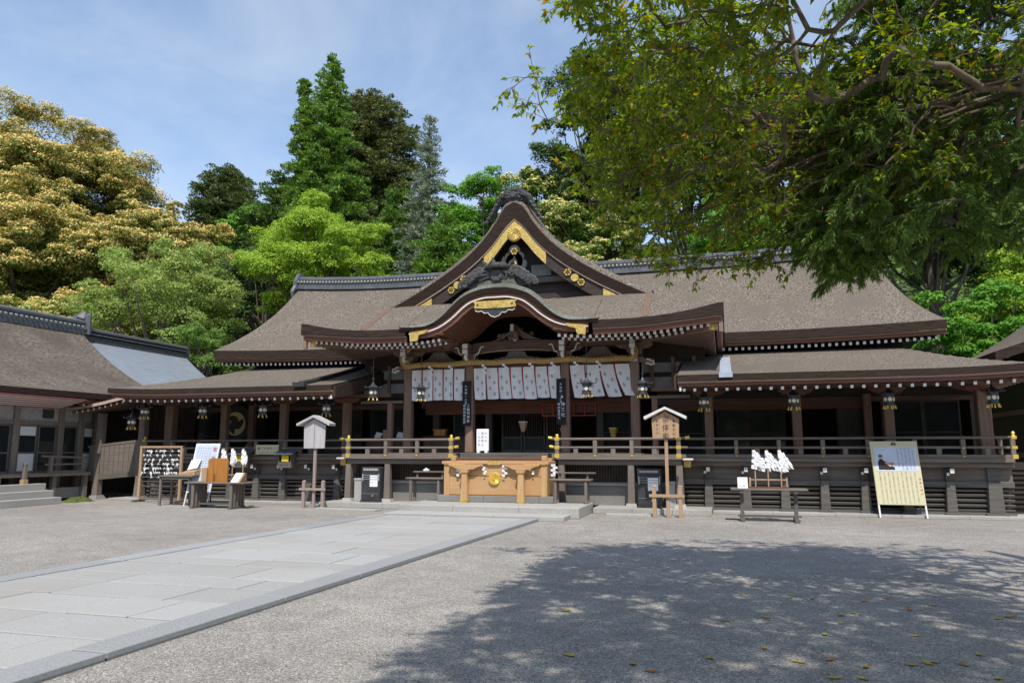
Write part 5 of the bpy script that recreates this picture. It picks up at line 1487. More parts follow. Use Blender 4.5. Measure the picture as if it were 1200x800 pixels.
# ------------------------------------------------------------------ eastern table with paper wands
e = thing('display_table', 'long weathered grey table on splayed feet before the eastern wing', 'table', (.86, 18.2, 0), 'display tables')
m = MB(); m.box(.04, 1.70, 17.98, 18.45, .70, .745); m.build('table_top', 'wood_grey', e, bevel=.008)
for x in (.28, 1.44):
    m = MB(); m.bar((x, 18.2, .08), (x, 18.2, .70), .085, .07, 0, up=(0, 1, 0)); m.build('leg', 'wood_slat', e, bevel=.006)
    m = MB(); m.box(x - .05, x + .05, 17.96, 18.46, 0, .08); m.build('foot', 'wood_slat', e, bevel=.008)
    m = MB(); m.box(x - .045, x + .045, 18.0, 18.42, .64, .70); m.build('cross_bearer', 'wood_slat', e)
m = MB(); m.box(.18, 1.55, 18.18, 18.23, .10, .15); m.build('stretcher', 'wood_slat', e)

def wand_stand(x0, x1, y, z, xs, lab, ztop, blow, seed):
    e = thing('wand_stand', lab, 'wand stand', ((x0 + x1) / 2, y, z), 'stands of paper wands')
    m = MB(); m.box(x0, x1, y - .11, y + .11, z + .001, z + .035); m.build('base_board', 'wood_red', e)
    for x in (x0 + .02, x1 - .02):
        m = MB(); m.box(x - .018, x + .018, y - .02, y + .02, z + .035, z + .24); m.build('upright', 'tan_wood', e)
    m = MB(); m.bar((x0, y, z + .19), (x1, y, z + .19), .022, .03); m.build('cross_rail', 'tan_wood', e)
    rr = random.Random(seed)
    for x in xs:
        m = MB(); m.tube([(x, y - .025, z + .03), (x, y - .025, ztop)], .015, 7); wnd = m.build('wand', 'tan_wood', e)
        for k in range(30):
            t = rr.random()
            w0 = .02; L_n = .26 + .14 * rr.random(); px, py, pz = x, y - .03 + rr.uniform(-.03, .03), ztop - .02 - .10 * t
            dirx = blow * rr.uniform(.0, 1.15) + rr.uniform(-.12, .12)
            if k == 0: mbw = MB()
            st = 5
            for j in range(st):
                a = j / st; b = (j + 1) / st
                zz = rr.uniform(-.012, .012); off = (.018 if j % 2 else -.018)
                mbw.add([(px + dirx * .36 * a + off - .03, py + zz, pz - L_n * a * .97), (px + dirx * .36 * a + off + .03, py - zz, pz - L_n * a * .97 + .015), (px + dirx * .36 * b + off + .03, py + zz - .01, pz - L_n * b - .02), (px + dirx * .36 * b + off - .03, py - zz, pz - L_n * b)], [(0, 1, 2, 3)])
        mbw.build('paper_tassel', 'paper', wnd)
    return e
wand_stand(.46, 1.30, 18.28, .745, (.60, .88, 1.16), 'three white paper wands in a low wooden stand on the long grey table', 1.62, .62, 11)
e = thing('price_card', 'plain white card leaning on the end of the eastern display table', 'card', (.32, 18.1, .745))
m = MB(); m.loft([[(.20, 18.08, .746), (.42, 18.08, .746), (.42, 18.10, .746), (.20, 18.10, .746)], [(.20, 18.13, .99), (.42, 18.13, .99), (.42, 18.15, .99), (.20, 18.15, .99)]]); q = m.build('card', 'paper', e)
m = MB(); letters(m, '大麻', (.27, 18.085, .80), (1, 0, 0), (0, .2, 1), .05, .07, vertical=False); m.build('lettering', 'faint_ink', q)

# ------------------------------------------------------------------ yellow explanation board by the eastern wing
e = thing('display_board', 'leaning cream board with a pale blue panel and printed columns, before the eastern wing', 'sign', (3.95, 20.15, .0), rz=0.0)
BX0, BX1 = 3.38, 4.42
def onb(u, v):                                   # u across, v up the leaning face; the board slants a little sideways
    return (lerp(BX0, BX1, u) + .075 * (1 - v), 20.16 - .22 * (1 - v), .12 + 1.70 * v)
def quad(mb, u0, u1, v0, v1, off, mi=0):
    P = [onb(u0, v0), onb(u1, v0), onb(u1, v1), onb(u0, v1)]
    mb.loft([[(a, b - off, c) for a, b, c in P], [(a, b - off + .004, c) for a, b, c in P]], True, True, mi)
m = MB()
P = [onb(0, .115), onb(1, .115), onb(1, 1), onb(0, 1)]
m.loft([[(a, b, c) for a, b, c in P], [(a, b + .03, c) for a, b, c in P]]); bd = m.build('board', 'cream_paper', e)
for u in (.01, .985):
    m = MB(); a = onb(u, -.065); b = onb(u, .99); m.bar((a[0], a[1] + .02, a[2]), (b[0], b[1] + .05, b[2]), .035, .03, 0, up=(0, 1, 0)); m.build('leg', 'white', e)
for u in (.05, .95):
    m = MB(); a = onb(u, .0); b = onb(u, .95); m.bar((a[0], 20.36, .076), (b[0], b[1] + .05, b[2]), .03, .03, 0, up=(0, 1, 0)); m.build('rear_leg', 'iron', e)
m = MB(); quad(m, .06, .955, .58, .92, .004); pn = m.build('blue_panel', 'print_blue', bd)
m = MB(); quad(m, .12, .46, .60, .615, .009)
m.build('picture_base', 'ink', pn)
# printed portrait: a person in dark clothes holding a box
def pt(u, v, off=.012): a = onb(u, v); return (a[0], a[1] - off, a[2])
def patch(pts, nm, mat, par, off=.012):
    m = MB(); m.loft([[pt(u, v, off) for u, v in pts], [pt(u, v, off - .003) for u, v in pts]]); return m.build(nm, mat, par)
patch([(.12, .615), (.12, .70), (.15, .745), (.20, .755), (.25, .72), (.30, .68), (.36, .66), (.46, .635), (.46, .615)], 'printed_figure', 'ink', pn)
patch([(.26, .725), (.34, .70), (.46, .70), (.46, .675), (.36, .66), (.29, .69)], 'printed_box', 'tan_wood', pn, .016)
patch([(.25, .70), (.30, .715), (.38, .665), (.42, .655), (.36, .64)], 'printed_hand', 'flesh', pn, .02)
patch([(.165, .75), (.16, .775), (.18, .79), (.22, .785), (.225, .755), (.19, .745)], 'printed_face', 'flesh', pn, .016)
patch([(.14, .775), (.15, .795), (.17, .81), (.21, .805), (.235, .785), (.16, .78)], 'printed_hair', 'ink', pn, .019)
m = MB()
for k, u in enumerate((.88, .80, .72, .64, .56)):
    letters(m, '大神神社の御神体は三輪山'[k:k + 9], onb(u, .895)[0:1] + (onb(u, .895)[1] - .01, onb(u, .895)[2]), (1, 0, 0), (.09 * 0 - .044, .13, 1), .042, .06)
m.build('lettering', 'faint_ink', pn)
m = MB()
for k in range(9):
    u = .86 - .092 * k; p_ = onb(u, .555)
    letters(m, ('古来より御本殿は設けず拝殿の奥', '三ツ鳥居を通し三輪山を拝する', '国の重要文化財に指定される拝')[k % 3], (p_[0], p_[1] - .006, p_[2]), (1, 0, 0), (-.044, .13, 1), .040, .054)
m.build('lettering', 'faint_ink', bd)
m = MB(); p_ = onb(.95, .47); letters(m, '拝殿と神山', (p_[0], p_[1] - .006, p_[2]), (1, 0, 0), (-.044, .13, 1), .052, .085); m.build('title_lettering', 'red_ink', bd)
m = MB(); c0 = onb(.5, .965)
for k in range(7):
    an = math.pi * k / 6; m.tube([(c0[0] + .025 * math.cos(an), c0[1] - .004, c0[2] - .02 + .03 * math.sin(an)), (c0[0] + .055 * math.cos(an), c0[1] - .004, c0[2] - .02 + .05 * math.sin(an))], [.012, .014], 5)
m.box(c0[0] - .055, c0[0] + .055, c0[1] - .008, c0[1] - .001, c0[2] - .035, c0[2] - .015); m.build('printed_crest', 'wood_dark', bd)

# ------------------------------------------------------------------ western display: fortune rack, tables, boards
e = thing('fortune_rack', 'wooden frame strung with rows of knotted white paper slips', 'rack', (-17.2, 19.75, 0))
for x in (-17.95, -16.42):
    m = MB(); m.box(x - .04, x + .04, 19.72, 19.79, .0, 1.72); m.build('upright', 'tan_wood', e, bevel=.005)
    m = MB(); m.box(x - .05, x + .05, 19.5, 20.0, 0, .06); m.build('foot', 'wood_slat', e)
m = MB(); m.box(-17.99, -16.38, 19.715, 19.795, 1.68, 1.74); m.build('top_rail', 'tan_wood', e)
m = MB(); m.box(-17.91, -16.46, 19.73, 19.78, .08, .14); m.build('bottom_rail', 'wood_grey', e)
rr = random.Random(21)
for k in range(9):
    z = 1.58 - .135 * k
    m = MB(); m.box(-17.91, -16.46, 19.745, 19.765, z - .012, z + .012); st_ = m.build('slip_bar', 'wood_slat', e)
    cnt = (15, 9, 13, 14, 20, 18, 5, 0, 0)[k]
    if cnt:
        m = MB()
        for q in range(cnt):
            x = rr.uniform(-17.87, -16.5); a = rr.uniform(-.5, .5)
            m.tube([(x - .03, 19.73, z - .03 + a * .03), (x, 19.722, z + .02), (x + .035, 19.73, z - .025 - a * .03)], [.010, .018, .009], 5)
            if rr.random() < .35: m.tube([(x, 19.722, z), (x + a * .08, 19.71, z - .09)], [.014, .009], 5)
        m.build('paper_slips', 'paper', st_)

e = thing('side_table', 'plain dark table beside the slip rack, carrying a tan box', 'table', (-15.6, 18.75, 0), 'display tables')
m = MB(); m.box(-16.18, -14.98, 18.5, 19.1, .83, .875); m.build('table_top', 'wood_grey', e, bevel=.006)
for x in (-16.1, -15.06):
    for y in (18.56, 19.04):
        m = MB(); m.box(x - .03, x + .03, y - .03, y + .03, 0, .83); m.build('leg', 'iron' if x > -16 else 'wood_grey_v', e)
m = MB(); m.box(-16.1, -15.06, 18.53, 18.56, .76, .83); m.build('apron', 'wood_slat', e)
e = thing('slip_box', 'tan wooden box with a sloping blue and white card, on the plain dark table', 'box', (-15.2, 18.75, .876))
m = MB(); m.loft([[(-15.5, 18.55, .876), (-14.95, 18.55, .876), (-14.95, 18.95, .876), (-15.5, 18.95, .876)], [(-15.5, 18.55, .93), (-14.95, 18.55, 1.0), (-14.95, 18.95, 1.12), (-15.5, 18.95, 1.02)]]); m.build('body', 'tan_wood', e, bevel=.006)
m = MB(); m.loft([[(-15.32, 18.7, 1.03), (-14.98, 18.7, 1.09), (-14.98, 18.72, 1.09), (-15.32, 18.72, 1.03)], [(-15.28, 18.82, 1.32), (-14.94, 18.82, 1.36), (-14.94, 18.84, 1.36), (-15.28, 18.84, 1.32)]]); q = m.build('card', 'paper', e)
m = MB(); letters(m, '授与所', (-15.12, 18.70, 1.24), (1, .0, .1), (0, .3, 1), .07, .085); m.build('lettering', 'print_blue', q)

e = thing('slatted_table', 'grey table with slatted end frames, carrying an upright amber board', 'table', (-13.7, 18.2, 0), 'display tables')
m = MB(); m.box(-14.72, -12.78, 17.86, 18.55, .685, .725); m.build('table_top', 'wood_grey', e, bevel=.008)
for x in (-14.45, -13.2):
    for k in range(5):
        y = 17.92 + k * .135
        m = MB(); m.box(x - .04, x + .04, y - .022, y + .022, .07, .685); m.build('leg_slat', 'wood_grey_v', e)
    m = MB(); m.box(x - .05, x + .05, 17.87, 18.52, 0, .07); m.build('foot', 'wood_slat', e, bevel=.006)
m = MB(); m.box(-14.45, -13.2, 18.17, 18.22, .09, .14); m.build('stretcher', 'wood_slat', e)
e = thing('amber_board', 'upright amber wooden board with rounded corners on the slatted table', 'board', (-13.75, 18.1, .726))
m = MB()
c = [(-14.07, .726), (-13.43, .726), (-13.43, 1.30), (-13.45, 1.35), (-13.50, 1.38), (-14.0, 1.38), (-14.05, 1.35), (-14.07, 1.30)]
m.prism(c, 'y', 18.02, 18.07); m.build('board', 'orange_wood', e)
m = MB(); m.box(-14.25, -14.08, 17.98, 18.3, .727, 1.12); m.build('side_block', 'tan_wood', e, bevel=.005)
m = MB(); m.box(-13.9, -13.82, 17.93, 18.0, .727, .95); m.build('stay', 'orange_wood', e)
e = thing('card_wedge', 'white card on a small tan wedge near the end of the slatted table', 'card', (-13.1, 18.05, .726))
m = MB(); m.loft([[(-13.25, 17.95, .727), (-12.97, 17.95, .727), (-12.97, 18.2, .727), (-13.25, 18.2, .727)], [(-13.20, 18.12, .98), (-12.92, 18.12, .98), (-12.92, 18.2, .98), (-13.20, 18.2, .98)]]); m.build('wedge', 'tan_wood', e)
m = MB(); m.loft([[(-13.26, 17.935, .73), (-13.02, 17.935, .73), (-13.02, 17.947, .73), (-13.26, 17.947, .73)], [(-13.20, 18.105, .98), (-12.98, 18.105, .98), (-12.98, 18.117, .98), (-13.20, 18.117, .98)]]); m.build('card', 'paper', e)
wand_stand(-14.2, -13.1, 18.42, .725, (-13.88, -13.55, -13.2), 'three white paper wands in a stand behind the amber board', 1.66, .25, 17)
e = thing('tall_notice', 'tall pale blue leaning notice with five dark red characters, behind the slatted table', 'sign', (-14.8, 19.0, 0))
def ont(u, v): return (lerp(-15.25, -14.42, u) - .12 * (1 - v), 18.95 - .25 * (1 - v), .10 + 1.70 * v)
P = [ont(0, .16), ont(1, .16), ont(1, 1), ont(0, 1)]
m = MB(); m.loft([P, [(a, b + .025, c) for a, b, c in P]]); bd = m.build('board', 'paper', e)
P = [ont(.04, .18), ont(.96, .18), ont(.96, .98), ont(.04, .98)]
m = MB(); m.loft([[(a, b - .003, c) for a, b, c in P], [(a, b - .001, c) for a, b, c in P]]); sh_ = m.build('printed_sheet', 'print_blue', bd)
m = MB()
for k, ch in enumerate('御祈祷受付'):
    p_ = ont(.84, .90 - .155 * k); letters(m, ch, (p_[0], p_[1] - .008, p_[2]), (1, 0, 0), (.07, .14, 1), .15)
m.build('title_lettering', 'red_ink', sh_)
m = MB()
for k in range(6):
    p_ = ont(.66 - .1 * k, .92); letters(m, '家内安全商売繁盛交通安全身体健全', (p_[0], p_[1] - .008, p_[2]), (1, 0, 0), (.07, .14, 1), .045, .075)
m.build('lettering', 'faint_ink', sh_)
for u in (.02, .97):
    m = MB(); a = ont(u, -.06); b = ont(u, .99); m.bar((a[0], a[1] + .015, a[2]), (b[0], b[1] + .045, b[2]), .03, .03, 0, up=(0, 1, 0)); m.build('leg', 'white', e)
m = MB(); m.bar((-14.9, 19.3, 0), (-14.9, 19.02, 1.5), .03, .03, 0, up=(0, 1, 0)); m.build('rear_leg', 'iron', e)

# plaque and small roofed boxes on the western railing
e = thing('rail_plaque', 'cream plaque with dark brush lettering fixed to the western railing', 'sign', (-13.66, 20.2, 1.48))
m = MB(); m.box(-14.06, -13.26, 20.19, 20.22, 1.48, 1.77); q = m.build('plaque', 'cream_paper', e)
m = MB(); letters(m, '撤下大神みくじ', (-13.95, 20.186, 1.66), (1, 0, 0), (0, 0, 1), .09, .11, vertical=False); letters(m, 'ご自由にお取り下さい', (-13.95, 20.186, 1.54), (1, 0, 0), (0, 0, 1), .05, .065, vertical=False); m.build('lettering', 'wood_dark', q)
for x, lab in ((-12.88, 'grey sloping-lidded box with yellow slip, between cream plaque and grey notice post'), (-14.47, 'grey sloping-lidded box with yellow slip, west of the cream plaque on the railing')):
    e = thing('roofed_box', lab, 'box', (x, 20.1, 1.1), 'roofed boxes on the western railing')
    m = MB(); m.box(x - .22, x + .22, 19.96, 20.2, 1.08, 1.26); m.box(x - .22, x - .2, 19.96, 20.2, 1.26, 1.5); m.box(x + .2, x + .22, 19.96, 20.2, 1.26, 1.5); m.box(x - .2, x + .2, 20.17, 20.2, 1.26, 1.56); m.build('body', 'wood_slat', e)
    m = MB(); m.loft([[(x - .36, 19.86, 1.47), (x + .30, 19.86, 1.47), (x + .30, 19.86, 1.495), (x - .36, 19.86, 1.495)], [(x - .26, 20.23, 1.63), (x + .38, 20.23, 1.63), (x + .38, 20.23, 1.655), (x - .26, 20.23, 1.655)]]); m.build('lid', 'tile', e)
    m = MB(); m.box(x - .10, x + .13, 19.95, 19.98, 1.27, 1.46); m.build('yellow_slip', 'yellow', e)
    m = MB(); letters(m, 'おふだ', (x - .1, 19.956, 1.17), (1, 0, 0), (0, 0, 1), .075, .1, vertical=False); m.build('lettering', 'ink', e)

# ------------------------------------------------------------------ things inside the dim hall
# drum with a gold three-comma mark
e = thing('festival_drum', 'large dark drum with a gilt three-comma mark, standing inside the western wing', 'drum', (X(-10.25), 22.5, 1.41))
dz = 2.50; dx = X(-10.25)
m = MB(); m.tube([(dx, 22.0, dz), (dx, 22.1, dz), (dx, 22.5, dz), (dx, 22.9, dz)], [.62, .68, .72, .62], 36); m.build('drum_body', 'interior', e, smooth=40)
m = MB(); m.tube([(dx, 21.985, dz), (dx, 21.999, dz)], .60, 36); hd = m.build('drum_skin', 'iron', e)
m = MB()
for k in range(3):
    a0 = k * 2 * math.pi / 3 + .5
    outer = [(.40 * math.cos(a0 + t * 2.2), .40 * math.sin(a0 + t * 2.2)) for t in lin(0, 1, 14)]
    inner = [((.16 + .22 * t) * math.cos(a0 + .1 + t * 2.05), (.16 + .22 * t) * math.sin(a0 + .1 + t * 2.05)) for t in lin(0, 1, 14)]
    m.prism([(dx + a, dz + b) for a, b in outer] + [(dx + a, dz + b) for a, b in reversed(inner)], 'y', 21.965, 21.984)
m.build('gilt_mark', 'pale_gilt', hd)
m = MB(); m.box(dx - .6, dx - .5, 22.1, 22.8, 1.41, 2.2); m.box(dx + .5, dx + .6, 22.1, 22.8, 1.41, 2.2); m.box(dx - .6, dx + .6, 22.2, 22.7, 1.6, 1.7); m.build('drum_stand', 'interior', e)
# furled pale cover standing by the inner columns
m = MB(); m.lathe((X(-7.02), 21.55, 1.406), [(.10, 0), (.12, .4), (.13, .85), (.11, 1.0), (.04, 1.12), (0, 1.15)], 10)
tag(m.build('furled_banner', 'plaster_grey', smooth=50), 'pale furled banner standing upright on the western veranda behind the grey notice post', 'banner')
# hanging paper lamps
for x, y, z, lab in ((X(.02), 21.8, 2.16, 'pale tapered paper lamp hanging under the middle curtain'), (X(1.25), 22.0, 1.95, 'small gilt lamp hanging beside the eastern inner column'), (X(2.75), 21.8, 1.95, 'small gilt lamp hanging in the eastern bay of the porch')):
    e = thing('hanging_lamp', lab, 'lamp', (x, y, z), 'lamps inside the porch')
    big = 'paper' in lab
    m = MB(); m.lathe((x, y, z), [(.05, 0), (.075, .05), (.13, .26), (.135, .28)], 8); m.build('lamp_shade', 'tan_wood' if big else 'gold', e)
    m = MB(); m.lathe((x, y, z + .28), [(.145, 0), (.145, .025)], 8); m.build('rim', 'offwhite' if big else 'brass', e)
    m = MB(); m.tube([(x, y, z + .3), (x, y, 3.3)], .006, 4); m.build('cord', 'iron', e)
# red lattice rail inside
m = MB()
x0, x1 = X(.55), X(2.2)
for z in (2.62, 2.98): m.box(x0, x1, 22.05, 22.08, z, z + .035)
for k in range(6):
    x = lerp(x0, x1 - .03, k / 5); m.box(x, x + .03, 22.045, 22.085, 2.62, 3.0)
tag(m.build('red_lattice', 'red_paint'), 'red lacquered lattice hanging behind the middle curtain', 'lattice screen')
# counter with small offerings in the western bay, and papers behind the glass
e = thing('counter', 'low dark counter inside the western porch bay with small things on it', 'counter', (X(-2.55), 21.9, 1.53))
m = MB(); m.box(X(-3.2), X(-1.75), 21.75, 22.1, 1.53, 2.02); m.build('body', 'interior', e)
m = MB(); m.box(X(-3.25), X(-1.7), 21.7, 22.12, 2.02, 2.05); m.build('top', 'wood_dark', e)
m = MB(); m.box(X(-2.86), X(-2.5), 21.78, 22.0, 2.051, 2.24); m.box(X(-2.9), X(-2.46), 21.77, 22.01, 2.22, 2.25); tag(m.build('offertory_tray', 'orange_wood'), 'small orange wooden tray box on the dark counter', 'tray')
e = thing('amulet_counter', 'narrow counter with white papers behind the western porch railing', 'counter', (X(-4.1), 21.7, 1.41))
m = MB(); m.box(X(-5.1), X(-3.75), 21.6, 21.95, 1.41, 1.96); m.build('body', 'interior', e)
m = MB(); m.box(X(-5.15), X(-3.7), 21.56, 21.98, 1.96, 1.985); m.build('top', 'wood_grey', e)
for x, w_, lab in ((X(-4.1), .3, 'white papers fanned on the narrow counter'), (X(-4.85), .2, 'white card standing on the narrow counter next to the tan box')):
    m = MB(); m.loft([[(x, 21.66, 1.986), (x + w_, 21.66, 1.986), (x + w_, 21.69, 1.986), (x, 21.69, 1.986)], [(x + .03, 21.76, 2.18), (x + w_ + .05, 21.76, 2.14), (x + w_ + .05, 21.78, 2.14), (x + .03, 21.78, 2.18)]]); tag(m.build('paper_card', 'paper'), lab, 'card')
m = MB(); m.box(X(-4.56), X(-4.3), 21.66, 21.86, 1.986, 2.24); tag(m.build('tan_box', 'tan_wood', bevel=.01), 'tan wooden box on the narrow counter behind the western railing', 'box')

# ------------------------------------------------------------------ leaves fallen on the gravel
def leaf_shape(L_n, W_n, curl):
    m = MB(); n = 6; rows = []
    for i in range(n + 1):
        t = i / n; w_ = W_n * math.sin(math.pi * min(1, t * .97 + .03)) ** .8
        z = .004 + curl * (t - .5) ** 2 * 4 * .007
        rows.append([(t * L_n - L_n / 2, -w_ / 2, z + .004), (t * L_n - L_n / 2, 0, z), (t * L_n - L_n / 2, w_ / 2, z + .004)])
    m.loft(rows, False, False)
    return m
M['leaf_yellow'] = noisy('fallen_yellow', (0.33, 0.22, 0.03), (0.50, 0.37, 0.06), (40, 40, 40), rough=0.6)
M['leaf_brown'] = noisy('fallen_brown', (0.28, 0.12, 0.03), (0.42, 0.22, 0.05), (40, 40, 40), rough=0.6)
LP = [(0.63, 9.12), (1.36, 8.99), (1.01, 8.17), (0.96, 7.8), (2.0, 8.95), (2.58, 8.54), (0.76, 7.31), (-0.08, 7.62), (1.27, 6.48), (1.65, 6.59), (-0.19, 6.25), (-0.75, 5.92), (1.85, 6.94), (0.93, 6.32), (0.67, 5.97), (0.86, 6.01), (0.46, 6.33), (1.71, 8.64), (1.78, 6.27), (2.43, 8.42), (-1.62, 7.64), (0.12, 9.14), (0.3, 7.87), (2.87, 11.7), (1.51, 7.47), (1.62, 9.22), (1.4, 6.56), (1.45, 6.61), (0.83, 8.99), (0.7, 6.46), (1.14, 8.32), (-1.26, 6.03), (0.23, 6.67), (-0.6, 5.78)]
protos = {}
rr = random.Random(31)
for k, (x, y) in enumerate(LP):
    mt = 'leaf_brown' if k % 4 == 1 else 'leaf_yellow'
    key = (mt, k % 3)
    if key not in protos:
        o = leaf_shape(.095 + .012 * (k % 3), .045, .6 + .4 * (k % 3)).build('fallen_leaf', mt); protos[key] = o
    else:
        o = protos[key].copy(); COL.objects.link(o)
    o.location = (x, y, 0.002); o.rotation_euler = (rr.uniform(-.12, .12), rr.uniform(-.12, .12), rr.uniform(0, 6.28))
    tag(o, 'dry brownish leaf fallen on the shaded gravel' if mt == 'leaf_brown' else 'yellow leaf fallen on the shaded gravel', 'leaf', 'brown leaves fallen on the gravel' if mt == 'leaf_brown' else 'yellow leaves fallen on the gravel')
# ------------------------------------------------------------------ trees
M['lf_gold'] = leaf_mat('flowering_tips', (0.42, 0.275, 0.085), (0.64, 0.46, 0.175), .22)
M['lf_cream'] = leaf_mat('cream_flowering_tips', (0.46, 0.34, 0.12), (0.66, 0.52, 0.22), .22)
M['lf_olive'] = leaf_mat('olive_leaves', (0.055, 0.08, 0.014), (0.17, 0.19, 0.038), .28)
M['lf_mid'] = leaf_mat('mid_green_leaves', (0.045, 0.09, 0.015), (0.15, 0.235, 0.042), .32)
M['lf_fresh'] = leaf_mat('fresh_green_leaves', (0.12, 0.20, 0.018), (0.27, 0.36, 0.04), .35)
M['lf_bright'] = leaf_mat('bright_green_leaves', (0.05, 0.14, 0.015), (0.15, 0.30, 0.035), .35)
M['lf_soft'] = leaf_mat('soft_green_leaves', (0.10, 0.15, 0.03), (0.27, 0.33, 0.085), .32)
M['lf_dark'] = leaf_mat('dark_green_leaves', (0.022, 0.045, 0.013), (0.075, 0.115, 0.033), .2)
M['lf_cedar'] = leaf_mat('cedar_needles', (0.042, 0.092, 0.015), (0.15, 0.24, 0.042), .28)
M['lf_bronze'] = leaf_mat('bronze_green_needles', (0.055, 0.065, 0.02), (0.15, 0.15, 0.045), .2)
M['lf_grey'] = leaf_mat('grey_green_needles', (0.085, 0.115, 0.07), (0.20, 0.235, 0.15), .2)

def leaf_object(name, C, U, W, mats, mi, parent):
    """one mesh of four-cornered leaves: centres C, half-length vectors U, half-width vectors W"""
    n = len(C)
    V = np.empty((n, 4, 3), np.float32)
    V[:, 0] = C - U; V[:, 1] = C + W + U * .15; V[:, 2] = C + U; V[:, 3] = C - W + U * .15
    off = np.zeros(3); q = parent
    while q is not None:
        off += np.array(q.location); q = q.parent
    V -= off
    me = bpy.data.meshes.new(name)
    me.vertices.add(n * 4); me.vertices.foreach_set('co', V.reshape(-1))
    me.loops.add(n * 4); me.loops.foreach_set('vertex_index', np.arange(n * 4, dtype=np.int32))
    me.polygons.add(n)
    me.polygons.foreach_set('loop_start', np.arange(0, n * 4, 4, dtype=np.int32))
    me.polygons.foreach_set('loop_total', np.full(n, 4, np.int32))
    for m in mats: me.materials.append(M[m])
    me.polygons.foreach_set('material_index', np.asarray(mi, np.int32))
    me.update(calc_edges=True); me.validate()
    o = bpy.data.objects.new(name, me); COL.objects.link(o); o.parent = parent
    return o

def unit(v): return v / np.maximum(1e-6, np.linalg.norm(v, axis=-1, keepdims=True))
def rand_unit(r, n): return unit(r.normal(size=(n, 3)))

def leaf_frames(r, C, N, ln, wd, jit=.6, droop=0.0):
    N = unit(N + jit * r.normal(size=N.shape))
    A = unit(np.cross(N, rand_unit(r, len(N))))
    A[:, 2] -= droop; A = unit(A)
    B = unit(np.cross(N, A))
    s = r.uniform(.7, 1.3, (len(N), 1))
    return A * ln * s * .5, B * wd * s * .5

def clump_points(r, cen, rad, n, flat=.75):
    """leaves over the upper shell of a clump"""
    d = rand_unit(r, n); d[:, 2] = np.where(d[:, 2] < -.25, -d[:, 2], d[:, 2])
    k = rad * r.uniform(.62, 1.08, (n, 1))
    return cen + d * k * np.array([1, 1, flat]), unit(d * np.array([1, 1, 1.3]))

def broadleaf(name, label, x, y, zb, ztop, zcb, Rr, mats, seed, leaf=.26, dens=1.0, bark='bark', flower=.0, group=None, lobes=46, sub=7, open_=0.0, lean=(0, 0)):
    """trunk and limbs from zb, crown between zcb and ztop of half-width Rr built from clumps of clumps"""
    leaf *= .68
    r = np.random.default_rng(seed)
    t = thing(name, label, 'tree', (x, y, zb), group)
    cz = (ztop + zcb) / 2; Rz = (ztop - zcb) / 2
    cx, cy = x + lean[0], y + lean[1]
    L1 = []; 
    tries = 0
    while len(L1) < lobes and tries < lobes * 30:
        tries += 1
        d = rand_unit(r, 1)[0]
        if d[2] < -.72: continue
        k = r.uniform(.55, .92) if r.random() < .8 else r.uniform(.15, .5)
        wob = 1 + .16 * math.sin(d[0] * 5 + seed) + .12 * math.sin(d[1] * 7 + d[2] * 4)
        p = np.array([cx + d[0] * Rr * k * wob, cy + d[1] * Rr * .85 * k, cz + d[2] * Rz * k * wob])
        rad = Rr * (r.uniform(.17, .31) if not flower > .8 else r.uniform(.10, .23))
        if any(np.linalg.norm(p - q) < (.55 if lobes < 60 else .42) * max(rad, s) for q, s in L1): continue
        L1.append((p, rad))
    Cs, Ns, Ms = [], [], []
    for p, rad in L1:
        for k in range(sub + 1):
            if k == 0: c, rr_ = p, rad * .82
            else:
                d = rand_unit(r, 1)[0]; d[2] = abs(d[2]) * .9 + .05 if r.random() < .8 else d[2]
                c = p + d * rad * r.uniform(.6, .95) * np.array([1, 1, .75]); rr_ = rad * r.uniform(.30, .5)
            n = int(dens * 38 * (rr_ / leaf) ** 2 * .34) + 10
            P, N = clump_points(r, c, rr_, n)
            if open_: 
                keep = r.random(n) > open_; P, N = P[keep], N[keep]; n = len(P)
            up = (P[:, 2] - c[2]) / rr_
            out = ((P - np.array([cx, cy, cz])) / np.array([Rr, Rr, Rz])); od = np.linalg.norm(out, axis=1)
            fl = (r.random(n) < flower * np.clip(.05 + 1.5 * up, 0, .92) * np.clip((od - .35) * 2.2, 0, 1)).astype(int)
            Cs.append(P); Ns.append(N); Ms.append(fl)
    C = np.concatenate(Cs); N = np.concatenate(Ns); mi = np.concatenate(Ms)
    U, W = leaf_frames(r, C, N + np.array([.12, -.35, .35]), leaf, leaf * .52, jit=.5)
    leaf_object('crown', C, U, W, mats, mi if len(mats) > 1 else np.zeros(len(C)), t)
    m = MB(); tr = max(.12, Rr * .055)
    top = Vector((cx, cy, lerp(zcb, ztop, .55)))
    base = Vector((x, y, zb - .3))
    mids = [base.lerp(top, k / 6) + Vector((r.uniform(-.12, .12) * Rr * .4, r.uniform(-.12, .12) * Rr * .4, 0)) * (0 < k < 6) for k in range(7)]
    m.tube(mids, [tr * (1.25 - .95 * k / 6) for k in range(7)], 8)
    tk = m.build('trunk', bark, t, smooth=60)
    m = MB()
    for p, rad in L1[:34]:
        a = mids[min(6, 2 + int(r.integers(0, 4)))]; b = Vector(p)
        mm = a.lerp(b, .5) + Vector((0, 0, -.12 * (b - a).length + r.uniform(-.2, .3)))
        m.tube([a, mm, b], [tr * .42, tr * .26, tr * .10], 6)
    m.build('limbs', bark, t, smooth=60)
    return t

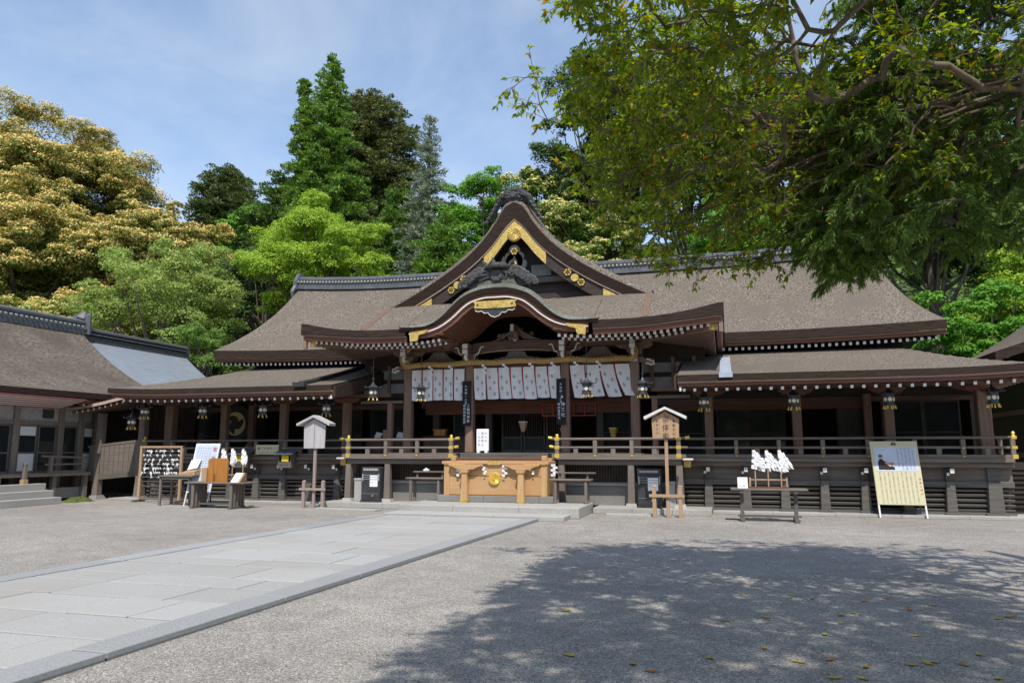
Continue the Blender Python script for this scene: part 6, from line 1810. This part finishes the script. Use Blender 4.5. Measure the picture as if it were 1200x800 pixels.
def conifer(name, label, x, y, zb, ztop, zcb, Rr, mats, seed, dens=1.0, tuft=.75, group=None, sparse=0.0, taper=1.0, lean=0.0, card=(.34, .11), irregular=.45, round_top=0.0):
    """straight trunk, whorls of boughs shortening to the top, rounded tufts along each bough"""
    r = np.random.default_rng(seed)
    t = thing(name, label, 'tree', (x, y, zb), group)
    H_ = ztop - zcb
    Cs, Ns = [], []
    lim = MB()
    z = zcb
    while z < ztop - .15:
        f = (z - zcb) / H_
        prof = (1 - f) ** taper if not round_top else (max(0.05, 1 - (max(0, f - (1 - round_top)) / round_top) ** 2) ** .5)
        prof = max(prof, .07) * (1 - .35 * max(0, .18 - f) / .18)
        nb = max(3, int(5 + 5 * prof - sparse * 2))
        a0 = r.uniform(0, 6.28)
        for k in range(nb):
            if r.random() < sparse * .3: continue
            an = a0 + k * 2 * math.pi / nb + r.uniform(-.4, .4)
            ln = Rr * prof * r.uniform(1 - irregular, 1.12)
            dirv = np.array([math.cos(an), math.sin(an), 0.0])
            sag = r.uniform(-.10, .22)
            st = np.array([x + lean * f, y, z])
            en = st + dirv * ln + np.array([0, 0, sag * ln])
            lim.tube([tuple(st), tuple((st + en) / 2 + np.array([0, 0, .06 * ln])), tuple(en)], [max(.02, .02 + .022 * ln), .012 + .012 * ln, .012], 4)
            nt_ = max(1, int(ln / (tuft * .62)))
            for q in range(nt_):
                u = (q + .8) / nt_
                c = st + (en - st) * min(1, u) + r.normal(size=3) * tuft * .22 + np.array([0, 0, .05 * ln])
                rad = tuft * r.uniform(.55, 1.05) * (.55 + .45 * (1 - f) ** .5)
                n = int(dens * 78 * (rad / .7) ** 2) + 10
                P, N = clump_points(r, c, rad, n, .62)
                Cs.append(P); Ns.append(N * .75 + dirv * .45 + r.normal(size=P.shape) * .12)
        z += tuft * r.uniform(.62, .95) * (.5 + .5 * (1 - f))
    C = np.concatenate(Cs); N = unit(np.concatenate(Ns))
    U = unit(N + .55 * r.normal(size=N.shape)) * card[0] * .5 * r.uniform(.7, 1.3, (len(C), 1))
    W = unit(np.cross(U, rand_unit(r, len(C)))) * card[1] * .5
    mi = (r.random(len(C)) < .35).astype(int) if len(mats) > 1 else np.zeros(len(C))
    leaf_object('crown', C, U, W, mats, mi, t)
    m = MB(); tr = .06 + .018 * (ztop - zb)
    m.tube([(x, y, zb - .3), (x + .02, y, lerp(zb, ztop, .5)), (x + lean, y, ztop - .1)], [tr, tr * .62, .03], 8); m.build('trunk', 'bark', t, smooth=60)
    lim.build('boughs', 'bark', t)
    return t

def hz(x, y): return hill_z(x, y)
G_GOLD = 'flowering chinquapin trees on the slope'
def bl(name, label, x, y, ztop, zcb, Rr, mats, seed, **k): return broadleaf(name, label, x, y, hz(x, y), ztop, zcb, Rr, mats, seed, **k)
def co(name, label, x, y, ztop, zcb, Rr, mats, seed, **k): return conifer(name, label, x, y, hz(x, y), ztop, zcb, Rr, mats, seed, **k)

# western slope
bl('chinquapin_tree', 'huge golden flowering tree crowning the slope above the side hall', -58, 50, 31.0, 13.0, 12.0, ['lf_olive', 'lf_gold'], 1, flower=.95, leaf=.30, lobes=210, sub=7)
bl('chinquapin_tree', 'broad golden flowering tree lower on the slope, straight above the side hall ridge', -49, 42, 21.2, 6.5, 8.2, ['lf_olive', 'lf_gold'], 2, flower=1.0, leaf=.27, lobes=170)
bl('chinquapin_tree', 'golden flowering tree between the huge golden crown and the round dark pine', -40.3, 45, 20.6, 9.5, 5.9, ['lf_olive', 'lf_gold'], 3, flower=.95, leaf=.27, lobes=120)
bl('chinquapin_tree', 'small golden flowering tree just showing over the side hall roof', -43.5, 37, 11.4, 6.6, 4.6, ['lf_mid', 'lf_gold'], 4, flower=.75, leaf=.25, lobes=30)
bl('broadleaf_tree', 'dark olive tree standing under the golden crowns behind the side hall', -36.5, 41, 13.5, 6.5, 5.2, ['lf_olive', 'lf_gold'], 5, flower=.2, leaf=.27, lobes=40)
bl('maple_tree', 'airy soft green tree with pale forked stems behind the side hall roof', -30.6, 35, 13.6, 5.4, 4.9, ['lf_soft'], 6, leaf=.20, dens=.8, bark='bark_pale', lobes=52, sub=6, open_=.12)
bl('maple_tree', 'thin young tree with pale stems beside the western end of the lower roof', -25.4, 31.5, 8.6, 4.3, 2.3, ['lf_mid'], 61, leaf=.17, dens=.8, bark='bark_pale', lobes=20, sub=5, open_=.2)
bl('broadleaf_tree', 'fresh yellow-green rounded tree rising over the western end of the main ridge', -21.9, 37, 15.3, 7.8, 4.5, ['lf_fresh'], 7, leaf=.20, lobes=62, sub=8)
bl('broadleaf_tree', 'bright green tree between golden trees and the tall cedar', -37.8, 51, 21.6, 13, 3.6, ['lf_bright'], 8, leaf=.26, lobes=34)
co('pine_tree', 'round-headed dark pine standing against the sky, west of the tall cedar', -45.2, 58, 28.2, 21, 3.4, ['lf_dark', 'lf_bronze'], 9, tuft=.9, round_top=.8, irregular=.3, dens=1.1)
co('cedar_tree', 'tall mid-green cedar with a forked ragged tip, the highest tree on the western side', -27.1, 46, 30.6, 9, 4.9, ['lf_cedar', 'lf_mid'], 10, tuft=.60, taper=.72, irregular=.78, sparse=.5, dens=1.2, card=(.34, .12))
co('cedar_tree', 'thin second leader of cedar leaning west beside the tall forked one', -28.0, 45.4, 28.8, 14, 2.4, ['lf_cedar'], 101, tuft=.6, taper=.85, irregular=.6, lean=-1.0, card=(.34, .12))
co('fir_tree', 'bronze-green broad conifer close behind the tall forked cedar', -26.9, 52, 30.3, 14, 4.5, ['lf_bronze', 'lf_dark'], 11, tuft=.75, round_top=.55, irregular=.35, dens=1.1)
co('fir_tree', 'slender grey-green conifer with see-through boughs, standing alone against the sky', -18.4, 44, 24.0, 8.5, 2.7, ['lf_grey'], 12, tuft=.45, taper=.75, sparse=.9, dens=.95, card=(.34, .07), irregular=.35)
co('cedar_tree', 'dark cedar between the bright green tree and the tall cedar', -34.6, 52, 24.2, 12, 3.5, ['lf_dark', 'lf_cedar'], 13, tuft=.9, round_top=.7, irregular=.4)
bl('broadleaf_tree', 'small dark tree in the gap left of the fresh yellow-green one'.replace('left of', 'beside'), -29.8, 43, 16.2, 8.5, 3.6, ['lf_dark'], 14, leaf=.24, lobes=30)
co('cedar_tree', 'short dark cedar below the slender grey-green conifer', -21.4, 46, 19.6, 9, 3.8, ['lf_cedar', 'lf_dark'], 15, tuft=.85, taper=.6, dens=1.1)
co('cedar_tree', 'low dark cedar rising just over the main ridge beside the porch gable', -16.0, 41, 15.6, 8, 3.1, ['lf_cedar'], 16, tuft=.8, taper=.55, dens=1.1)
# behind the porch and the eastern side
bl('broadleaf_tree', 'bright green tree against the sky, just west of the porch crest', -15.0, 46, 21.6, 11, 3.4, ['lf_bright'], 17, leaf=.23, lobes=64, sub=8)
bl('chinquapin_tree', 'cream flowering tree directly behind the porch crest', -11.6, 47, 21.6, 12, 4.3, ['lf_mid', 'lf_cream'], 18, flower=1.0, leaf=.25, lobes=110)
bl('chinquapin_tree', 'cream flowering tree east of the porch crest, above the ridge', -7.6, 45, 18.6, 9.5, 4.4, ['lf_mid', 'lf_cream'], 19, flower=1.0, leaf=.25, lobes=110)
bl('broadleaf_tree', 'tall dark tree rising behind the overhanging branches', -7.0, 46, 29.6, 13, 4.3, ['lf_dark', 'lf_mid'], 20, flower=.25, leaf=.26, lobes=90)
bl('broadleaf_tree', 'mid-green tree behind the eastern half of the main ridge', -1.5, 46, 29, 11, 5.4, ['lf_mid'], 21, leaf=.27, lobes=95)
bl('broadleaf_tree', 'bright green tree low behind the eastern ridge', 1.5, 38.5, 14.0, 8.0, 3.8, ['lf_bright'], 22, leaf=.22, lobes=60)
bl('broadleaf_tree', 'dark green tree behind the eastern end of the main roof', 4.6, 43, 24, 10, 5.2, ['lf_dark', 'lf_mid'], 23, flower=.5, leaf=.27, lobes=95)
bl('broadleaf_tree', 'dark tree behind the far eastern corner of the lower roof', 10.4, 41, 21, 7, 5.4, ['lf_dark', 'lf_mid'], 24, flower=.45, leaf=.26, lobes=95)
bl('laurel_bush', 'bright glossy green bush beyond the eastern end of the main roof', 10.2, 34, 8.4, 2.4, 2.6, ['lf_bright'], 25, leaf=.22, lobes=60, sub=8)
bl('laurel_bush', 'yellow-green bush over the east hall roof', 13.2, 36.5, 10.8, 4, 3.4, ['lf_fresh'], 26, leaf=.23, lobes=55)
bl('broadleaf_tree', 'mid-green tree behind the east hall', 17, 41, 18, 6, 5.5, ['lf_mid'], 27, leaf=.28, lobes=75)
bl('broadleaf_tree', 'dark tree far behind the middle of the main roof', -10.5, 58, 25, 14, 5, ['lf_dark'], 28, leaf=.32, lobes=40)

# undergrowth that nobody could count, along the foot of the slope
r = np.random.default_rng(77)
n = 60000
px = r.uniform(-75, 30, n); py = r.uniform(32.2, 66, n)
pz = np.array([hill_z(a, b) for a, b in zip(px, py)])
hgt = 1.3 + 1.1 * np.sin(px * .9 + py * .5) + .8 * np.sin(px * .37 - py * .8)
C = np.stack([px, py, pz + np.abs(hgt) * r.uniform(0, 1, n) ** .6], 1)
U, W = leaf_frames(r, C, np.tile(np.array([[0, -.4, 1.0]]), (n, 1)), .55, .3, jit=.7)
o = leaf_object('undergrowth', C, U, W, ['lf_dark', 'lf_mid'], (r.random(n) < .3).astype(int), None)
tag(o, 'dense dark undergrowth along the foot of the wooded slope', 'undergrowth', kind='stuff')

# the wood on the near side of the forecourt, behind the photographer; it shows in the window panes
r = np.random.default_rng(78)
n = 42000
px = r.uniform(-46, 40, n); py = -17 - 9 * r.random(n) ** 1.5
top = 9.5 + 2.6 * np.sin(px * .31) + 1.8 * np.sin(px * .83 + 1) + 1.2 * np.sin(px * 1.9)
pz = top * r.random(n) ** .75
C = np.stack([px, py, pz], 1)
U, W = leaf_frames(r, C, np.tile(np.array([[0, .5, .8]]), (n, 1)), .75, .45, jit=.8)
o = leaf_object('woods', C, U, W, ['lf_dark', 'lf_mid'], (r.random(n) < .4).astype(int), None)
tag(o, 'dense wood closing the near side of the forecourt', 'woods', kind='stuff')
# ------------------------------------------------------------------ the two trees overhead, at the eastern edge of the forecourt
M['lf_near'] = leaf_mat('overhanging_leaves', (0.06, 0.105, 0.012), (0.215, 0.26, 0.03), .55, rough=.4, spec=.4, yellow=(0.50, 0.24, 0.015))
M['lf_tip'] = leaf_mat('young_leaves', (0.20, 0.27, 0.02), (0.36, 0.42, 0.05), .45, rough=.4)
M['lf_needle'] = leaf_mat('drooping_needles', (0.045, 0.085, 0.018), (0.15, 0.215, 0.05), .38)
def petal_leaves(name, C, D, Nn, ln, wd, mats, mi, parent):
    """pointed leaves of two folded halves: base C, direction D, normal Nn"""
    n = len(C); S = unit(np.cross(Nn, D)); Nn = unit(np.cross(D, S))
    V = np.empty((n, 6, 3), np.float32)
    V[:, 0] = C
    V[:, 1] = C + D * ln * .42 + S * wd * .5 + Nn * wd * .16
    V[:, 2] = C + D * ln - Nn * ln * .12
    V[:, 3] = C + D * ln * .42 - S * wd * .5 + Nn * wd * .16
    V[:, 4] = C + D * ln * .46
    V[:, 5] = C + D * ln * .8 + S * wd * .26 + Nn * wd * .02
    off = np.array(parent.location); V -= off
    quads = np.array([[0, 1, 2, 4], [0, 4, 2, 3]])
    idx = (np.arange(n)[:, None, None] * 6 + quads[None]).reshape(-1).astype(np.int32)
    me = bpy.data.meshes.new(name)
    me.vertices.add(n * 6); me.vertices.foreach_set('co', V.reshape(-1))
    me.loops.add(n * 8); me.loops.foreach_set('vertex_index', idx)
    me.polygons.add(n * 2)
    me.polygons.foreach_set('loop_start', np.arange(0, n * 8, 4, dtype=np.int32)); me.polygons.foreach_set('loop_total', np.full(n * 2, 4, np.int32))
    for m in mats: me.materials.append(M[m])
    me.polygons.foreach_set('material_index', np.repeat(mi, 2).astype(np.int32))
    me.update(calc_edges=True); me.validate()
    o = bpy.data.objects.new(name, me); COL.objects.link(o); o.parent = parent
    return o

r = np.random.default_rng(5)
TX, TY = 6.4, 6.3
nt_ = thing('broadleaf_tree', 'near broadleaf tree with long leafy branches overhanging the forecourt', 'tree', (TX, TY, 0))
m = MB(); m.tube([(TX, TY, -.2), (TX - .05, TY, 1.2), (TX - .25, TY + .1, 3), (TX - .5, TY + .1, 5), (TX - .6, TY, 7.2), (TX - .6, TY, 8.0)], [.34, .29, .25, .20, .12, .04], 12); m.build('trunk', 'bark_pale', nt_, smooth=60)
def low_env(x, y):
    """the underside of the crown: low at its tip over the middle of the court, higher towards the camera"""
    b = np.interp(x, [-2.5, -2.1, -1.75, -1.3, -.6, .3, 1.5, 4], [6.0, 5.6, 5.0, 4.3, 3.72, 3.55, 3.75, 4.2])
    return b + np.maximum(0, 8.3 - y) * np.interp(y, [2, 6, 8.3], [.50, .42, .34])

def grow(starts, targets, seed, bias=.8, r0=.005, expo=.36, rmax=.085):
    """branch every target off the nearest older wood, so boughs fork like a tree; returns polylines with radii"""
    r = np.random.default_rng(seed)
    nodes = [np.array(p, float) for p in starts]; par = [-1] + list(range(len(starts) - 1)); org = nodes[0]
    mid = np.mean(np.array(starts), 0)
    T = sorted(targets, key=lambda p: np.linalg.norm(np.array(p) - mid))
    ends = []
    for tg in T:
        tg = np.array(tg, float); A = np.array(nodes)
        dv = tg - A; L = np.linalg.norm(dv, axis=1)
        root = np.linalg.norm(A - mid, axis=1)
        back = np.maximum(0, root - np.linalg.norm(tg - mid) + .15)
        cost = L + bias * back * 3 + .12 * root * 0
        i = int(np.argmin(cost)); a = nodes[i]; L = L[i]
        n = max(2, int(L / .16))
        pdir = unit((a - nodes[par[i]])[None])[0] if par[i] >= 0 else np.zeros(3)
        prev = i
        sag = np.array([r.normal() * .05, r.normal() * .05, .09 * r.random()]) * L
        for k in range(1, n + 1):
            t = k / n
            q = a + (tg - a) * t + pdir * L * .30 * t * (1 - t) ** 2 * 2.2 + sag * math.sin(math.pi * t) + (r.normal(size=3) * .016 if k < n else 0)
            nodes.append(q); par.append(prev); prev = len(nodes) - 1
        ends.append(prev)
    cnt = np.zeros(len(nodes))
    for e in ends: cnt[e] += 1
    for i in range(len(nodes) - 1, 0, -1):
        if par[i] >= 0: cnt[par[i]] += cnt[i]
    rad = np.minimum(rmax, r0 * np.maximum(1, cnt) ** expo)
    kidsn = {}
    for i, q in enumerate(par):
        if q >= 0: kidsn.setdefault(q, []).append(i)
    lines = []
    stack = [(k, 0) for k in kidsn.get(0, [])]
    stack = [(0, None)]
    todo = [(0, -1)]
    while todo:
        i, q = todo.pop()
        line = [q, i] if q >= 0 else [i]
        while True:
            ks = kidsn.get(i, [])
            if not ks: break
            ks = sorted(ks, key=lambda k: -cnt[k])
            for k in ks[1:]: todo.append((k, i))
            i = ks[0]; line.append(i)
        if len(line) > 1: lines.append(line)
    return nodes, par, rad, lines, ends

rp_ = random.Random(12)
limb0 = [(TX - .1, TY + .1, 3.0), (TX - .35, TY + .1, 3.9), (TX - .45, TY + .1, 4.9), (TX - .55, TY, 6.0), (TX - .6, TY, 7.0)]
targets = []
while len(targets) < 1400:                              # the part towards and over the camera, seen only by its shade
    x = r.uniform(-1.8, 4.3); y = r.uniform(-.6, 8.0); lo = float(low_env(x, y))
    if y > 6.2 and x > .9 and r.random() < .8: continue
    z = lo + .1 + (1.3 + 1.5 * r.random()) * r.random() ** .8
    if x < -1.75 + .24 * (z - 4.4): continue
    targets.append((x, y, z))
while len(targets) < 1760:                              # the fringe facing the hall
    x = r.uniform(-1.45, 2.9); y = r.uniform(7.4, 9.4); lo = float(low_env(x, y))
    if x > .75 and r.random() < .58: continue
    if x < -1.0 and r.random() < .35: continue
    hi = lo + .6 + 1.75 * (x + 1.7) * .9
    z = lo + .05 + (min(hi, 8.0) - lo) * r.random() ** .9
    targets.append((x, y, z))
targets += [(-2.35, 8.3, 6.05), (-2.2, 8.3, 5.78), (-2.1, 8.3, 6.15), (-1.95, 8.4, 5.6), (-1.7, 8.4, 4.95), (-1.5, 8.6, 4.7), (-1.2, 8.7, 4.3), (-.9, 8.8, 4.02), (-.55, 8.8, 3.9), (-.2, 8.9, 3.84), (.2, 8.9, 3.8), (.6, 8.9, 3.8), (-1.1, 8.2, 6.9), (-.8, 8.5, 7.2), (-1.45, 8.6, 6.2)]
nodes, par, rad, lines, ends = grow(limb0, targets, 3)
br = MB(); twigs = MB()
for ln_ in lines:
    br.tube([tuple(nodes[i]) for i in ln_], [float(rad[i]) if k else float(min(rad[i], rad[ln_[1]] * 1.25)) for k, i in enumerate(ln_)], 6 if rad[ln_[-1]] < .02 and rad[ln_[0]] < .03 else 8)
# one long limb out to the fringe, and the thin straight branches that fan from it
limb = [Vector((TX - .45, TY + .1, 4.7)), Vector((4.6, 6.9, 5.05)), Vector((3.2, 7.6, 5.0)), Vector((2.1, 8.1, 4.98)), Vector((1.2, 8.4, 4.85)), Vector((.2, 8.6, 4.7)), Vector((-.9, 8.7, 4.75))]
br.tube(limb, [.075, .065, .055, .046, .036, .022, .006], 8)
n0 = len(nodes)
for k in range(46):
    f = r.uniform(1.2, 4.6); i = int(f); a = limb[i].lerp(limb[i + 1], f - i)
    e = Vector((r.uniform(-1.4, .75), r.uniform(8.0, 9.3), 0)); e.z = float(low_env(e.x, e.y)) + .05 + r.random() ** 1.3 * 2.2
    if e.x > a.x - .5: continue
    L = (e - a).length; n = max(4, int(L / .2)); wob = Vector((r.normal() * .12, r.normal() * .12, abs(r.normal()) * .12 + .05))
    pts = [a.lerp(e, t) + wob * math.sin(math.pi * t) + Vector((r.normal(), r.normal(), r.normal())) * .012 * (0 < t < 1) for t in lin(0, 1, n)]
    br.tube(pts, [.017 * (1 - t) + .0035 for t in lin(0, 1, n)], 5)
    for j, p in enumerate(pts):
        if j > n * .35:
            nodes.append(np.array(p)); par.append(len(nodes) - 2 if len(nodes) - 1 > n0 and j > int(n * .35) + 1 else 0)
rad = np.concatenate([rad, np.full(len(nodes) - n0, .006)])
LC, LD, LN, LM = [], [], [], []
ends = set(ends)
slim = [i for i in range(len(nodes)) if rad[i] < .0135 and par[i] >= 0 and not (i >= n0 and par[i] == 0)]
for i in slim:
    nd = (3 if i not in ends else 5) if nodes[i][1] < 7.2 else (2 if i not in ends else 4)
    if r.random() < .12: continue
    b0 = Vector(nodes[i]); d0 = (b0 - Vector(nodes[par[i]])).normalized()
    for q in range(nd):
        b = b0
        dr = (d0 * (.55 if i not in ends else .9) + Vector((r.normal() * .6, r.normal() * .6, r.normal() * .36 - .05))).normalized()
        tl = r.uniform(.14, .36); en = b + dr * tl
        lo = float(low_env(en.x, en.y))
        if en.z < lo - .15: en.z = lo - .15 + .12 * r.random()
        twigs.tube([b, b.lerp(en, .5) + Vector((0, 0, .02)), en], [.005, .004, .0025], 3)
        tip = r.random() < .06
        for j in range(int(r.integers(7, 13))):
            u = r.uniform(.15, 1.0) if j > 1 else 1.0
            c = b.lerp(en, u)
            a = r.uniform(0, 6.28)
            ld = (dr * .55 + Vector((math.cos(a), math.sin(a), r.normal() * .35)) * .8 + Vector((0, 0, -.28))).normalized()
            LC.append(c); LD.append(ld); LN.append((r.normal() * .45, r.normal() * .45, 1.0)); LM.append(1 if tip else 0)
LC = np.array(LC); LD = np.array(LD); LN = np.array(LN); LM = np.array(LM)
sz = r.uniform(.058, .10, (len(LC), 1))
petal_leaves('crown', LC, LD, LN, sz, sz * .45, ['lf_near', 'lf_tip'], LM, nt_)
br.build('branches', 'bark_pale', nt_, smooth=60)
twigs.build('twigs', 'bark_pale', nt_)

# cedar with drooping sprays
CX, CY = 5.6, 8.9
r = np.random.default_rng(8)
ct = thing('cedar_tree', 'near cedar with drooping feathery sprays over the eastern end of the roof', 'tree', (CX, CY, 0))
m = MB(); m.tube([(CX, CY, -.2), (CX, CY, 1.5), (CX - .05, CY, 5), (CX, CY, 8.2)], [.40, .34, .26, .05], 12); m.build('trunk', 'bark', ct, smooth=60)

bo = MB(); C, D = [], []
tg = []
while len(tg) < 640:
    x = r.uniform(1.0, 3.5) if r.random() < .85 else r.uniform(3.5, 5.2); y = r.uniform(7.6, 9.7)
    lo = np.interp(x, [.9, 1.2, 1.6, 1.95, 2.5, 3.4, 4.5], [3.9, 3.3, 3.25, 3.65, 3.6, 3.55, 4.2])
    hi = np.interp(x, [1.0, 1.8, 3, 5.2], [5.2, 7.0, 7.8, 8.0])
    tg.append((x, y, r.uniform(lo + .2, hi)))
tg += [(1.22, 9.0, 3.85), (1.4, 9.1, 3.7), (1.3, 8.8, 4.0), (1.6, 9.0, 3.85), (1.5, 8.8, 3.72), (1.1, 9.1, 4.2), (1.75, 9.0, 4.0), (1.25, 9.0, 4.4), (1.45, 9.2, 4.0), (1.35, 9.0, 3.75), (1.55, 9.1, 3.7), (1.2, 8.9, 4.05)]
nodes, par, rad, lines, ends = grow([(CX - .1, CY, 3.4), (CX - .1, CY, 4.4), (CX - .1, CY, 5.4), (CX - .1, CY, 6.4), (CX - .05, CY, 7.3)], tg, 6, r0=.006, expo=.42, rmax=.09)
for ln_ in lines:
    bo.tube([tuple(nodes[i]) for i in ln_], [float(rad[i]) if k else float(min(rad[i], rad[ln_[1]] * 1.2)) for k, i in enumerate(ln_)], 6)
for i in range(len(nodes)):
    if par[i] < 0 or rad[i] > .022: continue
    if i not in ends and r.random() < .35: continue
    hd = (Vector(nodes[i]) - Vector(nodes[par[i]])).normalized()
    for q in range(3 if i in ends else 1):
        a = Vector((hd.x * .6 + r.normal() * .5, hd.y * .6 + r.normal() * .5, r.normal() * .2 + .1)).normalized()
        L = r.uniform(.20, .42)
        prev = Vector(nodes[i]); n_ = 7; path = [prev]
        for j in range(n_):
            a = (a + Vector((0, 0, -.19))).normalized(); prev = prev + a * L / n_; path.append(prev)
        bo.tube([path[0], path[3], path[7]], [.005, .004, .0025], 3)
        P = np.array([tuple(p) for p in path])
        nn = 120
        u = r.uniform(0, n_ - .001, nn); ii = u.astype(int); fr = (u - ii)[:, None]
        base = P[ii] * (1 - fr) + P[ii + 1] * fr
        ax = unit(P[ii + 1] - P[ii])
        C.append(base); D.append(unit(ax * .75 + .5 * rand_unit(r, nn) + np.array([0, 0, -.22])))
C = np.concatenate(C); D = np.concatenate(D)
ln = r.uniform(.05, .11, (len(C), 1))
U = D * ln * .5; W = unit(np.cross(D, rand_unit(r, len(C)))) * .0054
leaf_object('crown', C + U, U, W, ['lf_needle', 'lf_cedar'], (r.random(len(C)) < .25).astype(int), ct)
bo.build('boughs', 'bark', ct)
